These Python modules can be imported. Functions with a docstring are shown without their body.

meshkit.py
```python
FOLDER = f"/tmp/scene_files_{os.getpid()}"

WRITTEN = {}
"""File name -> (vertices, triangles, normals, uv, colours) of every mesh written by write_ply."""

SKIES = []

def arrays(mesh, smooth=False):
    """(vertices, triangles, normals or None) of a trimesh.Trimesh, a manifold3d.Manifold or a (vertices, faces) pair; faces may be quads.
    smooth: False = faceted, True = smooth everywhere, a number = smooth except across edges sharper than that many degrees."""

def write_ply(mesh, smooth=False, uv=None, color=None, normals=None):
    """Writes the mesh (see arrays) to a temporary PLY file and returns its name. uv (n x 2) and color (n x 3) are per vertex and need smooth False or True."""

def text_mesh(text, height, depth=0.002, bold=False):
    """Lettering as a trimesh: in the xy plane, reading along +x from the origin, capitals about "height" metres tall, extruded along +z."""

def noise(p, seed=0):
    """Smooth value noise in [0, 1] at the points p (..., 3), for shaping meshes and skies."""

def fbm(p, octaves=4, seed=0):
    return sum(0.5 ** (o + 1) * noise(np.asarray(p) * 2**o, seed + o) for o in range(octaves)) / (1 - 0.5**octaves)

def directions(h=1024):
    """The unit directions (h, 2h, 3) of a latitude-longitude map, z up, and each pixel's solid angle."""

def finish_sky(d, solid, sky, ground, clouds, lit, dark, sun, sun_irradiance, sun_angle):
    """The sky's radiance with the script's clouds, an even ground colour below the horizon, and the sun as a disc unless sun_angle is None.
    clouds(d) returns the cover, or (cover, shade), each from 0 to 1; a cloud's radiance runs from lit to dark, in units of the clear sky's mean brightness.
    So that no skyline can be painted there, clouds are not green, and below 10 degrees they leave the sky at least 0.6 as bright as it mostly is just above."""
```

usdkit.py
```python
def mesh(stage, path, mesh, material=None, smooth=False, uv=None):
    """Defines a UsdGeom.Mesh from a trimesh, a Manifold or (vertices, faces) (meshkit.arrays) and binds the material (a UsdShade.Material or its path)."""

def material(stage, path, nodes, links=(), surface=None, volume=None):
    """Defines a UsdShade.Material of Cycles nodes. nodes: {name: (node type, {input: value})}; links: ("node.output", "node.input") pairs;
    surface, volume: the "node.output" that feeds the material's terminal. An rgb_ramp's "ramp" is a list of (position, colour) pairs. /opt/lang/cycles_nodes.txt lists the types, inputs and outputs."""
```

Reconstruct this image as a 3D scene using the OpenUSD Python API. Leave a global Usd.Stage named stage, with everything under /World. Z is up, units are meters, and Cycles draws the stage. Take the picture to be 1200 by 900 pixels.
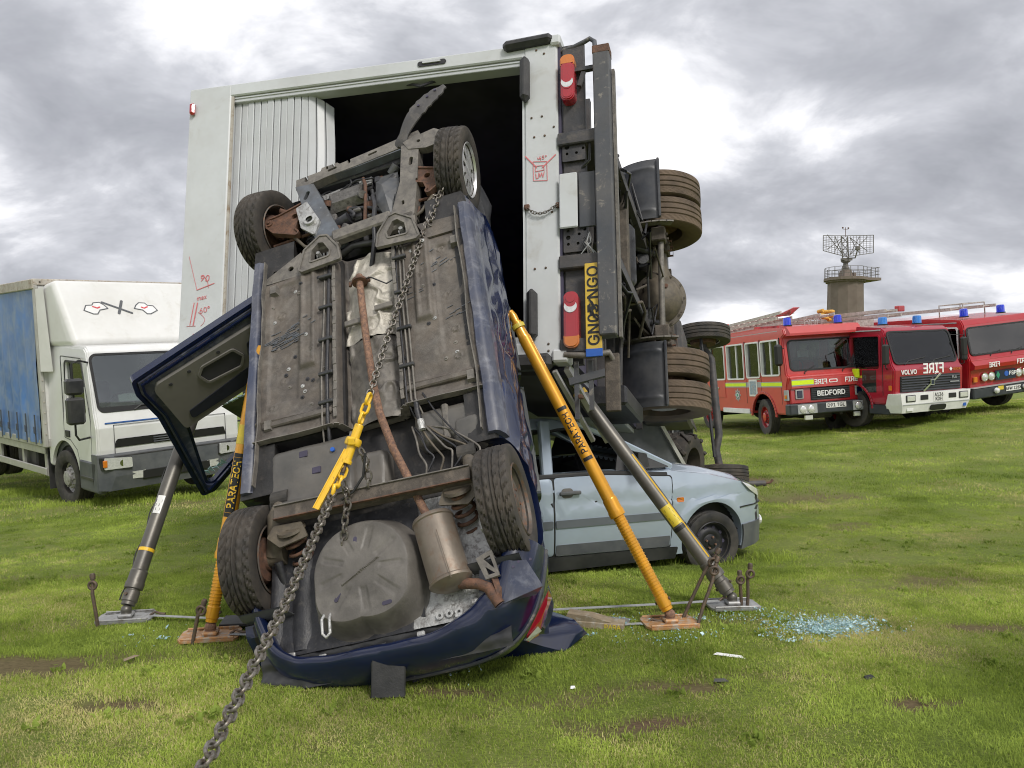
import math, random
import numpy as np, trimesh, manifold3d as m3, shapely
from shapely.geometry import Polygon, Point, LineString, box as sbox
from shapely import affinity
from scipy.interpolate import RBFInterpolator
from pxr import Usd, UsdGeom, UsdLux, UsdShade, Gf, Sdf, Vt
import usdkit, meshkit

random.seed(7)
rng = np.random.default_rng(7)
stage = Usd.Stage.CreateInMemory()
UsdGeom.SetStageUpAxis(stage, UsdGeom.Tokens.z)
UsdGeom.SetStageMetersPerUnit(stage, 1.0)
stage.SetDefaultPrim(UsdGeom.Xform.Define(stage, '/World').GetPrim())
PI = math.pi

# ------------------------------------------------------------------ camera
cam = UsdGeom.Camera.Define(stage, '/World/camera')
cam.CreateHorizontalApertureAttr(36.0)
cam.CreateVerticalApertureAttr(27.0)
cam.CreateFocalLengthAttr(27.0)
cam.CreateClippingRangeAttr(Gf.Vec2f(0.05, 20000))
cam.CreateExposureAttr(0.64)
cam.AddTranslateOp().Set(Gf.Vec3d(0, 0, 1.55))
cam.AddRotateXOp().Set(90.0 - 0.955)

# ------------------------------------------------------------------ sky, sun (overcast with breaks)
SUN_EL, SUN_AZ = math.radians(48), math.radians(150)     # azimuth = atan2(x, y) of the direction towards the sun
sun = UsdLux.DistantLight.Define(stage, '/World/sun')
sun.CreateIntensityAttr(0.4)
sun.CreateAngleAttr(14.0)
sun.CreateColorAttr(Gf.Vec3f(1.0, 0.96, 0.9))
sun.GetPrim().CreateAttribute('inputs:normalize', Sdf.ValueTypeNames.Bool).Set(True)
sun.AddRotateZOp().Set(-math.degrees(SUN_AZ))
sun.AddRotateXOp().Set(-(90 - math.degrees(SUN_EL)))
SKY_STRENGTH, CLOUD = 0.12, 8.2
usdkit.material(stage, '/World/Looks/sky', {
    'tc': ('texture_coordinate', {}),
    'sep': ('separate_xyz', {}),
    'zz': ('math', {'math_type': 'add', 'value2': 0.46}),
    'zc': ('math', {'math_type': 'maximum', 'value2': 0.06}),
    'dx': ('math', {'math_type': 'divide'}), 'dy': ('math', {'math_type': 'divide'}),
    'cv': ('combine_xyz', {'z': 0.0}),
    'mp': ('mapping', {'scale': (1.0, 1.15, 1.0), 'location': (1.2, 5.9, 2.4), 'rotation': (0, 0, 0.12)}),
    'n1': ('noise_texture', {'scale': 1.25, 'detail': 10.0, 'roughness': 0.50, 'distortion': 0.35}),
    'mp2': ('mapping', {'scale': (1.0, 1.2, 1.0), 'location': (14.9, 1.2, 2.4)}),
    'n2': ('noise_texture', {'scale': 3.9, 'detail': 12.0, 'roughness': 0.58, 'distortion': 0.3}),
    'mx': ('mix_float', {'fac': 0.40}),
    'rp': ('rgb_ramp', {'ramp': [(0.36, (0.25, 0.26, 0.29)), (0.44, (0.335, 0.345, 0.378)), (0.495, (0.44, 0.45, 0.485)), (0.54, (0.63, 0.635, 0.665)), (0.595, (0.92, 0.90, 0.90)), (0.8, (1.06, 1.05, 1.03))]}),
    'rc': ('rgb_ramp', {'ramp': [(0.60, (1, 1, 1)), (0.72, (0.75, 0.75, 0.75))]}),
    'gain': ('mix_color', {'blend_type': 'multiply', 'fac': 1.0, 'b': (CLOUD, CLOUD, CLOUD), 'use_clamp': False}),
    'sky': ('sky_texture', {'sky_type': 'single_scattering', 'sun_disc': False, 'sun_elevation': SUN_EL, 'sun_rotation': SUN_AZ, 'altitude': 20.0}),
    'cl': ('mix_color', {'use_clamp': False}),
    'bg': ('background_shader', {'strength': SKY_STRENGTH}),
}, [('tc.generated', 'sep.vector'), ('sep.z', 'zz.value1'), ('zz.value', 'zc.value1'), ('sep.x', 'dx.value1'), ('zc.value', 'dx.value2'),
    ('sep.y', 'dy.value1'), ('zc.value', 'dy.value2'), ('dx.value', 'cv.x'), ('dy.value', 'cv.y'), ('cv.vector', 'mp.vector'), ('mp.vector', 'n1.vector'),
    ('cv.vector', 'mp2.vector'), ('mp2.vector', 'n2.vector'), ('n1.fac', 'mx.a'), ('n2.fac', 'mx.b'), ('mx.result', 'rp.fac'), ('mx.result', 'rc.fac'),
    ('rp.color', 'gain.a'), ('sky.color', 'cl.a'), ('gain.result', 'cl.b'), ('rc.color', 'cl.fac'), ('cl.result', 'bg.color')], surface='bg.background')
sky = UsdLux.DomeLight.Define(stage, '/World/sky')
sky.CreateIntensityAttr(1.0)
UsdShade.MaterialBindingAPI.Apply(sky.GetPrim()).Bind(UsdShade.Material.Get(stage, '/World/Looks/sky'))
sky.GetPrim().SetCustomDataByKey('kind', 'structure')
sky.GetPrim().SetCustomDataByKey('label', 'overcast sky of broken grey and white cloud')

# ------------------------------------------------------------------ naming helpers
_used = set()
def path_for(parent, name):
    base = str(parent.GetPath()) if parent is not None else '/World'
    p, k = f'{base}/{name}', 0
    while p in _used:
        k += 1
        p = f'{base}/{name}_{k:03d}'
    _used.add(p)
    return p

def tag(prim, label=None, cat=None, group=None, kind=None):
    for k, v in (('label', label), ('category', cat), ('group', group), ('kind', kind)):
        if v:
            prim.SetCustomDataByKey(k, v)
    return prim

def setmat(xf, A, t):
    A = np.asarray(A, float)
    m = Gf.Matrix4d(*[float(v) for v in (A[0, 0], A[1, 0], A[2, 0], 0, A[0, 1], A[1, 1], A[2, 1], 0, A[0, 2], A[1, 2], A[2, 2], 0, t[0], t[1], t[2], 1)])
    xf.AddTransformOp().Set(m)

def rot(yaw=0, pitch=0, roll=0):
    """Rz(yaw) Ry(pitch) Rx(roll), degrees."""
    a, b, c = np.radians([yaw, pitch, roll])
    Z = np.array([[math.cos(a), -math.sin(a), 0], [math.sin(a), math.cos(a), 0], [0, 0, 1]])
    Y = np.array([[math.cos(b), 0, math.sin(b)], [0, 1, 0], [-math.sin(b), 0, math.cos(b)]])
    X = np.array([[1, 0, 0], [0, math.cos(c), -math.sin(c)], [0, math.sin(c), math.cos(c)]])
    return Z @ Y @ X

def thing(name, label, cat, loc=(0, 0, 0), A=np.eye(3), group=None, kind=None):
    x = UsdGeom.Xform.Define(stage, path_for(None, name))
    setmat(x, A, loc)
    return tag(x.GetPrim(), label, cat, group, kind)

def part(parent, name, mesh, mat, label=None, smooth=False, kind=None):
    """One mesh under a thing or a part; with mesh None an Xform to hold sub-parts."""
    p = path_for(parent, name)
    if mesh is None:
        pr = UsdGeom.Xform.Define(stage, p).GetPrim()
    else:
        if isinstance(mesh, (list, tuple)) and not isinstance(mesh[0], np.ndarray):
            mesh = join(*mesh)
        pr = usdkit.mesh(stage, p, mesh, MAT[mat], smooth=smooth).GetPrim()
    return tag(pr, label, None, None, kind)

def xpart(parent, name, A, t, label=None):
    x = UsdGeom.Xform.Define(stage, path_for(parent, name))
    setmat(x, A, t)
    return tag(x.GetPrim(), label)

# ------------------------------------------------------------------ shape helpers
def tm(v, f):
    return trimesh.Trimesh(np.asarray(v, float), np.asarray(f, int), process=False)

def join(*ms):
    ms = [tri(m) for m in ms]
    return trimesh.util.concatenate(ms) if len(ms) > 1 else ms[0]

def tri(m):
    if hasattr(m, 'to_mesh'):
        q = m.to_mesh()
        return tm(q.vert_properties[:, :3], q.tri_verts)
    return m

def man(m):
    m = tri(m)
    m = trimesh.Trimesh(m.vertices, m.faces, process=True)
    return m3.Manifold(m3.Mesh(np.asarray(m.vertices, np.float32), np.asarray(m.faces, np.uint32)))

def hull(pts):
    return trimesh.convex.convex_hull(np.asarray(pts, float))

def b(x0, x1, y0, y1, z0, z1, ch=0.0):
    """box with chamfered edges"""
    lo, hi = np.minimum((x0, y0, z0), (x1, y1, z1)), np.maximum((x0, y0, z0), (x1, y1, z1))
    if ch <= 0:
        m = trimesh.creation.box(hi - lo)
        m.apply_translation((lo + hi) / 2)
        return m
    ch = min(ch, 0.45 * (hi - lo).min())
    P = []
    for k in range(3):
        l2, h2 = lo + ch, hi - ch
        l2[k], h2[k] = lo[k], hi[k]
        P += [(a, c, d) for a in (l2[0], h2[0]) for c in (l2[1], h2[1]) for d in (l2[2], h2[2])]
    return hull(P)

def frame_of(d):
    d = np.asarray(d, float) / np.linalg.norm(d)
    u = np.cross(d, (0, 0, 1.0) if abs(d[2]) < 0.9 else (1.0, 0, 0))
    u /= np.linalg.norm(u)
    return u, np.cross(d, u), d

def tube(pts, r, n=8, closed=False):
    P = np.asarray(pts, float)
    m = len(P)
    rr = np.broadcast_to(np.asarray(r, float), (m,))
    T = np.gradient(P, axis=0) if not closed else np.roll(P, -1, 0) - np.roll(P, 1, 0)
    T /= np.maximum(np.linalg.norm(T, axis=1, keepdims=True), 1e-12)
    u = frame_of(T[0])[0]
    V = []
    a = np.arange(n) * 2 * PI / n
    for i in range(m):
        u = u - T[i] * (u @ T[i])
        u /= np.linalg.norm(u)
        w = np.cross(T[i], u)
        V.append(P[i] + rr[i] * (np.cos(a)[:, None] * u + np.sin(a)[:, None] * w))
    V = np.concatenate(V)
    f = []
    for i in range(m if closed else m - 1):
        for j in range(n):
            q, w_, e, t = i * n + j, i * n + (j + 1) % n, ((i + 1) % m) * n + (j + 1) % n, ((i + 1) % m) * n + j
            f += [(q, w_, e), (q, e, t)]
    if not closed:
        V = np.vstack([V, P[0], P[-1]])
        for j in range(n):
            f += [(m * n, (j + 1) % n, j), (m * n + 1, (m - 1) * n + j, (m - 1) * n + (j + 1) % n)]
    return tm(V, f)

def cyl(p0, p1, r, r1=None, n=16):
    p0, p1 = np.asarray(p0, float), np.asarray(p1, float)
    return tube([p0, p1], [r, r if r1 is None else r1], n)

def bar(p0, p1, w, h, up=(0, 0, 1), ch=0.0):
    """rectangular bar from p0 to p1"""
    p0, p1 = np.asarray(p0, float), np.asarray(p1, float)
    d = p1 - p0
    L = np.linalg.norm(d)
    d = d / L
    s = np.cross(d, up)
    if np.linalg.norm(s) < 1e-6:
        s = np.cross(d, (1, 0, 0))
    s /= np.linalg.norm(s)
    t = np.cross(s, d)
    m = b(0, L, -w / 2, w / 2, -h / 2, h / 2, ch)
    m.vertices = p0 + m.vertices @ np.stack([d, s, t])
    if np.linalg.det(np.stack([d, s, t])) < 0:
        m.invert()
    return m

def onplane(poly, O, ex, ey, d0, d1):
    """shapely polygon(s) in the plane (O, ex, ey), from d0 to d1 along ex x ey"""
    O, ex, ey = (np.asarray(v, float) for v in (O, ex, ey))
    ex, ey = ex / np.linalg.norm(ex), ey / np.linalg.norm(ey)
    n = np.cross(ex, ey)
    out = []
    for g in getattr(poly, 'geoms', [poly]):
        if g.is_empty or g.area < 1e-9:
            continue
        m = trimesh.creation.extrude_polygon(g, d1 - d0, engine='earcut')
        v = m.vertices
        out.append(tm(O + v[:, :1] * ex + v[:, 1:2] * ey + (v[:, 2:] + d0) * n, m.faces))
    return join(*out)

def P2(*pts, r=0.0):
    p = Polygon(pts)
    if r:
        p = p.buffer(-r, join_style=2).buffer(r, quad_segs=4)
    return p

def ext(pts, axis, a0, a1, r=0.0):
    """polygon extruded along an axis: 'y' takes (x, z) pairs, 'x' (y, z), 'z' (x, y)"""
    p = pts if hasattr(pts, 'area') else P2(*pts, r=r)
    if axis == 'z':
        return onplane(p, (0, 0, 0), (1, 0, 0), (0, 1, 0), a0, a1)
    if axis == 'x':
        return onplane(p, (0, 0, 0), (0, 1, 0), (0, 0, 1), a0, a1)
    return onplane(p, (0, 0, 0), (1, 0, 0), (0, 0, 1), -a1, -a0)

def lathe(prof, c=(0, 0, 0), axis=(0, 1, 0), n=32, close=True):
    """profile of (radius, height along the axis)"""
    u, w, d = frame_of(axis)
    prof = np.asarray(prof, float)
    a = np.arange(n) * 2 * PI / n
    V = np.concatenate([np.asarray(c) + r * (np.cos(a)[:, None] * u + np.sin(a)[:, None] * w) + h * d for r, h in prof])
    m, f = len(prof), []
    for i in range(m - 1):
        for j in range(n):
            q, e = i * n + j, i * n + (j + 1) % n
            f += [(q, e, e + n), (q, e + n, q + n)]
    return tm(V, f)

def text(s, h, O, ex, ey, d=0.004, bold=True, center=False):
    m = meshkit.text_mesh(s, h, d, bold)
    v = np.array(m.vertices)
    if center:
        v[:, 0] -= (v[:, 0].min() + v[:, 0].max()) / 2
    ex, ey = np.asarray(ex, float) / np.linalg.norm(ex), np.asarray(ey, float) / np.linalg.norm(ey)
    n = np.cross(ex, ey)
    return tm(np.asarray(O, float) + v[:, :1] * ex + v[:, 1:2] * ey + v[:, 2:] * n, m.faces)

def mirrored_text(s, h, O, ex, ey, d=0.004, bold=True):
    m = meshkit.text_mesh(s, h, d, bold)
    v = np.array(m.vertices)
    v[:, 0] = v[:, 0].max() - v[:, 0]
    n = np.cross(ex, ey)
    return tm(np.asarray(O, float) + v[:, :1] * np.asarray(ex) + v[:, 1:2] * np.asarray(ey) + v[:, 2:] * n, m.faces[:, ::-1])

def sheet(xs, ys, fn, th=0.0):
    """height field z = fn(x, y) facing -z (an underside) unless th > 0"""
    X, Y = np.meshgrid(xs, ys, indexing='ij')
    Z = fn(X, Y)
    nx, ny = X.shape
    i = np.arange(nx * ny).reshape(nx, ny)
    q = np.stack([i[:-1, :-1], i[1:, :-1], i[1:, 1:], i[:-1, 1:]], -1).reshape(-1, 4)
    f = np.vstack([q[:, [0, 2, 1]], q[:, [0, 3, 2]]])
    return tm(np.stack([X, Y, Z], -1).reshape(-1, 3), f)

def warp(m, fn, length=None):
    if length:
        m = man(m) if not hasattr(m, 'to_mesh') else m
        m = m.refine_to_length(length)
    m = tri(m)
    return tm(fn(np.array(m.vertices)), m.faces)

def sub(a, *bs):
    a = man(a) if not hasattr(a, 'to_mesh') else a
    for c in bs:
        a = a - (man(c) if not hasattr(c, 'to_mesh') else c)
    return a

def move(m, A=np.eye(3), t=(0, 0, 0)):
    m = tri(m)
    return tm(m.vertices @ np.asarray(A).T + np.asarray(t), m.faces)

def split(m, fn):
    """the faces where fn(centres, normals) holds, and the others"""
    m = tri(m)
    k = fn(m.triangles_center, m.face_normals)
    return tm(m.vertices, m.faces[k]), tm(m.vertices, m.faces[~k])

def helix(c0, c1, R, r, turns, n=6):
    c0, c1 = np.asarray(c0, float), np.asarray(c1, float)
    u, w, d = frame_of(c1 - c0)
    k = int(turns * 14)
    t = np.linspace(0, 1, k)
    a = t * turns * 2 * PI
    return tube(c0 + t[:, None] * (c1 - c0) + R * (np.cos(a)[:, None] * u + np.sin(a)[:, None] * w), r, n)

def smoothstep(x, a, c):
    t = np.clip((x - a) / (c - a), 0, 1)
    return t * t * (3 - 2 * t)

def tyre(r, w, rim, kind='road', n=120):
    """tyre round the y axis with cut tread"""
    cols = [(rim - .004, -.40), (rim + .012, -.455), (rim + .45 * (r - rim), -.5), (r - .022, -.485), (r - .007, -.445)]
    ts = np.linspace(-.41, .41, 27)
    V, J = [], len(ts) + 10
    groove = {5, 6, 11, 12, 14 if kind == 'truck' else 15, 20, 21} if kind != 'truck' else {6, 7, 13, 19, 20}
    a = np.arange(n) * 2 * PI / n
    left = [(np.full(n, c[0]), np.full(n, c[1] * w)) for c in cols]
    mid = []
    for k, t in enumerate(ts):
        rr = np.full(n, r - .004 * (abs(t) / .41) ** 2)
        if k in groove:
            rr -= .012
        else:
            ph = (np.arange(n) + (k if k < 13 else 26 - k) // 2) % (4 if kind != 'truck' else 3)
            side = k < 5 or k > 21
            if side:
                rr = np.where(ph == 0, rr - (.005 if kind == 'truck' else .010), rr)
            elif kind == 'road' and (7 <= k <= 10 or 16 <= k <= 19):
                rr = np.where((ph == 0), rr - .008, rr)
        mid.append((rr, np.full(n, t * w)))
    right = [(c[0], -c[1]) for c in left[::-1]]
    allc = left + mid + right
    for rr, yy in allc:
        V.append(np.stack([rr * np.cos(a), yy, rr * np.sin(a)], 1))
    # inner skin so the tyre is closed
    V.append(np.stack([(rim - .02) * np.cos(a), np.full(n, .38 * w), (rim - .02) * np.sin(a)], 1))
    V.append(np.stack([(rim - .02) * np.cos(a), np.full(n, -.38 * w), (rim - .02) * np.sin(a)], 1))
    V = np.concatenate(V)
    m = len(allc) + 2
    i, j = np.meshgrid(np.arange(m), np.arange(n), indexing='ij')
    q = np.stack([i * n + j, i * n + (j + 1) % n, ((i + 1) % m) * n + (j + 1) % n, ((i + 1) % m) * n + j], -1).reshape(-1, 4)
    return tm(V, np.vstack([q[:, [0, 1, 2]], q[:, [0, 2, 3]]]))
# ------------------------------------------------------------------ materials
MAT = {}
def M(name, col, rough=.5, metal=0.0, var=.18, scale=5.0, col2=None, at=(.45, .62), bump=0.0, bscale=80.0, coat=0.0, spec=.5, dust=None, dust_amt=.3, rough2=None):
    """principled material: base colour with broad and fine variation, patches of col2, a film of dust, fine relief"""
    c = np.array(col, float)
    N = {'tc': ('texture_coordinate', {}),
         'n1': ('noise_texture', {'scale': scale, 'detail': 6.0, 'roughness': .62}),
         'r1': ('rgb_ramp', {'ramp': [(.3, tuple(c * (1 - var))), (.7, tuple(np.minimum(c * (1 + var), 1)))]}),
         'p': ('principled_bsdf', {'metallic': metal, 'roughness': rough, 'coat_weight': coat, 'specular_ior_level': spec, 'coat_roughness': .06})}
    L = [('tc.object', 'n1.vector'), ('n1.fac', 'r1.fac')]
    out = 'r1.color'
    if col2 is not None:
        N['n2'] = ('noise_texture', {'scale': scale * 2.3, 'detail': 9.0, 'roughness': .68, 'distortion': .4})
        N['r2'] = ('rgb_ramp', {'ramp': [(at[0], (0, 0, 0)), (at[1], (1, 1, 1))]})
        N['m2'] = ('mix_color', {'b': tuple(col2)})
        L += [('tc.object', 'n2.vector'), ('n2.fac', 'r2.fac'), ('r2.color', 'm2.fac'), (out, 'm2.a')]
        out = 'm2.result'
        if rough2 is not None:
            N['rr'] = ('mix_float', {'a': rough, 'b': rough2})
            L += [('r2.color', 'rr.fac'), ('rr.result', 'p.roughness')]
    if dust is not None:
        N['n3'] = ('noise_texture', {'scale': scale * .6, 'detail': 7.0, 'roughness': .7})
        N['r3'] = ('rgb_ramp', {'ramp': [(.38, (0, 0, 0)), (.75, (dust_amt * 1.6,) * 3)]})
        N['m3'] = ('mix_color', {'b': tuple(dust)})
        L += [('tc.object', 'n3.vector'), ('n3.fac', 'r3.fac'), ('r3.color', 'm3.fac'), (out, 'm3.a')]
        out = 'm3.result'
    L.append((out, 'p.base_color'))
    if bump:
        N['n4'] = ('noise_texture', {'scale': bscale, 'detail': 4.0, 'roughness': .6})
        N['bp'] = ('bump', {'strength': bump, 'distance': .01})
        L += [('tc.object', 'n4.vector'), ('n4.fac', 'bp.height'), ('bp.normal', 'p.normal')]
    MAT[name] = usdkit.material(stage, f'/World/Looks/{name}', N, L, surface='p.BSDF')

M('navy_paint', (.0018, .0058, .027), .25, var=.2, coat=.7, spec=.4, dust=(.045, .045, .055), dust_amt=.05)
M('navy_scuffed', (.024, .033, .068), .36, var=.25, coat=.5, col2=(.14, .15, .19), at=(.5, .72), dust=(.14, .13, .12), dust_amt=.35)
M('sill_dusty', (.060, .063, .078), .55, var=.22, scale=7, col2=(.022, .032, .070), at=(.5, .7), dust=(.15, .132, .108), dust_amt=.3, bump=.1)
M('underseal', (.128, .107, .087), .6, var=.4, scale=4, col2=(.185, .165, .142), at=(.46, .68), dust=(.030, .027, .026), dust_amt=.75, bump=.25, bscale=140)
M('underseal_dark', (.05, .047, .046), .6, var=.35, scale=6, col2=(.105, .095, .083), at=(.5, .72), bump=.25, bscale=120)
M('frame_steel', (.165, .15, .13), .55, metal=.1, var=.3, scale=8, col2=(.085, .078, .072), at=(.45, .68), bump=.2, bscale=110)
M('blue_steel', (.105, .118, .138), .5, metal=.2, var=.35, scale=10, col2=(.27, .28, .29), at=(.60, .68), dust=(.09, .08, .07), dust_amt=.5)
M('heat_shield', (.47, .44, .38), .5, metal=.25, var=.18, scale=9, col2=(.30, .27, .225), at=(.5, .72), bump=.5, bscale=70)
M('tank_plastic', (.082, .078, .072), .42, var=.25, scale=4, dust=(.17, .15, .125), dust_amt=.45, bump=.1, bscale=60)
M('rust', (.125, .062, .038), .8, var=.4, scale=18, col2=(.07, .042, .032), at=(.45, .65), bump=.4, bscale=160)
M('rust_light', (.24, .135, .085), .8, var=.4, scale=24, col2=(.12, .07, .055), at=(.45, .6), bump=.5, bscale=200)
M('silencer', (.185, .155, .125), .48, metal=.45, var=.25, scale=6, col2=(.17, .10, .06), at=(.52, .75), bump=.1)
M('galvanised', (.42, .42, .41), .42, metal=.45, var=.25, scale=12, col2=(.22, .21, .20), at=(.5, .62), bump=.5, bscale=90)
M('cavity_dark', (.020, .019, .019), .6, var=.5, scale=8, col2=(.06, .052, .045), at=(.52, .78), bump=.2)
M('engine_dark', (.020, .020, .023), .45, var=.5, scale=14, col2=(.075, .068, .06), at=(.54, .78), bump=.2)
M('engine_alloy', (.115, .108, .10), .45, metal=.4, var=.4, scale=16, col2=(.05, .045, .04), at=(.5, .68), bump=.3)
M('bluegrey_plastic', (.045, .05, .06), .45, var=.3, scale=10, dust=(.2, .19, .17), dust_amt=.3)
M('black_plastic', (.018, .019, .021), .42, var=.3, scale=6, dust=(.11, .105, .095), dust_amt=.25, bump=.08, bscale=200)
M('mudguard_plastic', (.028, .031, .038), .4, var=.3, scale=5, dust=(.15, .145, .14), dust_amt=.3)
M('rubber', (.021, .0205, .02), .72, var=.35, scale=9, dust=(.13, .112, .09), dust_amt=.34, bump=.15, bscale=150)
M('tyre_dusty', (.024, .0225, .021), .75, var=.35, scale=9, dust=(.105, .083, .062), dust_amt=.42, bump=.2, bscale=120)
M('tyre_brown', (.075, .055, .04), .85, var=.35, scale=5, dust=(.17, .12, .08), dust_amt=.6, bump=.2, bscale=120)
M('rim_alloy', (.62, .62, .63), .3, metal=.6, var=.08, dust=(.2, .18, .16), dust_amt=.2)
M('rim_steel', (.10, .085, .072), .55, metal=.4, var=.35, scale=12, col2=(.16, .085, .05), at=(.5, .65))
M('rim_black', (.02, .02, .022), .45, metal=.2, var=.3, col2=(.10, .085, .07), at=(.55, .75))
M('rim_truck', (.40, .39, .38), .45, metal=.4, var=.3, scale=14, col2=(.16, .14, .12), at=(.5, .68))
M('trim_grey', (.135, .128, .118), .7, var=.1, scale=5, dust=(.2, .19, .17), dust_amt=.2, bump=.15, bscale=320)
M('trim_dark', (.012, .014, .024), .6, var=.2, scale=5, bump=.1, bscale=300)
M('lorry_white', (.555, .575, .59), .42, var=.05, scale=1.6, col2=(.42, .41, .38), at=(.58, .80), dust=(.33, .32, .29), dust_amt=.3, bump=.35, bscale=2.2)
M('lorry_grey', (.50, .515, .53), .45, var=.06, scale=3, dust=(.3, .3, .29), dust_amt=.25)
M('shutter_grey', (.47, .485, .50), .42, var=.07, scale=2.5, dust=(.33, .32, .30), dust_amt=.25)
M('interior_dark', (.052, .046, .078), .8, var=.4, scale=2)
M('chassis_black', (.035, .036, .041), .55, var=.35, scale=6, col2=(.10, .088, .075), at=(.52, .75), dust=(.12, .10, .085), dust_amt=.4, bump=.2)
M('chassis_brown', (.075, .062, .050), .75, var=.4, scale=8, col2=(.14, .115, .09), at=(.48, .7), bump=.3, bscale=100)
M('bar_grey', (.055, .06, .07), .5, var=.2, scale=5, col2=(.20, .185, .165), at=(.57, .64), dust=(.15, .13, .11), dust_amt=.25, bump=.1)
M('axle_brown', (.115, .095, .068), .6, var=.35, scale=7, col2=(.065, .055, .045), at=(.45, .7), bump=.2)
M('red_lens', (.36, .010, .018), .14, var=.1, coat=1.0, dust=(.25, .08, .07), dust_amt=.15)
M('amber_lens', (.55, .16, .015), .14, var=.1, coat=1.0)
M('clear_lens', (.68, .68, .67), .12, metal=.35, var=.15, scale=40, coat=1.0)
M('blue_lens', (.012, .04, .62), .14, var=.2, scale=20, coat=1.0)
M('lightblue_lens', (.02, .19, .62), .14, var=.2, scale=20, coat=1.0)
M('plate_yellow', (.64, .43, .035), .35, var=.08, dust=(.3, .22, .1), dust_amt=.3)
M('plate_white', (.72, .72, .70), .35, var=.06, dust=(.4, .38, .33), dust_amt=.2)
M('plate_blue', (.02, .10, .42), .35)
M('ink_black', (.012, .012, .012), .5, var=.1)
M('strip_grey', (.105, .118, .13), .5, var=.1)
M('well_brown', (.135, .124, .110), .5, var=.25, scale=4, col2=(.18, .166, .145), at=(.5, .72), dust=(.05, .045, .04), dust_amt=.6, bump=.15, bscale=90)
M('ink_pen', (.60, .17, .18), .6, var=.1)
M('ink_red', (.55, .05, .06), .6, var=.1)
M('ink_white', (.78, .78, .77), .45, var=.05)
M('strut_yellow', (.72, .33, .012), .3, metal=.35, var=.12, scale=5, col2=(.42, .20, .03), at=(.58, .74), coat=.4, dust=(.25, .16, .06), dust_amt=.3)
M('binder_yellow', (.78, .48, .025), .38, var=.12, scale=14, col2=(.35, .22, .04), at=(.58, .7), coat=.2)
M('strut_grey', (.125, .118, .105), .42, metal=.55, var=.2, scale=6, dust=(.2, .18, .15), dust_amt=.3, bump=.05)
M('band_yellow', (.72, .55, .03), .4, var=.1, dust=(.2, .17, .1), dust_amt=.4)
M('chain_steel', (.20, .185, .165), .42, metal=.6, var=.3, scale=30, col2=(.10, .075, .055), at=(.48, .62), bump=.1)
M('stake_steel', (.11, .085, .065), .6, metal=.4, var=.3, scale=20, col2=(.17, .10, .06), at=(.5, .65), bump=.2)
M('plate_alloy', (.34, .34, .335), .42, metal=.6, var=.2, scale=12, col2=(.17, .15, .12), at=(.52, .7))
M('plate_orange', (.42, .22, .09), .5, metal=.2, var=.2, scale=12, col2=(.40, .34, .27), at=(.48, .62))
M('strap_grey', (.30, .31, .31), .8, var=.2, scale=20)
M('rubber_pad', (.016, .0165, .018), .55, var=.3, scale=8, dust=(.10, .095, .09), dust_amt=.25, bump=.2)
M('cribbing', (.24, .19, .125), .7, var=.3, scale=10, col2=(.33, .31, .27), at=(.52, .66), bump=.2)
M('silver_blue', (.36, .43, .515), .27, metal=.25, var=.05, scale=3, coat=.9, dust=(.33, .34, .34), dust_amt=.2)
M('truck_white', (.70, .705, .70), .34, var=.05, scale=2, coat=.3, dust=(.45, .43, .37), dust_amt=.25)
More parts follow.
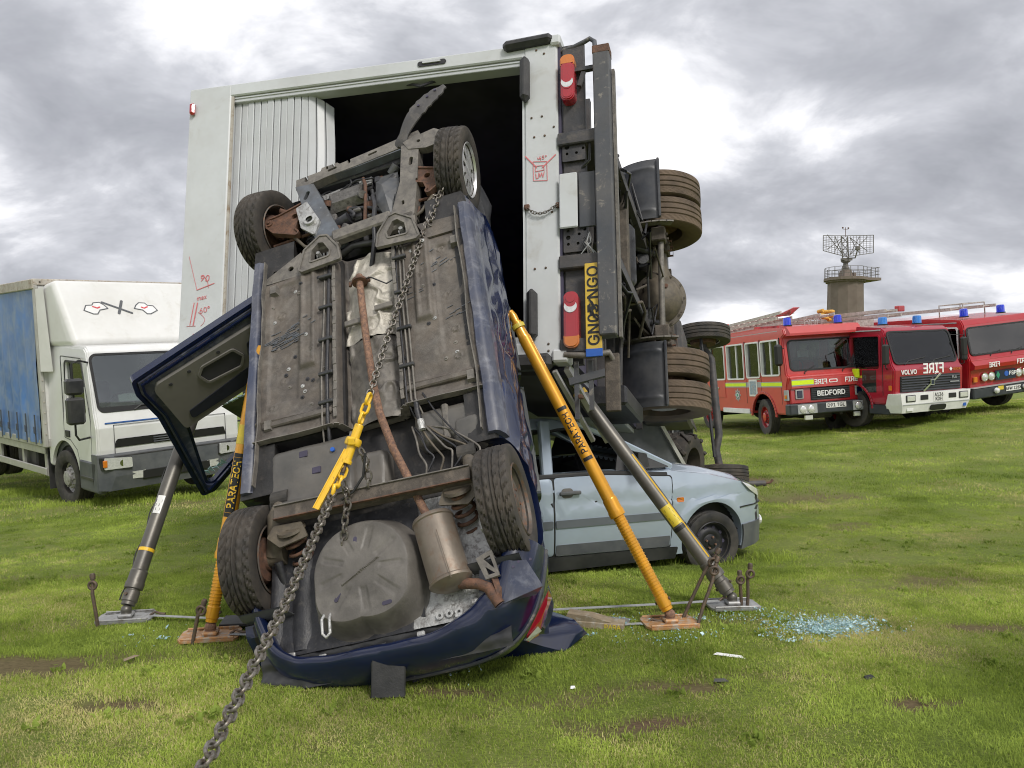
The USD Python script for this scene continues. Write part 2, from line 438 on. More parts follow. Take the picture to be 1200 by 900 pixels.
M('box_white', (.66, .66, .645), .45, var=.06, scale=1.2, col2=(.52, .505, .46), at=(.56, .8), dust=(.42, .4, .34), dust_amt=.3)
M('truck_grey', (.062, .068, .077), .5, var=.15, scale=4, dust=(.21, .21, .2), dust_amt=.3)
M('blue_line', (.02, .08, .26), .4)
M('alloy_rail', (.47, .465, .44), .42, metal=.35, var=.15, dust=(.3, .28, .24), dust_amt=.35)
M('rail_rust', (.40, .37, .32), .55, var=.2, scale=6, col2=(.24, .17, .11), at=(.5, .66))
M('fire_red', (.36, .008, .014), .27, var=.08, scale=2, coat=.8, dust=(.34, .10, .09), dust_amt=.16)
M('fire_red_faded', (.44, .040, .038), .34, var=.12, scale=2, coat=.5, dust=(.42, .11, .09), dust_amt=.2)
M('fire_crimson', (.29, .008, .022), .25, var=.08, scale=2, coat=.8)
M('hivis', (.62, .80, .015), .4, var=.06)
M('silver_strip', (.32, .33, .33), .4, var=.1)
M('chrome', (.72, .72, .72), .13, metal=1.0, var=.05)
M('white_paint', (.74, .74, .73), .36, var=.06, dust=(.4, .38, .34), dust_amt=.2)
M('ladder_alloy', (.46, .43, .39), .45, metal=.4, var=.25, scale=8, col2=(.25, .20, .15), at=(.52, .68))
M('hose_yellow', (.60, .33, .06), .6, var=.25, scale=20)
M('seat_dark', (.03, .03, .034), .8, var=.3)
M('seat_brown', (.20, .10, .04), .7, var=.3)
M('concrete', (.14, .110, .092), .9, var=.2, scale=.35, col2=(.12, .095, .08), at=(.48, .68), dust=(.22, .185, .155), dust_amt=.4, bump=.3, bscale=4)
M('radar_steel', (.13, .12, .11), .6, var=.2)
M('shard_glass', (.27, .43, .44), .12, var=.3, scale=60, coat=.6)
M('shard_pale', (.50, .66, .67), .15, var=.2, scale=60, coat=.6)
M('tint_film', (.010, .016, .013), .12, var=.2, coat=.6)
M('paper', (.62, .66, .60), .7)

M('curtain_blue', (.06, .165, .42), .5, var=.3, scale=1.2, col2=(.20, .27, .38), at=(.44, .70), dust=(.27, .30, .36), dust_amt=.32)
M('strap_dark', (.05, .06, .08), .7)
M('truck_dark', (.022, .027, .033), .42, var=.2, dust=(.1, .1, .1), dust_amt=.25)
M('crest_blue', (.22, .32, .40), .5, var=.4, scale=14, col2=(.45, .34, .22), at=(.5, .6))
M('badge_green', (.03, .25, .14), .4)
M('cloth_pale', (.55, .52, .50), .8)

def glass(name, tint, gl=1.0, base=.10, ior=1.5):
    MAT[name] = usdkit.material(stage, f'/World/Looks/{name}', {
        't': ('transparent_bsdf', {'color': tint}), 'g': ('glossy_bsdf', {'color': (gl, gl, gl), 'roughness': .02}),
        'f': ('fresnel', {'IOR': ior}), 'a': ('math', {'math_type': 'add', 'value2': base}), 'mx': ('mix_closure', {})},
        [('f.fac', 'a.value1'), ('a.value', 'mx.fac'), ('t.BSDF', 'mx.closure1'), ('g.BSDF', 'mx.closure2')], surface='mx.closure')
glass('window_glass', (.80, .85, .83), base=.04)
glass('raked_glass', (.62, .68, .66), base=.13)
glass('windscreen_glass', (.66, .72, .70), base=.03)
# ------------------------------------------------------------------ ground: a field that rises gently to the right
_tp = np.array([(0, 2.5, .0), (-2.0, 4.7, -.05), (.9, 4.74, -.03), (-.6, 4.0, -.03), (1.49, 5.2, -.03), (1.6, 7.6, -.25), (3.0, 8.5, -.22), (-.8, 8.0, -.28), (3.0, 11.3, -.27), (-6.5, 13.35, -.60), (-8.0, 13.5, -.68),
                (-10.5, 18, -.86), (-5.2, 12.6, -.50), (8, 21, -.11), (9.0, 21, -.04), (10.0, 20.5, .155), (12.7, 21.4, .47), (14, 21.4, .56), (9.5, 29, -.05), (-3, 13, -.40), (1, 15, -.34), (4, 18, -.25), (5, 8, -.14), (8, 14, -.05), (0, -12, .05), (-12, -5, -.2), (12, -5, .25), (14, 10, .35), (-14, 8, -.8),
                (30, 30, 1.0), (-30, 30, -1.4), (0, 50, -.4), (45, 0, 1.2), (-45, 0, -1.4), (0, -45, .2)])
_rbf = RBFInterpolator(_tp[:, :2], _tp[:, 2], kernel='thin_plate_spline', smoothing=.02)
def terrain(x, y):
    x, y = np.broadcast_arrays(np.asarray(x, float), np.asarray(y, float))
    r = np.hypot(x, y)
    k = np.minimum(1, 44 / np.maximum(r, 1e-6))
    z = _rbf(np.stack([(x * k).ravel(), (y * k).ravel()], 1)).reshape(x.shape)
    far = smoothstep(r, 44, 260)
    return z * (1 - far) + far * -1.0
def gz(x, y):
    return float(terrain(x, y))

def axis_steps(near, far, lo, hi, fine):
    a = [np.arange(lo, hi + 1e-9, fine)]
    s, p = fine, hi
    while p < far:
        s *= 1.35
        p += s
        a.append([p])
    s, p = fine, lo
    while p > -far:
        s *= 1.35
        p -= s
        a.insert(0, [p])
    return np.concatenate(a)

DIRT = [(.62, 3.36, .22, .06, 1.0), (-.15, 3.45, .16, .04, .9), (1.9, 3.5, .2, .05, .9), (-1.9, 3.6, .28, .07, .9), (2.9, 4.6, .3, .08, .8), (-.35, 3.75, .5, .05, .8), (-2.6, 4.15, .42, .13, .8), (-2.15, 4.25, .25, .10, .5), (.45, 3.3, .30, .07, .6), (.2, 3.62, .45, .06, .5), (.75, 3.75, .28, .07, .8), (2.3, 4.15, .30, .1, .35), (3.3, 5.9, .5, .13, .6), (2.9, 5.6, .25, .1, .4),
        (-3.9, 6.4, .6, .14, .45), (-2.9, 4.9, .5, .12, .4), (4.2, 10.8, .8, .35, .7), (3.9, 8.6, .5, .2, .5), (1.3, 3.9, .5, .05, .4), (-.9, 3.2, .2, .06, .35), (3.6, 12.6, .9, .25, .8), (-1.6, 4.3, .5, .15, .35), (-4.0, 12.0, 2.2, .25, .6), (8.2, 19.4, 1.8, .35, .5), (1.2, 4.9, .5, .18, .4)]
def dirt_at(x, y):
    d = np.zeros(np.shape(x))
    P = np.stack([x, y, np.zeros_like(x)], -1)
    n = meshkit.fbm(P * 5.0, 4, 3) - .5
    for cx, cy, a, c, k in DIRT:
        q = np.sqrt(((x - cx) / (a * 1.1)) ** 2 + ((y - cy) / (c * 1.6)) ** 2) + n * 1.8
        d = np.maximum(d, k * (1 - smoothstep(q, .45, 1.15)))
    return d

gx, gy = axis_steps(0, 3500, -5.2, 5.2, .06), axis_steps(0, 3500, 2.2, 9.5, .06)
GX, GY = np.meshgrid(gx, gy, indexing='ij')
GZ = terrain(GX, GY)
_n = meshkit.fbm(np.stack([GX * 2.2, GY * 2.2, GX * 0], -1), 4, 11) - .5
GD = np.where(np.hypot(GX, GY) < 40, dirt_at(GX, GY), 0)
GZ = GZ + np.where(np.hypot(GX, GY) < 30, _n * .03 - GD * .012, 0)
i = np.arange(GX.size).reshape(GX.shape)
q = np.stack([i[:-1, :-1], i[1:, :-1], i[1:, 1:], i[:-1, 1:]], -1).reshape(-1, 4)
gm = tm(np.stack([GX, GY, GZ], -1).reshape(-1, 3), np.vstack([q[:, [0, 1, 2]], q[:, [0, 2, 3]]]))
usdkit.material(stage, '/World/Looks/turf', {
    'g': ('geometry', {}), 'd': ('attribute', {'attribute': 'dirt'}),
    'n1': ('noise_texture', {'scale': .55, 'detail': 5.0, 'roughness': .6}),
    'n2': ('noise_texture', {'scale': 3.2, 'detail': 6.0, 'roughness': .7, 'distortion': .5}),
    'mp': ('mapping', {'scale': (28.0, 70.0, 30.0), 'rotation': (0, 0, .15)}), 'n3': ('noise_texture', {'scale': 1.0, 'detail': 6.0, 'roughness': .75, 'distortion': .6}),
    'r1': ('rgb_ramp', {'ramp': [(.32, (.145, .205, .036)), (.5, (.205, .255, .058)), (.68, (.255, .285, .085))]}),
    'r2': ('rgb_ramp', {'ramp': [(.54, (0, 0, 0)), (.74, (.6, .6, .6))]}),
    'm1': ('mix_color', {'b': (.34, .275, .145)}),
    'r3': ('rgb_ramp', {'ramp': [(.30, (.42, .42, .42)), (.62, (1.1, 1.1, 1.1))]}),
    'm2': ('mix_color', {'blend_type': 'multiply', 'fac': .9}),
    'soil': ('rgb_ramp', {'ramp': [(.3, (.10, .066, .042)), (.7, (.22, .155, .10))]}),
    'm3': ('mix_color', {}),
    'p': ('principled_bsdf', {'roughness': .9, 'specular_ior_level': .15}), 'bp': ('bump', {'strength': .9, 'distance': .03}),
}, [('g.position', 'n1.vector'), ('g.position', 'n2.vector'), ('g.position', 'mp.vector'), ('mp.vector', 'n3.vector'), ('n1.fac', 'r1.fac'), ('n2.fac', 'r2.fac'), ('r1.color', 'm1.a'), ('r2.color', 'm1.fac'),
    ('n3.fac', 'r3.fac'), ('m1.result', 'm2.a'), ('r3.color', 'm2.b'), ('n3.fac', 'soil.fac'), ('m2.result', 'm3.a'), ('soil.color', 'm3.b'), ('d.fac', 'm3.fac'), ('m3.result', 'p.base_color'), ('n3.fac', 'bp.height'), ('bp.normal', 'p.normal')], surface='p.BSDF')
gmesh = usdkit.mesh(stage, path_for(None, 'ground'), gm, '/World/Looks/turf', smooth=True)
UsdGeom.PrimvarsAPI(gmesh).CreatePrimvar('dirt', Sdf.ValueTypeNames.FloatArray, 'vertex').Set(Vt.FloatArray.FromNumpy(GD.ravel().astype(np.float32)))
tag(gmesh.GetPrim(), 'grass field with worn brown patches rising gently to the right', kind='structure')

# grass blades
def leaf_mat(name, c, tr):
    usdkit.material(stage, f'/World/Looks/{name}', {
        'g': ('geometry', {}), 'n': ('noise_texture', {'scale': .9, 'detail': 5.0, 'roughness': .65}),
        'r': ('rgb_ramp', {'ramp': [(.36, tuple(np.array(c) * .62)), (.64, tuple(np.array(c) * 1.35 + np.array((.06, .03, .02))))]}),
        'd': ('diffuse_bsdf', {}), 't': ('translucent_bsdf', {}), 'm': ('mix_closure', {'fac': tr})},
        [('g.position', 'n.vector'), ('n.fac', 'r.fac'), ('r.color', 'd.color'), ('r.color', 't.color'), ('d.BSDF', 'm.closure1'), ('t.BSDF', 'm.closure2')], surface='m.closure')
leaf_mat('blade_green', (.29, .39, .066), .35)
leaf_mat('blade_deep', (.205, .295, .054), .35)
leaf_mat('blade_straw', (.48, .45, .20), .3)

def tuft(n, rad, h, w, seed, lean=.6):
    r = np.random.default_rng(seed)
    V, F = [], []
    for k in range(n):
        a, d = r.uniform(0, 2 * PI), rad * math.sqrt(r.uniform())
        p = np.array([d * math.cos(a), d * math.sin(a), -.006])
        t = r.uniform(0, 2 * PI)
        dirn = np.array([math.cos(t), math.sin(t), 0])
        side = np.array([-dirn[1], dirn[0], 0]) * w * r.uniform(.7, 1.3)
        hh, ll = h * r.uniform(.5, 1.15), lean * r.uniform(.2, 1.3)
        mid, tip = p + (0, 0, hh * .6) + dirn * hh * ll * .4, p + (0, 0, hh * (1 - .25 * ll)) + dirn * hh * ll
        s = len(V)
        V += [p - side, p + side, mid + side * .75, mid - side * .75, tip]
        F += [(s, s + 1, s + 2), (s, s + 2, s + 3), (s + 3, s + 2, s + 4)]
    return tm(V, F)

pi = UsdGeom.PointInstancer.Define(stage, path_for(None, 'grass'))
tag(pi.GetPrim(), 'short green and straw coloured grass over the whole field', 'grass', kind='stuff')
protos = []
for k, (n, rad, h, w, mt) in enumerate([(28, .075, .025, .0016, 'blade_green'), (26, .075, .022, .0016, 'blade_deep'), (22, .08, .019, .0015, 'blade_straw'), (20, .08, .030, .0016, 'blade_green'),
                                        (46, .30, .038, .0042, 'blade_green'), (46, .30, .036, .0042, 'blade_deep'), (36, .30, .036, .0038, 'blade_straw'), (16, .10, .085, .0028, 'blade_green'), (16, .045, .034, .0075, 'blade_deep')]):
    pr = usdkit.mesh(stage, f'/World/grass/prototypes/tuft_{k}', tuft(n, rad, h, w, 50 + k, 1.0 if k != 7 else .7), f'/World/Looks/{mt}')
    protos.append(pr.GetPath())
pi.CreatePrototypesRel().SetTargets(protos)
PO, ID, SC, OR = [], [], [], []
def scatter(n, d0, d1, small):
    d = np.sqrt(rng.uniform(d0 ** 2, d1 ** 2, n))
    x = rng.uniform(-.9, .9, n) * d
    y = d
    dens = meshkit.fbm(np.stack([x * 1.3, y * 1.3, x * 0], -1), 4, 21)
    straw = meshkit.fbm(np.stack([x * .9, y * .9, x * 0], -1), 4, 33)
    dd = dirt_at(x, y)
    keep = (rng.uniform(size=n) < .55 + .9 * (dens - .3)) & (rng.uniform(size=n) > dd * 1.6)
    x, y, straw = x[keep], y[keep], straw[keep]
    z = terrain(x, y)
    kind = rng.uniform(size=len(x)) + (straw - .53) * 2.0
    if small:
        idx = np.where(kind < .30, 1, np.where(kind < .60, 0, np.where(kind < .72, 3, 2)))
    else:
        idx = np.where(kind < .30, 5, np.where(kind < .76, 4, 6))
    s = rng.uniform(.7, 1.25, len(x))
    a = rng.uniform(0, 2 * PI, len(x))
    PO.append(np.stack([x, y, z], 1)); ID.append(idx); SC.append(np.repeat(s[:, None], 3, 1))
    OR.append(np.stack([np.cos(a / 2), 0 * a, 0 * a, np.sin(a / 2)], 1))
scatter(60000, 2.6, 6.5, True)
scatter(30000, 6.0, 10.5, True)
scatter(20000, 9.5, 26, False)
# small broad-leaved weeds
n = 420
d = np.sqrt(rng.uniform(2.8 ** 2, 9.0 ** 2, n)); x = rng.uniform(-.8, .8, n) * d
PO.append(np.stack([x, d, terrain(x, d)], 1)); ID.append(np.full(n, 8)); SC.append(np.repeat(rng.uniform(.6, 1.4, n)[:, None], 3, 1))
t = rng.uniform(0, 2 * PI, n)
OR.append(np.stack([np.cos(t / 2), 0 * t, 0 * t, np.sin(t / 2)], 1))
# longer grass left round the parked lorry and the fire engines
for cx, cy, a, c, n in ((-6.2, 12.3, 1.8, .35, 260), (-9, 14.5, 2.6, .5, 260), (8.3, 20.2, 1.9, .35, 160), (10.6, 20.2, 1.4, .3, 120), (13.4, 21.0, 1.3, .5, 120), (1.4, 7.0, 1.5, .12, 60)):
    x, y = rng.normal(cx, a / 2, n), rng.normal(cy, c / 2, n)
    PO.append(np.stack([x, y, terrain(x, y)], 1)); ID.append(np.full(n, 7)); SC.append(np.repeat(rng.uniform(.6, 1.6, n)[:, None], 3, 1))
    t = rng.uniform(0, 2 * PI, n)
    OR.append(np.stack([np.cos(t / 2), 0 * t, 0 * t, np.sin(t / 2)], 1))
PO, ID, SC, OR = map(np.concatenate, (PO, ID, SC, OR))
pi.CreatePositionsAttr(Vt.Vec3fArray.FromNumpy(PO.astype(np.float32)))
pi.CreateProtoIndicesAttr(Vt.IntArray.FromNumpy(ID.astype(np.int32)))
pi.CreateScalesAttr(Vt.Vec3fArray.FromNumpy(SC.astype(np.float32)))
pi.CreateOrientationsAttr(Vt.QuathArray([Gf.Quath(float(o[0]), 0.0, 0.0, float(o[3])) for o in OR]))
# ------------------------------------------------------------------ box lorry rolled onto its side, rear door towards the camera
# local frame: x towards its cab, y its left (now down), z its roof (now to the left); origin at the rear of the load floor
LOR_A, LOR_T = rot(72.81, 12.28, -93.7), np.array((0.338, 5.575, 2.846))
lor = thing('overturned_box_lorry', 'white box lorry lying on its side with its roller shutter half open', 'lorry', LOR_T, LOR_A)
def rack(m):
    m = tri(m)
    v = np.array(m.vertices)
    v[:, 2] -= .052 * (v[:, 1] + 1.24) * np.clip(v[:, 2], 0, None) / 3.34
    v[:, 1] -= .06 * np.clip(v[:, 2], 0, None)
    return tm(v, m.faces)
BL, BH, BW = 7.5, 3.34, 1.24
# box panels
part(lor, 'box_roof', rack(b(.16, BL, -BW + .02, BW - .02, BH - .05, BH, .01)), 'lorry_white')
part(lor, 'box_side', rack(b(.16, BL, -BW, -BW + .05, .02, BH - .052, .006)), 'lorry_white', 'upper side of the box')
part(lor, 'box_side', rack(b(.16, BL, BW - .05, BW, .02, BH - .052, .006)), 'lorry_white', 'lower side of the box')
part(lor, 'box_front', rack(b(BL - .05, BL + .002, -BW + .06, BW - .06, .02, BH - .06)), 'lorry_white')
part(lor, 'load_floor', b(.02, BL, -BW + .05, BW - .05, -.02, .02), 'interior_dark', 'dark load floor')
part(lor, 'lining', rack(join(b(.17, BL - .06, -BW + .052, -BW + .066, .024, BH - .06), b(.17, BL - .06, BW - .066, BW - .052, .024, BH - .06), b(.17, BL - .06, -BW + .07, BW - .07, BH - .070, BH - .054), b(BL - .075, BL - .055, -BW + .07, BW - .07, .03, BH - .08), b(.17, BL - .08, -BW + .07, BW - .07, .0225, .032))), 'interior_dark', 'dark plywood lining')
# rear frame
part(lor, 'rear_header', rack(b(0, .15, -BW + .01, BW - .01, 2.895, BH - .012, .012)), 'lorry_white', 'broad white header along the roof edge with red pen sketches')
part(lor, 'rear_post', rack(b(.002, .15, -BW, -BW + .115, .25, BH - .012, .010)), 'lorry_white', 'white corner post, now the top rail')
part(lor, 'rear_post', rack(b(.002, .15, BW - .115, BW, .25, 2.89, .010)), 'lorry_white')
part(lor, 'shutter_guide', rack(b(.03, .14, -BW + .118, -BW + .165, .25, 2.89, .004)), 'lorry_grey')
part(lor, 'shutter_guide', rack(b(.022, .03, -BW + .122, -BW + .135, .25, 2.89)), 'lorry_white')
part(lor, 'shutter_guide', rack(b(.03, .14, BW - .165, BW - .118, .25, 2.89, .004)), 'lorry_grey')
part(lor, 'rear_sill', rack(b(-.004, .15, -BW, BW, .0, .258, .012)), 'lorry_white', 'wide white rear sill, now an upright post')
part(lor, 'rear_sill_flange', rack(b(-.012, .03, -BW + .10, BW - .10, .258, .272)), 'lorry_white')
part(lor, 'frame_shadow_gap', rack(b(.004, .02, -BW + .12, BW - .12, 2.872, 2.893)), 'rail_rust')
part(lor, 'corner_cap', rack(b(-.03, .13, -BW - .035, -BW + .05, -.03, .05, .014)), 'lorry_white')
part(lor, 'corner_cap', rack(b(-.03, .13, BW - .06, BW + .03, -.06, .06, .014)), 'lorry_white')
# slats of the roller shutter
for k in range(14):
    z1 = 2.888 - k * .0655
    z0 = z1 - .0585
    bend = smoothstep(np.array(float(k)), 10, 15).item()
    m = man(b(.060, .078, -BW + .14, BW - .14, z0, z1, .004)).refine_to_length(.12)
    m = tri(m)
    v = np.array(m.vertices)
    kk = (2.888 - v[:, 2]) / .0655
    tt = np.clip((kk - 9.5) / 3.6, 0, 1.2)
    v[:, 0] += .09 * tt ** 2.2 - .006 * np.sin(np.clip(kk / 13, 0, 1) * PI) + .004 * math.sin(k * 2.1)
    v[:, 2] += .02 * tt ** 2 - .02 * smoothstep(kk, 9.5, 13) * smoothstep(v[:, 1], -1.1, -.5)
    v[:, 1] += tt ** 2 * .05 * smoothstep(v[:, 1], -.9, -1.1)
    part(lor, 'slat', rack(tm(v, m.faces)), 'shutter_grey')
part(lor, 'shutter_backing', rack(b(.10, .104, -BW + .15, BW - .15, 2.26, 2.88)), 'seat_dark')
part(lor, 'pull_strap', rack(tube([(.1, -1.09, 1.30), (.08, -1.07, 1.22), (.06, -1.03, 1.14), (.07, -1.06, 1.06), (.1, -1.09, 1.02)], .012, 6)), 'seat_dark')
# rubber buffers, marker lamp, bolts, chain
def rcap(y0, y1, z0, z1, x0=-.10, x1=.0):
    return b(x0, x1, y0, y1, z0, z1, .028)
part(lor, 'rubber_buffer', rcap(-1.10, -.74, .205, .272), 'rubber_pad')
part(lor, 'rubber_buffer', rcap(.74, 1.10, .155, .225), 'rubber_pad')
part(lor, 'rubber_buffer', rcap(-BW - .05, -BW + .03, .03, .42, -.06, .06), 'rubber_pad')
part(lor, 'rubber_buffer', rcap(BW - .04, BW + .07, .06, .44, -.06, .06), 'rubber_pad')
ml = part(lor, 'marker_lamp', rack(b(-.045, -.002, -BW + .16, -BW + .27, BH - .095, BH - .04, .016)), 'red_lens')
part(lor, 'door_handle_slot', rack(onplane(LineString([(-.10, 0), (.10, 0)]).buffer(.022), (-.002, -BW + .055, 1.02), (0, 0, -1), (0, -1, 0), 0, .004)), 'seat_dark')
part(lor, 'door_handle_bar', rack(onplane(LineString([(-.07, .006), (.07, .006)]).buffer(.008), (-.006, -BW + .055, 1.02), (0, 0, -1), (0, -1, 0), 0, .01)), 'lorry_grey')
for y, z in ((-.62, .20), (-.62, .12), (-.46, .18), (-.46, .10), (.57, .18), (.57, .10), (1.13, .085), (1.18, .085), (-1.18, .16), (-1.14, .10), (-.52, .03), (.15, .05)):
    part(lor, 'bolt', lathe([(0, -.008), (.006, -.007), (.009, -.003), (.009, .0)], (-.004, y, z), (1, 0, 0), 10), 'stake_steel')
hk = part(lor, 'chain_hook', join(b(-.03, -.004, .075, .115, .215, .255, .006), b(-.03, -.004, .09, .13, -.02, .02, .006)), 'rust')
cp = np.array([(-.025, .10, .235), (-.03, .15, .185), (-.03, .165, .13), (-.03, .155, .08), (-.03, .125, .03), (-.025, .11, .0)])
tt = np.linspace(0, 5, 15)
cp = np.stack([np.interp(tt, range(6), cp[:, j]) for j in range(3)], 1)
for k in range(14):
    p0, p1 = cp[k], cp[k + 1]
    u, w_, d_ = frame_of(p1 - p0)
    a = np.linspace(0, 2 * PI, 13)[:-1]
    side = u if k % 2 else w_
    L = np.linalg.norm(p1 - p0)
    part(lor, 'chain_link', tube((p0 + p1) / 2 + np.outer(np.cos(a) * L * .72, d_) + np.outer(np.sin(a) * .010, side), .0032, 5, True), 'chain_steel')
# red pen sketches: squared-off angles and a load drawing
def stroke(pts, w=.006, x=-.0015, mat='ink_pen', nm='pen_stroke'):
    w *= .72
    ls = LineString([(-p[1], -p[0]) for p in pts]).buffer(w / 2, 3)
    part(lor, nm, onplane(ls, (x, 0, 0), (0, 0, -1), (0, -1, 0), 0, .002), mat)
def rk(pts):
    return [(y - .06 * z, z) for y, z in pts]
H0 = -.002
stroke([(.144, 3.169), (.446, 3.062)], .004, H0)
stroke([(.446, 3.062), (.404, 2.90)], .010, H0)
stroke([(.446 - .12 * math.cos(t), 3.062 - .02 - .09 * math.sin(t)) for t in np.linspace(.1, 1.5, 8)], .005, H0)
part(lor, 'pen_figure', text('90', .055, (H0, .372, 3.045), (.0, .12, -1), (0, -1, -.12), .002, False), 'ink_pen')
stroke([(.556, 3.078), (.743, 3.100)], .009, H0)
stroke([(.560, 3.045), (.746, 3.068)], .014, H0)
stroke([(.751, 3.13), (.755, 3.045)], .004, H0)
part(lor, 'pen_figure', text('max', .036, (H0, .54, 3.055), (.0, -.12, -1), (0, -1, .12), .002, False), 'ink_pen')
part(lor, 'pen_figure', text('60\u00b0', .045, (H0, .655, 3.02), (.0, -.16, -1), (0, -1, .16), .002, False), 'ink_pen')
stroke([(.64 + .06 * t, 3.03 - .07 * math.sin(t * 1.3)) for t in np.linspace(0, 2, 7)], .004, H0)
stroke([(.82, 3.06), (.95, 3.10)], .006, H0); stroke([(.80, 2.97), (.98, 3.03)], .006, H0)
X0 = -.0065
stroke([(-.314, .248), (-.214, .163)], .012, X0); stroke([(-.293, .02), (-.208, .118)], .012, X0)
stroke([(-.263, .189), (-.25, .086), (-.099, .082), (-.11, .186), (-.263, .189)], .006, X0)
stroke([(-.225, .17), (-.222, .11), (-.185, .105), (-.182, .172), (-.225, .17)], .006, X0)
stroke([(-.165, .17), (-.125, .165), (-.128, .15), (-.17, .145), (-.135, .135), (-.165, .125), (-.130, .115), (-.172, .105)], .007, X0)
stroke([(-.29, .155), (-.275, .15), (-.285, .135), (-.268, .13)], .005, X0)
part(lor, 'pen_figure', text('45\u00b0', .028, (X0, -.272, .15), (0, 0, -1), (0, -1, 0), .002, False), 'ink_pen')

# rear light board, lamps, plate, under-run bar
part(lor, 'light_board', b(.03, .07, -1.20, 1.20, -.20, -.03, .006), 'chassis_black', 'dark panel behind the rear lamps')
def cluster(y0, y1, flip):
    s = -1 if flip else 1
    ymid = (y0 + y1) / 2
    rl_ = lambda m_, r_: sbox(.035 + m_, -y1 + m_, .140 - m_, -y0 - m_).buffer(-r_, join_style=2).buffer(r_, quad_segs=8)
    XO = np.array((0, 0, 0.0)); EX_, EY_ = (0, 0, -1.0), (0, -1.0, 0)
    base = part(lor, 'rear_lamp', join(onplane(rl_(0, .045), XO, EX_, EY_, -.03, .052), onplane(rl_(.008, .040), XO, EX_, EY_, .05, .062), onplane(rl_(.018, .032), XO, EX_, EY_, .06, .066)), 'red_lens', 'red and amber rear lamp cluster')
    a0, a1 = (y0 - .006, y0 + .085) if not flip else (y1 - .085, y1 + .006)
    am = rl_(-.002, .046).intersection(sbox(0, -a1, 1, -a0))
    part(base, 'indicator_lens', join(onplane(am, XO, EX_, EY_, -.02, .055), onplane(am.buffer(-.009), XO, EX_, EY_, .05, .067)), 'amber_lens')
    c = (y0 + .23) if not flip else (y0 + .11)
    cres = Point(0, 0).buffer(.045, 24).difference(affinity.translate(Point(0, 0).buffer(.040, 24), 0, .035 * (1 if not flip else 1)))
    part(base, 'reversing_lens', onplane(cres, (-.0675, c, -.0875), (0, 0, -1), (0, -1, 0), -.002, .003), 'clear_lens')
    part(base, 'lens_ring', onplane(Point(0, 0).buffer(.032, 20), (-.0668, c + (.025 if not flip else -.06), -.0875), (0, 0, -1), (0, -1, 0), -.002, .003), 'red_lens')
cluster(-1.06, -.69, False)
cluster(.78, 1.18, True)
part(lor, 'under_run_bar', b(-.10, .02, -1.06, 1.12, -.405, -.285, .008), 'bar_grey', 'scraped dark grey under-run bar')
part(lor, 'bar_end_cap', b(-.102, .022, -1.064, -1.0, -.407, -.283, .004), 'rust')
part(lor, 'bar_lip', b(-.02, .03, -.9, 1.12, -.43, -.41), 'frame_steel')
for y in (-.40, .55, 1.16):
    part(lor, 'bar_bracket', b(-.03, .10, y - .05, y + .05, -.285, .0, .008), 'chassis_black')
part(lor, 'bar_stay', join(bar((.0, -.95, -.02), (.0, -.95, -.285), .03, .04), bar((.0, -.93, -.20), (.0, -.82, -.285 + .12), .025, .03)), 'chassis_black')
part(lor, 'bent_rail', tube([(.05, -1.17, .0), (.04, -1.18, -.12), (.03, -1.20, -.20), (.03, -1.22, -.245), (.03, -1.19, -.28), (.0, -1.08, -.29)], .018, 10), 'bar_grey', smooth=60)
part(lor, 'step_plate', b(-.05, -.03, -.115, .305, -.145, -.012, .008), 'lorry_white', 'pale steel box between lamp and bar')
part(lor, 'peeling_plate', b(-.02, .0, -.12, .30, -.27, -.15, .004), 'bar_grey')
for y0 in (-.36, .34):
    br = P2((-.085, -.11), (.085, -.11), (.085, .11), (-.085, .11), r=.01)
    for yy_, zz_ in ((-.05, -.05), (.0, -.05), (.05, -.05), (-.05, .02), (.02, .03), (-.02, .07), (.05, .07)):
        br = br.difference(Point(zz_, yy_).buffer(.017 if yy_ == 0 else .011))
    part(lor, 'drilled_bracket', onplane(br, (.015, y0 + .02, -.115), (0, 0, -1), (0, -1, 0), 0, .014), 'chassis_black')
# number plate
np_ = part(lor, 'number_plate', b(-.062, -.05, .59, 1.255, -.30, -.19, .003), 'plate_yellow', 'yellow number plate reading upwards')
part(np_, 'plate_band', b(-.064, -.05, 1.20, 1.257, -.302, -.188, .003), 'plate_blue')
txt = meshkit.text_mesh('GN03 NGO', .075, .002, True)
v = np.array(txt.vertices); v[:, 0] *= .57 / v[:, 0].max()
part(np_, 'plate_letters', tm(np.stack([-.0625 - v[:, 2], 1.185 - v[:, 0], -.282 + v[:, 1]], 1), txt.faces), 'ink_black')
part(np_, 'scrawl', join(*[onplane(LineString([(1.0 - .02 * k, -.27 + .02 * (k % 3)), (.93 - .02 * k, -.22 - .015 * (k % 2))]).buffer(.006), (-.0655, 0, 0), (0, 1, 0), (0, 0, 1), -.002, .0) for k in range(5)]), 'ink_black')
# loom of wires
for k in range(9):
    r = np.random.default_rng(500 + k)
    pts = np.array([(.0, .33 + r.uniform(0, .03), -.22), (-.03, .42, -.21 - r.uniform(-.04, .05)), (-.02, .50, -.21 - r.uniform(-.05, .06)), (.0, .58, -.21 - r.uniform(-.03, .04)), (.03, .66, -.2)])
    part(lor, 'wire', tube(pts, .006, 5), ('frame_steel', 'black_plastic', 'strap_grey')[k % 3], smooth=60)
part(lor, 'wire', tube([(.03, -.42, -.20), (.0, -.34, -.235), (.0, -.22, -.23), (.03, -.18, -.17)], .010, 6), 'black_plastic', smooth=60)

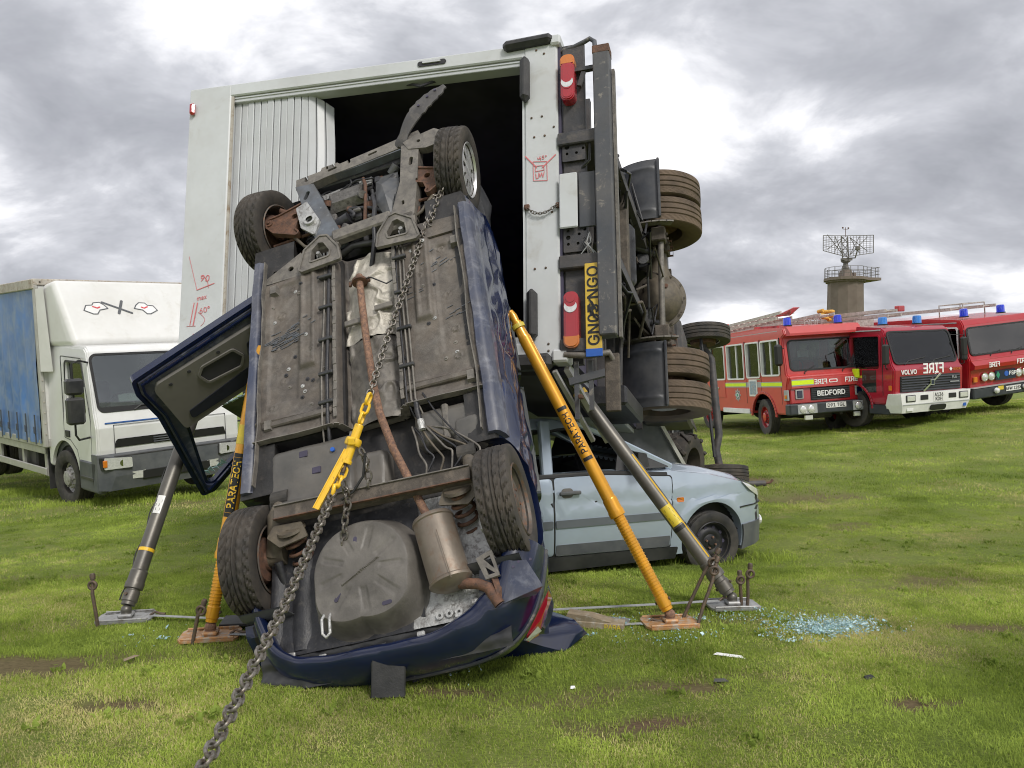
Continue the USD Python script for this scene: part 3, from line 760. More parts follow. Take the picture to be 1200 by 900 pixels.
# chassis and running gear
for y in (-.42, .42):
    part(lor, 'chassis_rail', join(b(.10, 9.4, y - .04, y + .04, -.11, -.095), b(.10, 9.4, y - .04, y + .04, -.37, -.355), b(.10, 9.4, y - math.copysign(.04, y) - .005, y - math.copysign(.04, y) + .005, -.37, -.095)), 'chassis_black')
for x in np.arange(.35, 7.4, .47):
    part(lor, 'cross_bearer', b(x - .03, x + .03, -BW + .03, BW - .03, -.095, -.022), 'chassis_black')
for x in (1.0, 3.4, 4.9, 6.4):
    part(lor, 'chassis_crossmember', b(x - .05, x + .05, -.38, .38, -.36, -.14, .01), 'chassis_brown')
AX, AZ = 2.6, -.44
part(lor, 'rear_axle', join(tube([(AX, -.98, AZ), (AX, -.55, AZ), (AX, -.30, AZ), (AX, -.20, AZ), (AX, .20, AZ), (AX, .30, AZ), (AX, .55, AZ), (AX, .98, AZ)], [.085, .085, .095, .13, .13, .095, .085, .085], 18)), 'axle_brown', smooth=40)
dfm = lathe([(0, -.23), (.06, -.225), (.12, -.205), (.18, -.16), (.215, -.09), (.222, -.05), (.265, -.045), (.265, -.015), (.24, 0), (.24, .06), (.20, .16), (.12, .30), (.07, .42), (0, .42)], (AX, .06, AZ), (1, 0, .12), 40)
dfm.vertices[:, 1] = .06 + (dfm.vertices[:, 1] - .06) * 1.12
df = part(lor, 'differential', dfm, 'axle_brown', 'round dusty differential housing', smooth=40)
part(df, 'filler_plug', cyl((AX - .19, -.03, AZ - .08), (AX - .22, -.03, AZ - .09), .022, n=8), 'rust')
part(df, 'bolts', join(*[cyl((AX - .05, .06 + .28 * math.sin(t), AZ + .25 * math.cos(t)), (AX - .065, .06 + .28 * math.sin(t), AZ + .25 * math.cos(t)), .013, n=6) for t in np.arange(0, 6.28, .52)]), 'chassis_brown', kind='stuff')
part(lor, 'prop_shaft', cyl((AX + .35, .05, AZ + .04), (6.9, .0, -.25), .06, n=14), 'chassis_brown', smooth=60)
part(lor, 'anti_roll_bar', tube([(AX - .02, -.62, AZ + .10), (AX - .20, -.62, AZ - .01), (AX - .34, -.60, AZ - .06), (AX - .37, -.54, AZ - .07), (AX - .37, .52, AZ - .05), (AX - .36, .60, AZ - .04), (AX - .24, .66, AZ + .02), (AX - .02, .67, AZ + .08)], .030, 12), 'frame_steel', smooth=60)
for s in (-1, 1):
    y = s * .50
    sp_ = part(lor, 'spring_pack', join(*[tube([(AX - .95 + .08 * k, y, -.30 + .0 * k), (AX - .5 + .02 * k, y, AZ + .13 - .02 * k), (AX, y, AZ + .10 - .022 * k), (AX + .5 - .02 * k, y, AZ + .13 - .02 * k), (AX + .95 - .08 * k, y, -.30)], .012, 4) for k in range(3)]), 'chassis_brown')
    part(lor, 'spring_seat', join(b(AX - .10, AX + .10, y - .06, y + .06, AZ - .12, AZ + .14, .012), b(AX - .42, AX - .10, y - .05, y + .05, AZ - .08, AZ - .03, .008), b(AX - .44, AX - .30, y - .07, y + .07, AZ - .12, AZ + .02, .01)), 'chassis_brown')
    for dx_ in (-.08, .08):
        part(lor, 'u_bolt', tube([(AX + dx_, y - .05, AZ + .16), (AX + dx_, y - .05, AZ - .15), (AX + dx_, y + .05, AZ - .15), (AX + dx_, y + .05, AZ + .16)], .011, 6), 'rust')
    for q in range(3):
        part(lor, 'bolt', cyl((AX - .39 + .12 * q, y, AZ - .12), (AX - .39 + .12 * q, y, AZ - .14), .014, n=6), 'chassis_brown')
    part(lor, 'air_bellows', lathe([(0, -.10), (.11, -.10), (.13, -.05), (.11, 0), (.13, .05), (.11, .10), (0, .10)], (AX + .35, s * .48, -.36), (0, 0, 1), 20), 'rubber', smooth=40)
    part(lor, 'damper', cyl((AX - .25, s * .36, AZ), (AX - .55, s * .40, -.14), .035, n=12), 'engine_dark', smooth=60)
    part(lor, 'brake_chamber', lathe([(0, -.12), (.06, -.12), (.085, -.08), (.085, .0), (.075, .06), (.03, .09), (0, .09)], (AX - .22, s * .30, AZ + .14), (1, 0, .2), 20), 'engine_dark', smooth=40)
    # curved steel bracket beside the wheels
    a = np.linspace(math.radians(100), math.radians(205), 14)
    part(lor, 'mudguard_bracket', join(*[bar((AX + .52 * math.cos(a[k]), s * .58, AZ + .46 * math.sin(a[k])), (AX + .52 * math.cos(a[k + 1]), s * .58, AZ + .46 * math.sin(a[k + 1])), .10, .014, up=(0, 1, 0)) for k in range(13)]), 'frame_steel')
TT = tyre(.46, .27, .28, 'truck', 132)
def truck_rim(flat=True):
    return lathe([(.29, -.11), (.28, -.118), (.262, -.10), (.255, -.03), (.22, .02), (.19, .035), (.13, .03), (.125, .075), (.07, .085), (0, .085)], (0, 0, 0), (0, 1, 0), 48)
def big_wheel(parent, x, y, z, side, mats=('tyre_brown', 'rim_truck'), tm_=None, steer=0, lab=None, bolts=10):
    w = xpart(parent, 'wheel', rot(steer) @ (np.eye(3) if side > 0 else np.diag([-1.0, -1.0, 1.0])), (x, y, z), lab)
    part(w, 'tyre', TT if tm_ is None else tm_, mats[0], smooth=35)
    part(w, 'rim', truck_rim(), mats[1], smooth=40)
    part(w, 'drum', lathe([(0, -.16), (.20, -.16), (.215, -.14), (.215, .0)], (0, 0, 0), (0, 1, 0), 32), 'rust', smooth=40)
    for k in range(bolts):
        t = k * 2 * PI / bolts
        part(w, 'wheel_nut', cyl((.165 * math.cos(t), .03, .165 * math.sin(t)), (.165 * math.cos(t), .058, .165 * math.sin(t)), .016, n=6), mats[1])
    return w
big_wheel(lor, AX, -1.05, AZ, -1, lab='upper outer rear wheel', bolts=0)
big_wheel(lor, AX, -.76, AZ, 1, ('tyre_brown', 'rust'), lab='upper inner rear wheel with a worn brown tread', bolts=0)
big_wheel(lor, AX, .78, AZ, -1, ('tyre_brown', 'rust'), lab='lower inner rear wheel', bolts=0)
big_wheel(lor, AX, 1.10, AZ, 1, lab='lower outer rear wheel', bolts=0)
big_wheel(lor, 8.1, -1.02, -.62, -1, ('tyre_dusty', 'rim_truck'), lab='front wheel standing out at the top', bolts=0)
big_wheel(lor, 8.1, 1.36, -.78, 1, ('tyre_dusty', 'rim_truck'), lab='front wheel lying flat on the grass', bolts=0)
for s, y0, y1 in ((-1, -1.24, -.62), (1, .62, 1.24)):
    # plastic mudguard: quarter shell behind the pair of wheels, with pressed ribs
    a = np.linspace(math.radians(112), math.radians(190), 22)
    V, F = [], []
    ys = np.array([y0, y0 + .008, y0 + .06, y0 + .075, y0 + .10, y0 + .115, y0 + .16, y0 + .175, (y0 + y1) / 2, y1 - .175, y1 - .16, y1 - .115, y1 - .10, y1 - .075, y1 - .06, y1 - .008, y1])
    rib = np.array([0, 0, 0, .012, .012, 0, 0, 0, 0, 0, 0, 0, .012, .012, 0, 0, 0])
    ny = len(ys)
    for sh, th in ((0, 0), (1, .012)):
        for t in a:
            kk = smoothstep(np.array(math.degrees(t)), 118, 122).item() * smoothstep(np.array(math.degrees(t)), 187, 182).item()
            for yv, rb_ in zip(ys, rib):
                R_ = .545 + rb_ * kk - th
                V.append((AX + R_ * math.cos(t), yv, AZ + .90 * R_ * math.sin(t)))
    na = len(a)
    for k in range(na - 1):
        for j in range(ny - 1):
            q = k * ny + j
            F += [(q, q + 1, q + ny + 1), (q, q + ny + 1, q + ny)]
            q2 = na * ny + q
            F += [(q2, q2 + ny + 1, q2 + 1), (q2, q2 + ny, q2 + ny + 1)]
    for k in range(na - 1):
        for j in (0, ny - 1):
            q, q2 = k * ny + j, na * ny + k * ny + j
            F += [(q, q + ny, q2 + ny), (q, q2 + ny, q2)]
    for k in (0, na - 1):
        for j in range(ny - 1):
            q, q2 = k * ny + j, na * ny + k * ny + j
            F += [(q, q2, q2 + 1), (q, q2 + 1, q + 1)]
    mg = part(lor, 'mudguard', tm(V, F), 'mudguard_plastic', 'dark ribbed plastic mudguard', smooth=30)
    part(mg, 'lip', join(b(AX - .575, AX - .53, y0, y1, AZ - .10, AZ - .075, .006)), 'mudguard_plastic')
    part(lor, 'mudguard_stay', tube([(1.62, s * .40, -.22), (1.72, s * .75, -.16), (1.75, s * 1.1, -.14)], .02, 8), 'chassis_black')
# front axle, springs, tanks, side guards
part(lor, 'front_axle', tube([(8.1, -1.0, -.62), (8.1, -.8, -.62), (8.1, -.6, -.74), (8.1, .7, -.80), (8.1, .95, -.74), (8.1, 1.2, -.78)], .065, 10), 'chassis_black', smooth=50)
part(lor, 'steering_rod', tube([(7.8, -.9, -.60), (7.8, 1.1, -.72)], .025, 8), 'engine_dark', smooth=60)
part(lor, 'fuel_tank', b(4.6, 5.8, -.36, .10, -.50, -.10, .05), 'chassis_black', 'boxy fuel tank')
part(lor, 'battery_box', b(3.6, 4.3, .55, 1.15, -.62, -.10, .03), 'chassis_black')
part(lor, 'air_tank', lathe([(0, -.35), (.10, -.33), (.13, -.28), (.13, .28), (.10, .33), (0, .35)], (4.0, -.75, -.30), (0, 1, 0), 20), 'bar_grey', smooth=40)
part(lor, 'air_tank', lathe([(0, -.30), (.09, -.28), (.12, -.24), (.12, .24), (.09, .28), (0, .30)], (1.35, .02, -.25), (0, 1, 0), 20), 'engine_dark', smooth=40)
part(lor, 'spare_carrier', join(b(3.2, 3.28, -.5, .5, -.52, -.44), b(3.2, 3.9, -.45, -.40, -.50, -.45), b(3.2, 3.9, .30, .35, -.52, -.45)), 'chassis_brown')
for k in range(30):
    r = np.random.default_rng(640 + k)
    x, y, z = r.uniform(.5, 2.6), r.uniform(-.55, .6), r.uniform(-.44, -.12)
    part(lor, 'air_line', tube([(x, y, z), (x + r.uniform(-.3, .3), y + r.uniform(-.2, .2), z - .1), (x + r.uniform(0, .6), y + r.uniform(-.3, .3), z - r.uniform(0, .12)), (x + .6, y + r.uniform(-.3, .3), z)], r.uniform(.008, .016), 6), ('engine_dark', 'black_plastic', 'chassis_brown')[k % 3], smooth=60)
# rear nearside: bent step brackets and rails hanging below the bottom corner
part(lor, 'bracket_arm', join(tube([(-.02, 1.22, -.03), (-.03, 1.24, -.20), (-.02, 1.225, -.34), (.05, 1.27, -.36), (.10, 1.46, -.34)], .022, 8)), 'frame_steel', smooth=50)
part(lor, 'bracket_arm', bar((.05, 1.40, -.05), (.05, 1.34, -.34), .05, .05), 'bar_grey')
part(lor, 'hinge_plate', b(.02, .06, 1.22, 1.62, -.40, -.30, .006), 'chassis_brown')
part(lor, 'lower_panel', b(.9, 1.9, 1.26, 1.42, -.32, -.02, .02), 'engine_dark', 'dark panel below the lower mudguard')
part(lor, 'lower_rail', join(bar((.05, 1.30, -.03), (.55, 1.75, -.22), .04, .04), bar((.02, 1.32, .05), (.5, 1.75, -.12), .03, .03)), 'alloy_rail')
part(lor, 'lower_strut', join(bar((.04, 1.26, -.10), (.06, 1.66, -.10), .03, .03), bar((.04, 1.26, -.20), (.06, 1.6, -.20), .03, .03)), 'bar_grey')
part(lor, 'lamp_stub', b(-.02, .03, 1.50, 1.53, -.15, -.12, .006), 'rust')
part(lor, 'lower_skirt', rack(b(.2, 2.2, BW + .005, BW + .07, -.02, .8, .03)), 'interior_dark')
# cab, beyond the box
cp_ = sub(man(hull([(7.75, y, z) for y in (-1.12, 1.12) for z in (.05, 2.0)] + [(7.8, y, 2.25) for y in (-1.0, 1.0)] + [(9.55, y, z) for y in (-1.12, 1.12) for z in (.05, .9)] + [(9.35, y, 2.2) for y in (-1.0, 1.0)])), b(7.5, 8.75, -1.5, -.70, -1.2, -.05), b(7.5, 8.75, .70, 1.5, -1.2, -.05))
cab_ = part(lor, 'cab', cp_, 'lorry_white', 'white cab at the far end of the box')
part(cab_, 'windscreen', onplane(P2((-1.0, 0), (1.0, 0), (.9, 1.1), (-.9, 1.1), r=.06), (9.56, 0, .95), (0, 1, 0), (-.16, 0, 1), 0, .01), 'windscreen_glass')
for s in (-1, 1):
    part(cab_, 'cab_window', onplane(P2((8.3, .9), (9.4, .9), (9.25, 1.9), (8.3, 1.9), r=.06), (0, s * 1.125, 0), (1, 0, 0), (0, -.06 * s, 1), -.02, .02), 'tint_film')
part(cab_, 'bumper', b(9.35, 9.6, -1.15, 1.15, -.30, .04, .05), 'truck_grey')
# ------------------------------------------------------------------ upended dark blue hatchback, underside towards the camera
# local frame: x forward (now up), y the car's left, z the car's roof side; origin midway between the axles at axle height
CAR_A, CAR_T = rot(103.7, -55.7, 153.35), np.array((-0.891, 4.763, 1.72))
car = thing('upended_car', 'dark blue hatchback stood on its tail with its brown underside facing out, chained up', 'car', CAR_T, CAR_A)
def cw(p):
    return CAR_A @ np.asarray(p, float) + CAR_T
def cl(p):
    return CAR_A.T @ (np.asarray(p, float) - CAR_T)

def car_warp(v):
    x, y, z = v.T.copy()
    s = np.interp(z, [-.14, -.02, .12, .34, .6, .75, 1.2], [.90, .955, .985, 1.0, .955, .90, .66])
    s = s * np.interp(x, [-1.9, -1.65, -1.2, .9, 1.3, 1.6], [.88, .955, 1.0, 1.0, .95, .86])
    y2 = y * s
    edge = smoothstep(np.abs(y), .6, .82)
    P = np.stack([x * 3.0, z * 7.0 + 3, np.sign(y) * 2.0], -1)
    n = meshkit.fbm(P, 4, 5) - .5
    r = 1 - np.abs(2 * meshkit.fbm(P * .62 + 7, 3, 9) - 1)
    crush = edge * (y > 0) * smoothstep(z, .0, .14)
    y2 = y2 + crush * (n * .085 - smoothstep(r, .86, .98) * .03 + .012)
    x2 = x + edge * n * .02
    # style line along the flank
    y2 = y2 - np.sign(y) * edge * .012 * np.exp(-((z - .42) / .03) ** 2)
    return np.stack([x2, y2, z], 1)

low = ext([(-1.66, .02), (-1.80, .18), (-1.84, .40), (-1.80, .60), (-1.3, .67), (.70, .69), (1.05, .62), (1.45, .50), (1.50, .30), (1.45, .12), (.92, -.125), (-.92, -.125)], 'y', -.82, .82)
cuts = [b(.66, 1.8, -.50, .54, -.4, .40), b(-1.9, -.60, -.60, .66, -.4, .03), b(-.62, .70, -.66, .72, -.4, -.085), b(-.64, .72, -.13, .24, -.4, .06)]
for sx in (1.25, -1.25):
    for y0, y1 in ((-1.0, -.46), (.50, 1.0)):
        cuts.append(cyl((sx, y0, .02), (sx, y1, .02), .35, n=40))
cuts.append(b(1.02, 1.8, .5, 1.0, -.4, .30))        # torn away front wing corner
body = warp(sub(low, *cuts), car_warp, .055)
under, outer_skin = split(body, lambda c, n: (np.abs(c[:, 1]) < .70) & (c[:, 2] < .5) & (c[:, 0] > -1.83) | (c[:, 2] < -.08))
part(car, 'body', outer_skin, 'navy_paint', smooth=50)
part(car, 'underbody', under, 'cavity_dark', 'dark dusty underbody', smooth=50)
gh = ext([(-1.70, .58), (-1.45, 1.0), (-1.0, 1.14), (.0, 1.14), (.40, 1.02), (1.0, .60)], 'y', -.80, .80)
part(car, 'roof', warp(gh, car_warp, .07), 'navy_paint', 'dark blue cabin top crushed against the lorry', smooth=50)
for x0, x1 in ((-.05, .62), (-.95, -.12)):
    p = P2((x0, .0), (x1, .0), (x1 - (.28 if x0 > -.1 else 0), .36), (x0 + .0, .40), r=.04)
    part(car, 'side_window', onplane(p, (0, .772, .70), (1, 0, 0), (0, -.42, .9), -.03, .006), 'tint_film')
# sills
for y0, nm in ((.755, 'left'), (-.695, 'right')):
    pts = [(x, y0 + (.0 if x > -.85 else -.02), -.10) for x in np.linspace(-.90, .80, 14)]
    m = join(*[hull([(x + dx, y0 + dy * 1.0, dz) for dx in (0, .132) for dy, dz in ((-.055, -.11), (-.03, -.145), (.02, -.14), (.055, -.10), (.062, .02), (-.05, .02))]) for x in np.arange(-.90, .79, .13)])
    m = man(hull([(x + 0, y0 + dy, dz) for x in (-.90, .80) for dy, dz in ((-.05, -.12), (-.035, -.150), (.0, -.150), (.024, -.13), (.044, -.08), (.050, -.03), (-.05, -.03))])).refine_to_length(.05)
    m = tri(m)
    v = np.array(m.vertices)
    v += ((meshkit.fbm(v * 7 + y0, 3, 4) - .5) * .022)[:, None] * np.array([0, .8, .8])
    part(car, 'sill', tm(v, m.faces), 'navy_scuffed', 'dusty scuffed dark blue sill', smooth=40)
    fl = [(x, y0 + (-.062 if y0 > 0 else .055) + .006 * math.sin(x * 9), -.155 + .004 * math.sin(x * 23)) for x in np.linspace(-.88, .76, 40)]
    part(car, 'sill_flange', join(*[bar(fl[k], fl[k + 1], .006, .035) for k in range(39)]), 'frame_steel')

# floor pressing with tunnel, rails, beads and grommets
GROM = [(.30, -.53), (.06, -.56), (-.20, -.50), (-.02, -.30), (.50, -.45), (.36, .62), (.10, .57), (-.16, .60), (.30, .41), (.48, .56), (-.38, -.56), (-.36, .60)]
def floor_z(x, y):
    yc = .055
    t = smoothstep(np.abs(y - yc), .21, .165)
    z = -.128 + .105 * t
    for ry, x0 in ((-.335, -.16), (.43, -.06)):
        k = smoothstep(np.abs(y - ry), .062, .045) * smoothstep(x, x0, x0 + .03)
        z = z - .026 * k
        z = z + .010 * smoothstep(np.abs(y - ry), .03, .022) * smoothstep(x, x0 + .04, x0 + .07)
    for cx, cy in GROM:
        r = np.hypot(x - cx, y - cy)
        z = z - .007 * (smoothstep(r, .026, .020) - smoothstep(r, .014, .010)) + .004 * smoothstep(r, .040, .030)
    z = z + .010 * smoothstep(np.abs(y + .50), .10, .085) * smoothstep(np.abs(x - .1), .46, .44)
    z = z + .010 * smoothstep(np.abs(y - .60), .09, .075) * smoothstep(np.abs(x - .1), .42, .40)
    z = z - .012 * smoothstep(x, -.54, -.60) * (1 - t) - .012 * np.exp(-((x + .47) / .012) ** 2) * (1 - t)
    z = z + .06 * smoothstep(x, .56, .70) * (1 - t)
    n = meshkit.fbm(np.stack([x * 3.2, y * 3.2, x * 0], -1), 4, 3) - .5
    n2 = meshkit.fbm(np.stack([x * 17, y * 17, x * 0 + 3], -1), 2, 8) - .5
    return z + n * .035 + n2 * .004
fp = sheet(np.arange(-.605, .705, .0095), np.arange(-.665, .721, .0095), floor_z)
part(car, 'floor_pan', fp, 'underseal', 'brown dusty floor pressing with rails and rubber plugs', smooth=40)
edge = [(-.607, y, floor_z(np.array(-.605), np.array(y)).item()) for y in np.linspace(-.66, .72, 60)]
part(car, 'floor_edge', join(*[bar(edge[k], edge[k + 1], .005, .05, up=(0, 0, 1)) for k in range(59)]), 'frame_steel')
# bare scrapes on the floor
SCR = []
for cx, cy, a, k in ((.10, -.53, .3, 36), (.12, -.46, .3, 30), (.20, -.40, .9, 9), (.36, .53, 1.2, 9), (.20, .33, .2, 6), (-.05, .62, .5, 9)):
    for j in range(k):
        px, py = cx + rng.normal(0, .03), cy + rng.normal(0, .05)
        L = rng.uniform(.02, .07)
        z = floor_z(np.array(px), np.array(py)).item() - .003
        SCR.append(bar((px - .2 * L, py - L / 2, z), (px + .2 * L * a, py + L / 2, z), .005, .003))
part(car, 'scrapes', join(*SCR), 'blue_steel', 'bluish scrapes through the underseal', kind='stuff')
for k in range(34):
    r = np.random.default_rng(900 + k)
    px, py = r.uniform(-.56, .58), r.choice([r.uniform(-.62, -.18), r.uniform(.26, .68)])
    z = floor_z(np.array(px), np.array(py)).item()
    part(car, 'stud', lathe([(0, -.010), (.005, -.009), (.007, -.004), (.013, -.003), (.013, .002)], (px, py, z), (0, 0, 1), 10), ('frame_steel', 'engine_dark', 'galvanised')[k % 3])
def tunnel_z(x, y):
    c = (y - (.055 + .03 * np.sin(x * 3)))
    z = -.052 - .045 * (1 - (c / .15) ** 2) + .03 * smoothstep(x, .45, .60)
    n = meshkit.fbm(np.stack([x * 9, y * 14, x * 0], -1), 4, 13) - .5
    cr = 1 - np.abs(2 * meshkit.fbm(np.stack([x * 5 + 4, y * 6, x * 0 + 1], -1), 3, 17) - 1)
    return z + n * .028 - .020 * smoothstep(cr, .82, .97) - .012 * np.exp(-((x - .12) / .012) ** 2)
part(car, 'heat_shield', sheet(np.arange(-.03, .66, .007), np.arange(-.125, .235, .007), tunnel_z), 'heat_shield', 'crumpled pale heat shield in the tunnel', smooth=45)
part(car, 'heat_shield', sheet(np.arange(-.62, -.03, .008), np.arange(-.10, .215, .008), lambda x, y: tunnel_z(x - .9, y) + .006), 'frame_steel', 'grey heat shield towards the rear of the tunnel', smooth=45)
sadd = ext([(-.30, -.02), (-.18, .02), (-.18, .03), (-.30, .0)], 'y', -.1, .21)
for y0, y1, xx in ((-.10, .02, .10), (.10, .22, .16)):
    part(car, 'tunnel_bracket', b(xx - .02, xx + .02, y0, y1, -.125, -.105, .004), 'frame_steel')
# pipes and cable runs either side of the tunnel
for k, (y0, y1) in enumerate(((-.195, -.20), (-.225, -.235), (.265, .28), (.29, .305), (.315, .33))):
    pts = [(.62, y0, -.128), (.2, y0 + .004, -.150), (-.25, y1 - .003, -.152), (-.58, y1, -.15), (-.70, y1 + (.03 if k > 1 else -.02), -.08)]
    part(car, 'brake_pipe', tube(pts, .006 if k != 0 else .011, 7), 'engine_dark' if k in (0, 2) else 'frame_steel', smooth=60)
for y0, xs in ((-.21, (.5, .25, 0, -.25, -.45)), (.295, (.48, .2, -.08, -.35))):
    for x in xs:
        part(car, 'pipe_clip', b(x - .012, x + .012, y0 - .045, y0 + .045, -.166, -.14, .004), 'black_plastic')
# exhaust
ex = np.array([(.44, .015, -.135), (.40, .018, -.14), (.20, .033, -.15), (-.08, .054, -.155), (-.42, .086, -.155), (-.62, .115, -.15), (-.85, .175, -.13), (-1.04, .245, -.115), (-1.2, .30, -.10), (-1.30, .335, -.09)])
pr = part(car, 'exhaust_pipe', tube(ex, .0225, 14), 'rust_light', 'rusty exhaust pipe broken off at the front', smooth=60)
part(pr, 'flange', join(lathe([(.0, -.008), (.05, -.008), (.05, .008), (0, .008)], (.385, .019, -.14), (1, -.07, .04), 20), cyl((.40, -.045, -.14), (.37, -.045, -.14), .010), cyl((.40, .082, -.14), (.37, .082, -.14), .010)), 'rust')
part(pr, 'sensor_cable', tube([(.39, .05, -.15), (.38, .10, -.16), (.30, .20, -.15), (.34, .28, -.14)], .005, 6), 'engine_dark', smooth=60)
m0, m1 = np.array((-1.275, .345, -.085)), np.array((-1.665, .425, -.075))
d = m1 - m0
sil = lathe([(0, 0), (.07, 0), (.115, .006), (.122, .02), (.124, .028), (.117, .034), (.118, .20), (.117, .365), (.124, .372), (.122, .385), (.10, .40), (.06, .42), (0, .425)], m0, d, 40)
sil = tm((sil.vertices - m0) @ np.diag([.95, .9, .85]) + m0, sil.faces)
si = part(car, 'silencer', sil, 'silencer', 'large rear silencer', smooth=40)
part(si, 'seam', tube([m0 + d * .3 + np.array((0, .03, -.114)), m0 + d * .95 + np.array((0, .03, -.112))], .002, 6), 'silencer')
part(car, 'tailpipe', join(tube([m1 + (.02, .03, 0), m1 + (.0, .12, .0), m1 + (-.03, .17, .0), m1 + (-.12, .215, .01)], .027, 14)), 'rust', smooth=60)
part(car, 'tailpipe_bore', cyl(m1 + (-.119, .215, .0095), m1 + (-.121, .216, .0105), .022), 'interior_dark')
part(car, 'exhaust_hanger', onplane(P2((-.02, -.06), (.05, -.07), (.06, .07), (-.03, .06)).difference(P2((0, -.045), (.035, -.05), (.0, 0))).difference(P2((.04, -.03), (.04, .045), (.005, .04))), (-1.60, .60, -.09), (.25, 1, 0), (1, -.25, 0), -.01, .01), 'frame_steel')
part(car, 'bracket', hull([(-1.62, .70, -.02), (-1.80, .66, -.02), (-1.78, .60, .0), (-1.64, .62, -.09), (-1.75, .64, -.09)]), 'rust')
part(car, 'bracket', b(-1.42, -1.30, .60, .64, -.12, -.02, .006), 'galvanised')

# fuel tank, in two lobes
def lobes(c, s, r, seed, amp=.012):
    (cx, cy, cz), (sx, sy, sz) = c, s
    m = m3.Manifold.hull(m3.Manifold.compose([m3.Manifold.sphere(r, 20).translate((cx + dx * (sx - r), cy + dy * (sy - r), cz + dz * max(sz - r, .0))) for dx in (-1, 1) for dy in (-1, 1) for dz in (-1, 1)])) if False else None
    pts = []
    ico = trimesh.creation.icosphere(2, r).vertices
    for dx in (-1, 1):
        for dy in (-1, 1):
            for dz in (-1, 1):
                pts.append(ico + (cx + dx * (sx - r), cy + dy * (sy - r), cz + dz * max(sz - r, 0)))
    m = tri(man(hull(np.concatenate(pts))).refine_to_length(.035))
    v = np.array(m.vertices)
    v[:, 2] += (meshkit.fbm(v * 8, 3, seed) - .5) * amp * 2
    return tm(v, m.faces)
tk = part(car, 'fuel_tank', join(lobes((-.86, -.32, -.04), (.19, .26, .09), .05, 2), lobes((-.93, -.0, -.02), (.14, .12, .07), .05, 3)), 'tank_plastic', 'smooth grey fuel tank', smooth=60)
for x, y in ((-.74, -.36), (-.86, -.28)):
    part(tk, 'recess', b(x - .02, x + .02, y - .025, y + .025, -.137, -.122, .003), 'interior_dark')
part(tk, 'stud', cyl((-.76, -.18, -.13), (-.76, -.18, -.142), .013, n=14), 'plate_blue')
part(tk, 'strap', tube([(-.66, -.08, -.09), (-.85, -.10, -.142), (-1.02, -.12, -.10)], [.018] * 3, 6), 'frame_steel')
cx = part(car, 'canister', join(lobes((-.75, .50, -.04), (.11, .21, .075), .05, 4), lobes((-.83, .60, -.05), (.09, .09, .075), .045, 5)), 'tank_plastic', 'grey plastic canister beside the tank', smooth=60)
part(cx, 'band', b(-.865, -.64, .46, .50, -.125, -.02, .01), 'frame_steel')
part(car, 'cross_panel', sheet(np.linspace(-1.12, -.60, 40), np.linspace(-.60, .66, 80), lambda x, y: .015 + (meshkit.fbm(np.stack([x * 6, y * 6, x * 0], -1), 3, 6) - .5) * .03), 'cavity_dark', smooth=45)
# pipe nest in front of the beam
for k in range(7):
    r = np.random.default_rng(100 + k)
    y0 = .30 + k * .05
    pts = [(-.66 - r.uniform(0, .08), .28 + k * .012, -.10), (-.80 - r.uniform(0, .05), .31 + k * .03, -.13), (-.92, y0 + .02, -.12 - r.uniform(0, .04)), (-.97 + r.uniform(-.03, .03), y0 + .06, -.14), (-1.04, y0 + r.uniform(-.02, .05), -.12)]
    t = np.linspace(0, 4, 17)
    pts = np.stack([np.interp(t, range(5), np.array(pts)[:, j]) for j in range(3)], 1)
    pts[1:-1] = (pts[:-2] + pts[1:-1] * 2 + pts[2:]) / 4
    part(car, 'fuel_pipe', tube(pts, .006, 6), ('frame_steel', 'engine_dark', 'axle_brown')[k % 3], smooth=60)
part(car, 'cable', tube([(-.60, .33, -.15), (-.67, .335, -.15), (-.74, .345, -.14)], .016, 10), 'engine_dark', smooth=60)
part(car, 'cable_end', cyl((-.72, .345, -.14), (-.78, .352, -.135), .02, n=12), 'galvanised')
part(car, 'cable', tube([(-.55, .37, -.14), (-.68, .43, -.15), (-.86, .54, -.14), (-.93, .60, -.12)], .005, 6), 'engine_dark', smooth=60)

# rear beam axle: open channel section with trailing arms
B0, B1 = np.array((-1.085, -.50, -.135)), np.array((-1.125, .60, -.135))
e = (B1 - B0) / np.linalg.norm(B1 - B0)
n_ = np.array((0, 0, 1.0))
sec = Polygon([(-.038, -.05), (.038, -.05), (.038, .03), (.03, .03), (.03, -.041), (-.03, -.041), (-.03, .03), (-.038, .03)])
part(car, 'rear_beam', join(onplane(sec, B0, np.cross(n_, e), n_, 0, np.linalg.norm(B1 - B0))[0:] if False else onplane(sec, B0, np.cross(n_, e) * -1, n_, -np.linalg.norm(B1 - B0), 0)), 'chassis_brown', 'long channel section rear axle beam')
part(car, 'beam_lip', bar(B0 + (.038, 0, -.052), B1 + (.038, 0, -.052), .006, .02), 'frame_steel')
part(car, 'beam_lip', bar(B0 + (-.038, 0, -.052), B1 + (-.038, 0, -.052), .006, .02), 'rust')
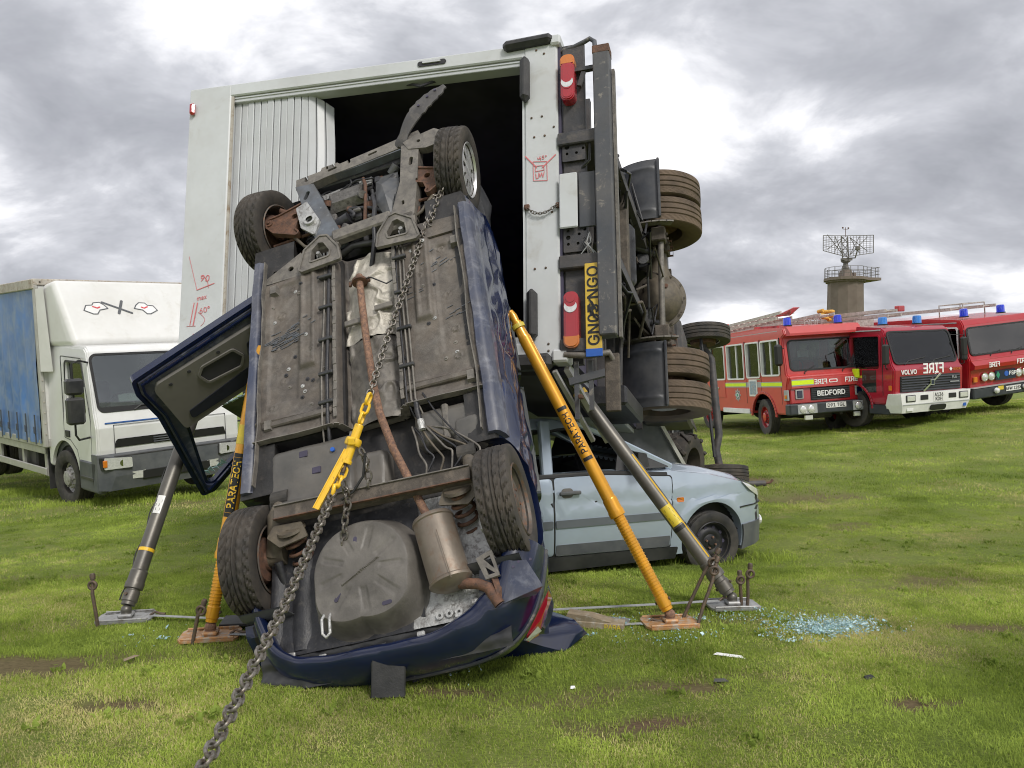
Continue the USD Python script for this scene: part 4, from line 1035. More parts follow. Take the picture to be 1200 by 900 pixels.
for sgn, yb in ((-1, -.52), (1, .60)):
    part(car, 'trailing_arm', join(tube([(-.98, yb - sgn * .02, -.10), (-1.08, yb, -.12), (-1.17, yb + sgn * .03, -.07), (-1.25, yb + sgn * .06, -.02)], [.035, .05, .045, .05], 12), cyl((-1.25, yb + sgn * .0, 0), (-1.25, yb + sgn * .10, 0), .055, n=20)), 'axle_brown', smooth=45)
    part(car, 'bush', lathe([(.02, -.05), (.05, -.05), (.05, .05), (.02, .05)], (-.97, yb - sgn * .02, -.10), (0, 1, 0), 20), 'rubber')
    part(car, 'coil_spring', helix((-1.18, yb - sgn * .09, -.11), (-1.33, yb - sgn * .09, .06), .055, .0105, 4.5, 7), 'rust', smooth=60)
    part(car, 'spring_seat', lathe([(.0, 0), (.075, 0), (.08, .014), (.03, .03), (0, .03)], (-1.165, yb - sgn * .09, -.13), (-.66, 0, .75), 24), 'axle_brown', smooth=40)
    part(car, 'damper', cyl((-1.30, yb + sgn * .03, -.04), (-1.52, yb + sgn * .01, .10), .024, n=12), 'engine_dark', smooth=60)
    part(car, 'arm_plate', onplane(P2((-.14, -.04), (.02, -.07), (.10, .0), (.06, .06), (-.10, .05), r=.01).difference(Point(-.02, 0).buffer(.02)), (-1.20, yb - sgn * .06, -.135), (0, sgn, 0), (1, 0, 0), -.012, .0), 'axle_brown')

# boot floor and spare wheel well
part(car, 'boot_underside', sheet(np.linspace(-1.80, -1.12, 60), np.linspace(-.60, .24, 70), lambda x, y: .004 + .02 * (meshkit.fbm(np.stack([x * 9, y * 9, x * 0], -1), 3, 6) - .5)), 'engine_dark', smooth=45)
part(car, 'boot_floor', sheet(np.linspace(-1.80, -1.12, 70), np.linspace(.18, .66, 50), lambda x, y: .012 + .010 * (meshkit.fbm(np.stack([x * 30, y * 30, x * 0], -1), 3, 6) - .5) - .02 * smoothstep(x, -1.72, -1.80)), 'galvanised', 'pale speckled boot floor', smooth=45)
part(car, 'boot_side', sheet(np.linspace(-1.78, -1.12, 40), np.linspace(-.60, -.36, 20), lambda x, y: .0 - .012 * np.sin(y * 40)), 'engine_dark', smooth=45)
WC = np.array((-1.475, -.035))
def well_mesh():
    k, a = np.linspace(0, 1.0, 44), np.linspace(0, 2 * PI, 181)[:-1]
    K, Aa = np.meshgrid(k, a, indexing='ij')
    # outline: rounded at the front (top), squarer towards the bumper
    R_ = .328 * (1 + .05 * np.cos(2 * Aa) + .16 * smoothstep(-np.cos(Aa), .1, .8) * np.abs(np.sin(2 * Aa)))
    X, Y = WC[0] + K * R_ * np.cos(Aa) * .90, WC[1] + K * R_ * np.sin(Aa) * 1.02
    dome = 1 - smoothstep(K, .78, 1.0)
    Z = .01 - .145 * dome - .010 * (1 - K)
    for j in range(9):
        t = j * 2 * PI / 9 + .25
        da = np.abs((Aa - t + PI) % (2 * PI) - PI) * K * .31
        Z = Z + .0055 * smoothstep(da, .022, .012) * smoothstep(K, .28, .36) * smoothstep(K, .74, .66)
    Z = Z - .010 * smoothstep(np.abs(X - WC[0] - .55 * (Y - WC[1]) + .02), .006, .003) * (K < .34)
    Z = Z + (meshkit.fbm(np.stack([X * 8, Y * 8, X * 0], -1), 3, 44) - .5) * .012
    V = np.stack([X, Y, Z], -1).reshape(-1, 3)
    m, n = K.shape
    ii, jj = np.meshgrid(np.arange(m - 1), np.arange(n), indexing='ij')
    q = np.stack([ii * n + jj, ii * n + (jj + 1) % n, (ii + 1) * n + (jj + 1) % n, (ii + 1) * n + jj], -1).reshape(-1, 4)
    return tm(V, np.vstack([q[:, [0, 1, 2]], q[:, [0, 2, 3]]]))
wl = part(car, 'spare_wheel_well', well_mesh(), 'well_brown', 'round stamped spare wheel well', smooth=35)
for (px, py, a) in ((-1.33, -.06, .1), (-1.60, -.16, .5), (-1.68, .10, 1.5)):
    part(wl, 'drain_slot', onplane(LineString([(-.016, 0), (.016, 0)]).buffer(.010), (px, py, -.137), (math.cos(a), math.sin(a), 0), (-math.sin(a), math.cos(a), 0), -.003, .002), 'interior_dark')
part(wl, 'towing_loop', tube([(-1.66, -.235, -.12), (-1.70, -.24, -.15), (-1.77, -.235, -.15), (-1.79, -.215, -.15), (-1.77, -.195, -.15), (-1.70, -.20, -.15), (-1.66, -.205, -.12)], .008, 8), 'galvanised', smooth=60)
part(car, 'rear_valance', sheet(np.linspace(-1.96, -1.76, 24), np.linspace(-.66, .66, 90), lambda x, y: .02 + .03 * np.sin(x * 60) * .3 + (meshkit.fbm(np.stack([x * 12, y * 12, x * 0], -1), 3, 6) - .5) * .03), 'black_plastic', smooth=45)
for k, (x, y) in enumerate(((-1.80, -.50), (-1.84, -.30), (-1.85, .02), (-1.83, .22), (-1.78, .42), (-1.73, .54))):
    part(car, 'clip', b(x - .012, x + .012, y - (.05 if k in (0, 5) else .02), y + (.05 if k in (0, 5) else .02), -.03, -.012, .004), 'galvanised')
for k in range(3):
    part(car, 'washer', lathe([(.008, 0), (.02, 0), (.02, .006), (.008, .006)], (-1.76, .32 + .05 * k, -.01), (0, 0, -1), 14), 'galvanised')

# bumper: swept round the tail
def sweep(path, nrm, secs):
    V, n = [], len(secs[0])
    for p, nn, sc in zip(path, nrm, secs):
        for dd, z in sc:
            V.append((p[0] - nn[0] * dd, p[1] - nn[1] * dd, z))
    m, f = len(path), []
    for i in range(m - 1):
        for j in range(n - 1):
            q = i * n + j
            f += [(q, q + 1, q + n + 1), (q, q + n + 1, q + n)]
    return tm(V, f)
yy = np.linspace(-1, 1, 61)
px = -1.985 + .46 * np.abs(yy) ** 5 * np.where(yy < 0, .9, 1.0) + .035 * yy ** 2
py = .065 + .80 * np.sign(yy) * (1 - (1 - np.abs(yy)) ** 1.18)
path = np.stack([px, py], 1)
T = np.gradient(path, axis=0); T /= np.linalg.norm(T, axis=1, keepdims=True)
nrm = np.stack([-np.abs(T[:, 1]), np.sign(yy) * np.abs(T[:, 0])], 1)
SEC = np.array([(.135, -.005), (.138, -.045), (.122, -.072), (.095, -.072), (.066, -.052), (.04, -.02), (.018, .03), (.004, .10), (.0, .19), (.012, .29), (.035, .37), (.07, .42), (.12, .43), (.12, .40)])
secs = []
for k, t in enumerate(yy):
    s = SEC.copy()
    s[:, 0] *= (1 - .3 * abs(t) ** 3) * (1 + .75 * smoothstep(np.array(t), .15, .75).item())
    s[:, 1] += .012 * math.sin(k * .7) * .3
    secs.append(s)
bm_ = sweep(path, nrm, secs)
bv = np.array(bm_.vertices)
bf = 1 - np.abs(2 * meshkit.fbm(bv * (4, 3, 5) + 2, 3, 41) - 1)
bv += ((meshkit.fbm(bv * 6, 3, 43) - .5) * .012 - smoothstep(bf, .88, .98) * .006)[:, None] * np.array([-.8, 0, -.5])
bp = part(car, 'rear_bumper', tm(bv, bm_.faces), 'navy_paint', 'dark blue rear bumper resting on the grass', smooth=50)
part(bp, 'trim_strip', tube([(p[0] + .0 - nn[0] * -.001, p[1] + nn[1] * .001, .155) for p, nn in zip(path, nrm)], .009, 6), 'bar_grey', smooth=60)
for k in range(5):
    part(bp, 'bolt_hole', cyl((-1.60 - .018 * (k % 2), .70 + .03 * k, -.062), (-1.60 - .018 * (k % 2), .70 + .03 * k, -.068), .007, n=10), 'interior_dark')
part(car, 'corner_panel', tri(man(hull([(-1.56, .56, -.05), (-1.60, .80, -.07), (-1.74, .86, -.06), (-1.78, .66, -.055), (-1.70, .54, -.05), (-1.62, .62, .02), (-1.74, .80, .05)]))), 'navy_scuffed', smooth=30)
tl = part(car, 'tail_lamp', hull([(-1.70, .845, .15), (-1.85, .785, .12), (-1.90, .70, .15), (-1.70, .835, .28), (-1.88, .74, .26), (-1.915, .69, .21), (-1.78, .832, .115)]), 'red_lens', smooth=30)
part(tl, 'reversing_lens', hull([(-1.87, .768, .13), (-1.92, .695, .145), (-1.915, .70, .20), (-1.88, .772, .19), (-1.87, .74, .17)]), 'clear_lens')

# arch liners
for sx in (1.25, -1.25):
    for y0, y1 in ((-.735, -.47), (.51, .775)):
        a = np.linspace(math.radians(15), math.radians(200 if sx < 0 else 172), 26)
        if sx > 0 and y0 > 0:
            a = np.linspace(math.radians(62), math.radians(195), 26)
        V, F = [], []
        for k, t in enumerate(a):
            for y, r in ((y0, .343), (y1, .343), (y1, .337), (y0, .337)):
                r2 = r + .006 * math.sin(k * 1.9)
                V.append((sx + r2 * math.cos(t), y, .02 + r2 * math.sin(t)))
            if k:
                for j in range(4):
                    p_, q_ = (k - 1) * 4 + j, (k - 1) * 4 + (j + 1) % 4
                    F += [(p_, q_, q_ + 4), (p_, q_ + 4, p_ + 4)]
        part(car, 'arch_liner', tm(V, F), 'mudguard_plastic', smooth=40)
fl = tri(man(hull([(1.60, .62, .30), (1.62, .76, .30), (.98, .80, .35), (.95, .60, .35), (1.35, .82, .5), (1.5, .7, .55), (1.0, .75, .6)])).refine_to_length(.06))
v = np.array(fl.vertices); v += ((meshkit.fbm(v * 6, 3, 71) - .5) * .05)[:, None]
part(car, 'inner_wing', tm(v, fl.faces), 'mudguard_plastic', 'dark inner wing where the front wing is torn away', smooth=40)

# wheels
def rim_alloy():
    pts, r = [], .185
    disc = Point(0, 0).buffer(.172, 48)
    for k in range(9):
        a = k * 2 * PI / 9
        disc = disc.difference(affinity.translate(affinity.rotate(affinity.scale(Point(0, 0).buffer(1, 12), .046, .017), math.degrees(a), origin=(0, 0)), .115 * math.cos(a), .115 * math.sin(a)))
    face = onplane(disc, (0, .058, 0), (0, 0, 1), (1, 0, 0), 0, .008)
    face.vertices[:, 1] += .012 * (1 - (np.hypot(face.vertices[:, 0], face.vertices[:, 2]) / .17) ** 2)
    return join(face, lathe([(.19, .085), (.185, .088), (.172, .066), (.165, .05)], (0, 0, 0), (0, 1, 0), 48))
def rim_steel():
    return lathe([(.192, .082), (.186, .088), (.176, .074), (.168, .05), (.14, .03), (.125, .052), (.10, .058), (.07, .05), (.045, .062), (.0, .066)], (0, 0, 0), (0, 1, 0), 48)
def rim_back():
    return lathe([(.192, -.085), (.185, -.09), (.176, -.075), (.165, -.05), (.158, .02), (.11, .03), (.0, .03)], (0, 0, 0), (0, 1, 0), 48)
TY = tyre(.298, .19, .192)
def car_wheel(x, y, side, steer, toe, alloy, lab):
    w = xpart(car, 'wheel', rot(steer, 0, toe) @ (np.eye(3) if side > 0 else np.diag([-1.0, -1.0, 1.0])), (x, y, 0), lab)
    part(w, 'tyre', TY, 'tyre_dusty', smooth=35)
    part(w, 'rim', rim_alloy() if alloy else rim_steel(), 'rim_alloy' if alloy else 'rim_steel', smooth=40)
    part(w, 'rim_barrel', rim_back(), 'rim_steel', smooth=40)
    part(w, 'brake_drum', lathe([(0, -.075), (.06, -.075), (.065, -.06), (.115, -.055), (.13, -.03), (.13, .02)], (0, 0, 0), (0, 1, 0), 32), 'rust', smooth=35)
    if not alloy:
        for k in range(4):
            part(w, 'wheel_bolt', cyl((.055 * math.cos(k * PI / 2), .05, .055 * math.sin(k * PI / 2)), (.055 * math.cos(k * PI / 2), .066, .055 * math.sin(k * PI / 2)), .009, n=6), 'rust')
    return w
car_wheel(1.25, .715, 1, 12, 4, True, 'front wheel with a bright slotted rim')
car_wheel(1.205, -.705, -1, 14, -6, True, 'front wheel turned on its bent arm')
car_wheel(-1.25, .725, 1, 0, 0, False, 'rear wheel with a rusty steel rim')
car_wheel(-1.25, -.69, -1, 3, 5, False, 'rear wheel splayed outwards')

# front end: crossmember, rails, subframe, engine
zf = -.12
def plate(pts, z0, z1, r=.0, holes=()):
    p = P2(*pts, r=r)
    for h in holes:
        p = p.difference(h)
    return ext(p, 'z', z0, z1)
def slot(x, y, l, w, a):
    return affinity.translate(affinity.rotate(LineString([(-l / 2, 0), (l / 2, 0)]).buffer(w / 2, 6), a, origin=(0, 0)), x, y)
xm = plate([(1.40, -.44), (1.50, -.44), (1.515, -.25), (1.545, -.24), (1.55, -.12), (1.53, -.10), (1.575, .22), (1.62, .50), (1.52, .53), (1.49, .30), (1.46, .05), (1.44, -.2)], zf - .02, zf + .05, 0, [slot(1.48, -.36, .03, .025, 0), slot(1.50, -.16, .05, .022, 80), slot(1.525, -.03, .02, .02, 0), slot(1.53, .15, .05, .02, 80), slot(1.555, .4, .03, .022, 80), slot(1.53, -.2, .012, .018, 0), slot(1.535, -.15, .012, .018, 0)])
part(car, 'front_crossmember', xm, 'frame_steel', 'bare front crossmember with holes')
part(car, 'front_crossmember_flange', join(bar((1.44, -.42, zf + .03), (1.455, .02, zf + .03), .01, .09), bar((1.455, .02, zf + .03), (1.50, .5, zf + .03), .01, .09)), 'blue_steel')
part(car, 'bumper_bracket', plate([(1.44, .42), (1.53, .38), (1.57, .62), (1.50, .70), (1.42, .70), (1.40, .55)], zf - .035, zf + .02, .01, [Point(1.47, .64).buffer(.022), Point(1.49, .5).buffer(.014)]), 'frame_steel')
part(car, 'front_rail', plate([(1.50, .37), (1.48, .50), (1.20, .47), (1.02, .45), (.82, .42), (.78, .22), (.90, .27), (1.15, .34)], zf - .03, zf + .06, 0, [slot(1.32, .43, .05, .028, 10), slot(.95, .35, .02, .02, 0), slot(1.12, .46, .02, .02, 0)]), 'frame_steel', 'right hand chassis leg in the picture, with a slot')
part(car, 'front_rail', plate([(1.42, -.44), (1.40, -.30), (1.18, -.22), (.80, -.08), (.78, -.24), (.98, -.34), (1.2, -.38)], zf - .03, zf + .06, 0, [slot(1.30, -.35, .05, .03, 20), slot(1.0, -.26, .03, .03, 0)]), 'blue_steel', 'left hand chassis leg in the picture, scraped to bare steel')
part(car, 'scraped_bracket', join(plate([(1.18, -.42), (1.22, -.34), (1.0, -.24), (.88, -.28), (.98, -.38)], zf - .05, zf - .03, .01, [Point(1.02, -.31).buffer(.032)]), lathe([(.026, 0), (.042, 0), (.042, .02), (.026, .02)], (1.02, -.31, zf - .05), (0, 0, -1), 18)), 'galvanised', smooth=30)
sp = part(car, 'subframe', join(bar((.83, -.16, zf - .01), (.86, .26, zf - .01), .10, .07, ch=.012), b(.76, .86, -.30, -.12, zf - .03, zf + .03, .012), b(.74, .86, .22, .42, zf - .03, zf + .03, .012)), 'frame_steel')
for (cx_, cy_, mir) in ((.70, -.255, 1), (.70, .325, -1)):
    hexa = P2((.14, .02 * mir), (.125, .075 * mir), (.0, .15 * mir), (-.11, .165 * mir), (-.13, -.10 * mir), (-.11, -.125 * mir), (.05, -.09 * mir), r=.012)
    hole = P2((.085, .01 * mir), (.075, .05 * mir), (-.01, .095 * mir), (-.06, .085 * mir), (-.07, -.05 * mir), (.03, -.04 * mir), r=.015)
    hexa, hole = (affinity.translate(g, cx_, cy_) for g in (hexa, hole))
    pod = part(car, 'subframe_mount', join(ext(hexa.difference(hole), 'z', zf - .062, zf - .05), ext(hexa.exterior.buffer(.006), 'z', zf - .070, zf - .045), ext(hole.exterior.buffer(.006), 'z', zf - .068, zf - .02)), 'frame_steel', 'six sided mount plate with a hole in the middle')
    part(pod, 'bolt', join(cyl((cx_ + .01, cy_, zf), (cx_ + .01, cy_, zf - .05), .014, n=8), *[cyl((cx_ - .04, cy_ + .02 * k, zf + .01), (cx_ + .03, cy_ + .025 * k, zf - .01), .006, n=6) for k in (-1, 0, 1, 2)]), 'galvanised')
eng = part(car, 'engine', join(b(.84, 1.36, -.26, .30, .04, .36, .05), b(1.12, 1.34, -.28, .02, -.05, .2, .04), b(.90, 1.05, -.20, .10, -.02, .2, .04)), 'engine_dark', 'dark oily engine seen from below')
sump = tri(man(hull([(1.33, -.24, -.04), (1.36, .05, -.04), (1.16, .06, -.06), (1.14, -.22, -.06), (1.30, -.20, -.10), (1.31, .02, -.10), (1.20, .02, -.11), (1.19, -.18, -.11)])))
part(eng, 'sump', sump, 'engine_alloy')
part(eng, 'sump_flange', ext(P2((1.36, -.28), (1.40, .10), (1.34, .10), (1.31, -.26)), 'z', -.055, -.04), 'galvanised')
part(eng, 'gearbox_cover', hull([(1.36, .16, -.06), (1.36, .30, -.06), (1.20, .31, -.08), (1.05, .26, -.10), (.92, .24, -.08), (.93, .20, -.08), (1.08, .14, -.10), (1.30, .14, -.08), (1.2, .2, -.13), (1.1, .22, -.13)]), 'bluegrey_plastic')
for k in range(64):
    r = np.random.default_rng(300 + k)
    c = np.array((r.uniform(.84, 1.44), r.uniform(-.34, .36), r.uniform(-.09, .02)))
    s = r.uniform(.010, .042, 3)
    mt = ('engine_dark', 'engine_alloy', 'engine_dark', 'bluegrey_plastic', 'rust')[k % 5]
    if k % 3 == 0:
        part(eng, 'casting', cyl(c, c + r.normal(0, .06, 3) + (0, .04, 0), s[0], n=10), mt, smooth=40)
    else:
        part(eng, 'casting', b(*sum(((c[j] - s[j], c[j] + s[j]) for j in range(3)), ()), .008), mt)
part(car, 'slam_panel', b(1.425, 1.50, -.43, .46, -.075, .50, .01), 'engine_dark', 'dark panel closing the front of the engine bay')
for k in range(16):
    r = np.random.default_rng(1300 + k)
    p0 = np.array((r.uniform(.82, 1.42), r.uniform(-.36, .40), r.uniform(-.08, -.02)))
    pts = [p0]
    for j in range(4):
        pts.append(pts[-1] + np.array((r.normal(0, .09), r.normal(0, .09), r.normal(0, .02))))
        pts[-1][0] = np.clip(pts[-1][0], .80, 1.44); pts[-1][1] = np.clip(pts[-1][1], -.40, .44); pts[-1][2] = np.clip(pts[-1][2], -.11, .0)
    t = np.linspace(0, 4, 15)
    pts = np.stack([np.interp(t, range(5), np.array(pts)[:, j]) for j in range(3)], 1)
    for _ in range(2):
        pts[1:-1] = (pts[:-2] + 2 * pts[1:-1] + pts[2:]) / 4
    part(eng, 'hose', tube(pts, r.choice([.005, .008, .014]), 7), ('engine_dark', 'black_plastic', 'frame_steel', 'engine_dark', 'rust')[k % 5], smooth=60)
for k, (x, y, rr_) in enumerate(((1.30, -.30, .055), (1.12, -.31, .04), (1.0, -.30, .07))):
    part(eng, 'pulley', lathe([(0, -.02), (rr_, -.02), (rr_ * .85, -.008), (rr_ * .85, .008), (rr_, .02), (0, .02)], (x, y, -.05), (.1, 1, .1), 22), 'engine_alloy', smooth=30)
for sgn, y0 in ((-1, -.40), (1, .47)):
    for k in range(9):
        r = np.random.default_rng(1500 + k + (0 if sgn < 0 else 50))
        c = np.array((r.uniform(.86, 1.32), y0 + sgn * r.uniform(0, .16), r.uniform(-.06, .12)))
        q_ = c + np.array((r.normal(0, .05), sgn * r.uniform(.02, .10), r.normal(0, .04)))
        part(car, 'suspension_piece', cyl(c, q_, r.uniform(.009, .026), n=9), ('rust', 'engine_dark', 'axle_brown')[k % 3], smooth=50)
for y in (-.155, .255):
    part(car, 'tunnel_flange', join(*[bar((x, y, -.150 + .004 * math.sin(x * 40)), (x + .06, y + .004 * math.sin(x * 13), -.150), .022, .008, ch=.002) for x in np.arange(-.56, .52, .06)]), 'frame_steel')
part(car, 'floor_stiffener', b(-.52, -.48, -.62, -.18, -.152, -.12, .008), 'underseal')
part(car, 'floor_stiffener', b(-.52, -.48, .27, .68, -.152, -.12, .008), 'underseal')
for (x, y) in ((.52, -.58), (-.50, -.58), (.50, .66), (-.52, .66)):
    part(car, 'jacking_point', hull([(x - .04, y - .03, -.12), (x + .04, y - .03, -.12), (x - .04, y + .03, -.12), (x + .04, y + .03, -.12), (x - .03, y - .02, -.155), (x + .03, y - .02, -.155), (x - .03, y + .02, -.155), (x + .03, y + .02, -.155)]), 'frame_steel')
part(eng, 'oil_pipe', tube([(1.40, .04, -.06), (1.28, .07, -.10), (1.10, .07, -.11), (.92, .04, -.07)], .013, 8), 'rust', smooth=60)
part(eng, 'driveshaft', join(cyl((.96, -.40, -.03), (.98, .0, -.05), .016), cyl((.965, -.22, -.04), (.97, -.12, -.045), .034), cyl((.965, -.10, -.045), (.97, -.07, -.045), .042), cyl((.96, .30, -.04), (1.0, .60, -.03), .016), cyl((.96, .28, -.04), (.97, .36, -.04), .036)), 'engine_dark', smooth=40)
part(eng, 'hose', tube([(1.15, .12, -.10), (1.02, .15, -.14), (.86, .135, -.15), (.72, .13, -.13), (.60, .10, -.10), (.55, .07, -.06)], .016, 10), 'engine_dark', smooth=60)
part(eng, 'hose', tube([(.73, -.22, -.03), (.78, -.05, -.07), (.76, .12, -.06), (.74, .25, -.03)], .024, 10), 'black_plastic', smooth=60)
part(eng, 'mounting', lathe([(.0, 0), (.035, 0), (.045, .02), (.035, .04), (.048, .055), (.03, .075), (0, .075)], (.88, .09, -.10), (0, 1, 0), 18), 'rust', smooth=35)
part(eng, 'cable', tube([(1.36, -.14, -.05), (1.38, .0, -.08), (1.36, .12, -.07)], .008, 6), 'engine_dark')
part(eng, 'ducting', hull([(1.12, -.50, 0), (1.16, -.36, 0), (1.28, -.40, 0), (1.26, -.54, 0), (1.16, -.47, -.07), (1.22, -.42, -.08), (1.25, -.48, -.07)]), 'black_plastic')
for sgn, y_in, y_out in ((-1, -.36, -.64), (1, .44, .655)):
    A_ = P2((1.20, y_in), (1.14, y_in - sgn * .0), (1.10, y_in + sgn * .08), (1.02, y_in + sgn * .10), (.93, y_in + sgn * .03), (.86, y_in + sgn * .02), (.86, y_in - sgn * .03), (.97, y_in + sgn * .04), (1.06, y_out - sgn * .05), (1.12, y_out), (1.17, y_out), (1.18, y_out - sgn * .08), (1.24, y_in))
    if not A_.is_valid:
        A_ = A_.buffer(0)
    A_ = A_.buffer(.018).difference(Point(1.15, y_in + sgn * .09).buffer(.022))
    part(car, 'lower_arm', ext(A_, 'z', -.135, -.10), 'rust', 'rusty lower suspension arm')
    part(car, 'lower_arm_rim', ext(A_.exterior.buffer(.006), 'z', -.146, -.10), 'rust')
    part(car, 'ball_joint', join(cyl((1.15, y_out, -.145), (1.15, y_out, -.05), .028, n=14), cyl((1.15, y_out, -.155), (1.15, y_out, -.145), .012, n=6)), 'rust', smooth=40)
    part(car, 'track_rod', join(cyl((.98, y_in - sgn * .05, -.10), (1.0, y_out, -.06), .011, n=8)), 'rust', smooth=60)
    part(car, 'strut_leg', cyl((1.22, y_out - sgn * .02, -.02), (1.15, y_in + sgn * .08, .55), .034, n=14), 'engine_dark', smooth=60)
    part(car, 'front_spring', helix((1.20, y_out - sgn * .05, .10), (1.17, y_in + sgn * .10, .40), .07, .011, 4, 7), 'rust', smooth=60)
    part(car, 'anti_roll_link', tube([(.80, y_in - sgn * .15, -.08), (.86, y_in + sgn * .02, -.11), (.98, y_in + sgn * .10, -.10), (1.06, y_in + sgn * .12, -.04)], .012, 8), 'axle_brown', smooth=60)
# outrigger gussets between floor and wheel housings
part(car, 'outrigger', plate([(.64, -.66), (.60, -.66), (.60, -.40), (.70, -.36), (.80, -.40)], -.128, -.112, 0, [Point(.68, -.47).buffer(.02)]), 'frame_steel')
part(car, 'outrigger', plate([(.74, .42), (.72, .70), (.60, .72), (.60, .48)], -.128, -.112), 'underseal')
# peeled strip from the bumper mounting
s = np.linspace(0, 1, 26)
c = np.stack([1.50 + .50 * s ** 1.05, .35 + .22 * s + .16 * s ** 2, -.13 - .05 * np.sin(s * 3.0)], 1)
w = np.interp(s, [0, .06, .2, .55, .75, .9, 1], [.02, .05, .035, .065, .062, .05, .02]) + .006 * np.sin(np.arange(26) * 2.3) * (s > .5)
V, F = [], []
tdir = np.gradient(c, axis=0); tdir /= np.linalg.norm(tdir, axis=1, keepdims=True)
for k in range(26):
    sd = np.cross(tdir[k], (0, 0, 1.0)); sd /= np.linalg.norm(sd)
    up = np.array((0, 0, .006))
    V += [c[k] - sd * w[k] - up, c[k] + (0, 0, -.016) - up, c[k] + sd * w[k] - up, c[k] + sd * w[k] + up, c[k] + (0, 0, -.016) + up, c[k] - sd * w[k] + up]
    if k:
        for j in range(6):
            p_, q_ = (k - 1) * 6 + j, (k - 1) * 6 + (j + 1) % 6
            F += [(p_, q_, q_ + 6), (p_, q_ + 6, p_ + 6)]
st = part(car, 'peeled_strip', tm(V, F), 'underseal_dark', 'torn strip standing up from the front end', smooth=30)
for k in (15, 19, 22):
    part(st, 'clip_hole', cyl(c[k] + (0, 0, -.03), c[k] + (0, 0, -.022), .010, n=10), 'interior_dark')

# open front door: plane fixed by its hinge, its lower rear corner and the tip of the window frame
D0, D1, D2 = cl((-1.64, 5.02, 2.01)), cl((-2.386, 4.85, 1.468)), cl((-2.26, 5.70, .617))
dx = (D1 - D0) / np.linalg.norm(D1 - D0)
dz = D2 - D1; dz -= dx * (dz @ dx); DH = np.linalg.norm(dz); dz /= DH
DL = np.linalg.norm(D1 - D0)
dn = np.cross(dx, dz)                                 # points away from the camera side or towards it
sg = 1.0 if (CAR_A @ dn)[1] < 0 else -1.0             # + sg * dn faces the camera
def dp(poly, h0, h1):
    a_, c_ = (h0, h1) if sg > 0 else (-h1, -h0)
    return onplane(poly, D0, dx, dz, a_, c_)
tipo = float((D2 - D1) @ dx)
outer = P2((-.02, .0), (DL, .0), (DL + .04, .10), (DL + .05, .34), (DL + .02 + tipo, DH * .98), (DL - .06 + tipo, DH), (.34, .92), (-.02, .62), r=.02)
window = P2((DL - .06, .50), (DL - .05 + tipo * .9, DH - .10), (DL - .10 + tipo, DH - .07), (.36, .86), (.02, .58), (.06, .52), r=.025)
dr = part(car, 'front_door', dp(outer.difference(window), -.07, -.03), 'navy_paint', 'dark blue front door hanging open with its grey trim showing')
part(dr, 'door_inner_panel', dp(outer.difference(window).buffer(-.022).difference(window.buffer(.018)), -.03, -.012), 'navy_scuffed')
part(dr, 'door_edge', dp(outer.exterior.buffer(.012), -.08, -.02), 'navy_paint')
trim = P2((.04, .115), (DL - .10, .085), (DL - .055, .13), (DL - .02, .52), (.05, .53), r=.03)
part(dr, 'door_trim', dp(trim, -.012, .022), 'trim_grey', 'grey plastic door trim')
part(dr, 'door_trim_lower', dp(P2((.0, .25), (.12, .19), (.24, .20), (.28, .28), (.30, .37), (DL - .12, .40), (DL - .10, .47), (.05, .50), r=.02), .022, .030), 'trim_dark')
pk = P2((.33, .17), (.56, .15), (.62, .20), (.60, .30), (.36, .34), (.30, .27), r=.03)
part(dr, 'door_pocket', dp(pk.difference(pk.buffer(-.016)), .022, .034), 'trim_grey')
part(dr, 'pocket_recess', dp(pk.buffer(-.015), .0215, .024), 'seat_dark')
part(dr, 'seal', dp(outer.buffer(-.035).difference(outer.buffer(-.05)), -.012, .004), 'navy_paint')
for x, y in ((DL - .16, .14), (DL - .30, .135), (DL - .52, .135)):
    part(dr, 'trim_plug', dp(Point(x, y).buffer(.012), .022, .026), 'seat_dark')
for k in range(4):
    part(dr, 'hinge_slot', dp(sbox(DL - .05 - .03 * k, .02, DL - .04 - .03 * k, .055), -.012, -.006), 'interior_dark')
part(dr, 'slot', dp(sbox(.40, .028, .50, .045), -.012, -.008), 'interior_dark')
part(dr, 'slot', dp(sbox(.62, .028, .72, .045), -.012, -.008), 'interior_dark')
part(dr, 'broken_glass', join(*[dp(P2((DL + tipo * .6 - .16 + .03 * k, DH - .20 + .02 * (k % 3)), (DL + tipo * .6 - .13 + .03 * k, DH - .16 - .01 * k), (DL + tipo * .6 - .17 + .035 * k, DH - .13)), -.045, -.040) for k in range(5)]), 'shard_glass', 'pale shattered glass left in the window frame')
# tinted rear window hanging out behind the door
W0, W1, W2, W3 = cl((-1.72, 5.45, 1.46)), cl((-2.08, 5.50, 1.30)), cl((-1.78, 5.62, 1.08)), cl((-1.52, 5.50, 1.30))
wx = W1 - W0; wn = np.cross(wx, W2 - W0); wn /= np.linalg.norm(wn)
tg = part(car, 'tinted_window', hull(np.concatenate([np.array([W0, W1, W2, W3]), np.array([W0, W1, W2, W3]) + wn * .006])), 'tint_film', 'dark tinted window torn out and hanging behind the open door')
part(tg, 'broken_edge', join(*[bar(W0 + wx * (k / 9.0), W0 + wx * ((k + .9) / 9.0) + rng.normal(0, .006, 3), .012, .03) for k in range(9)]), 'shard_pale')
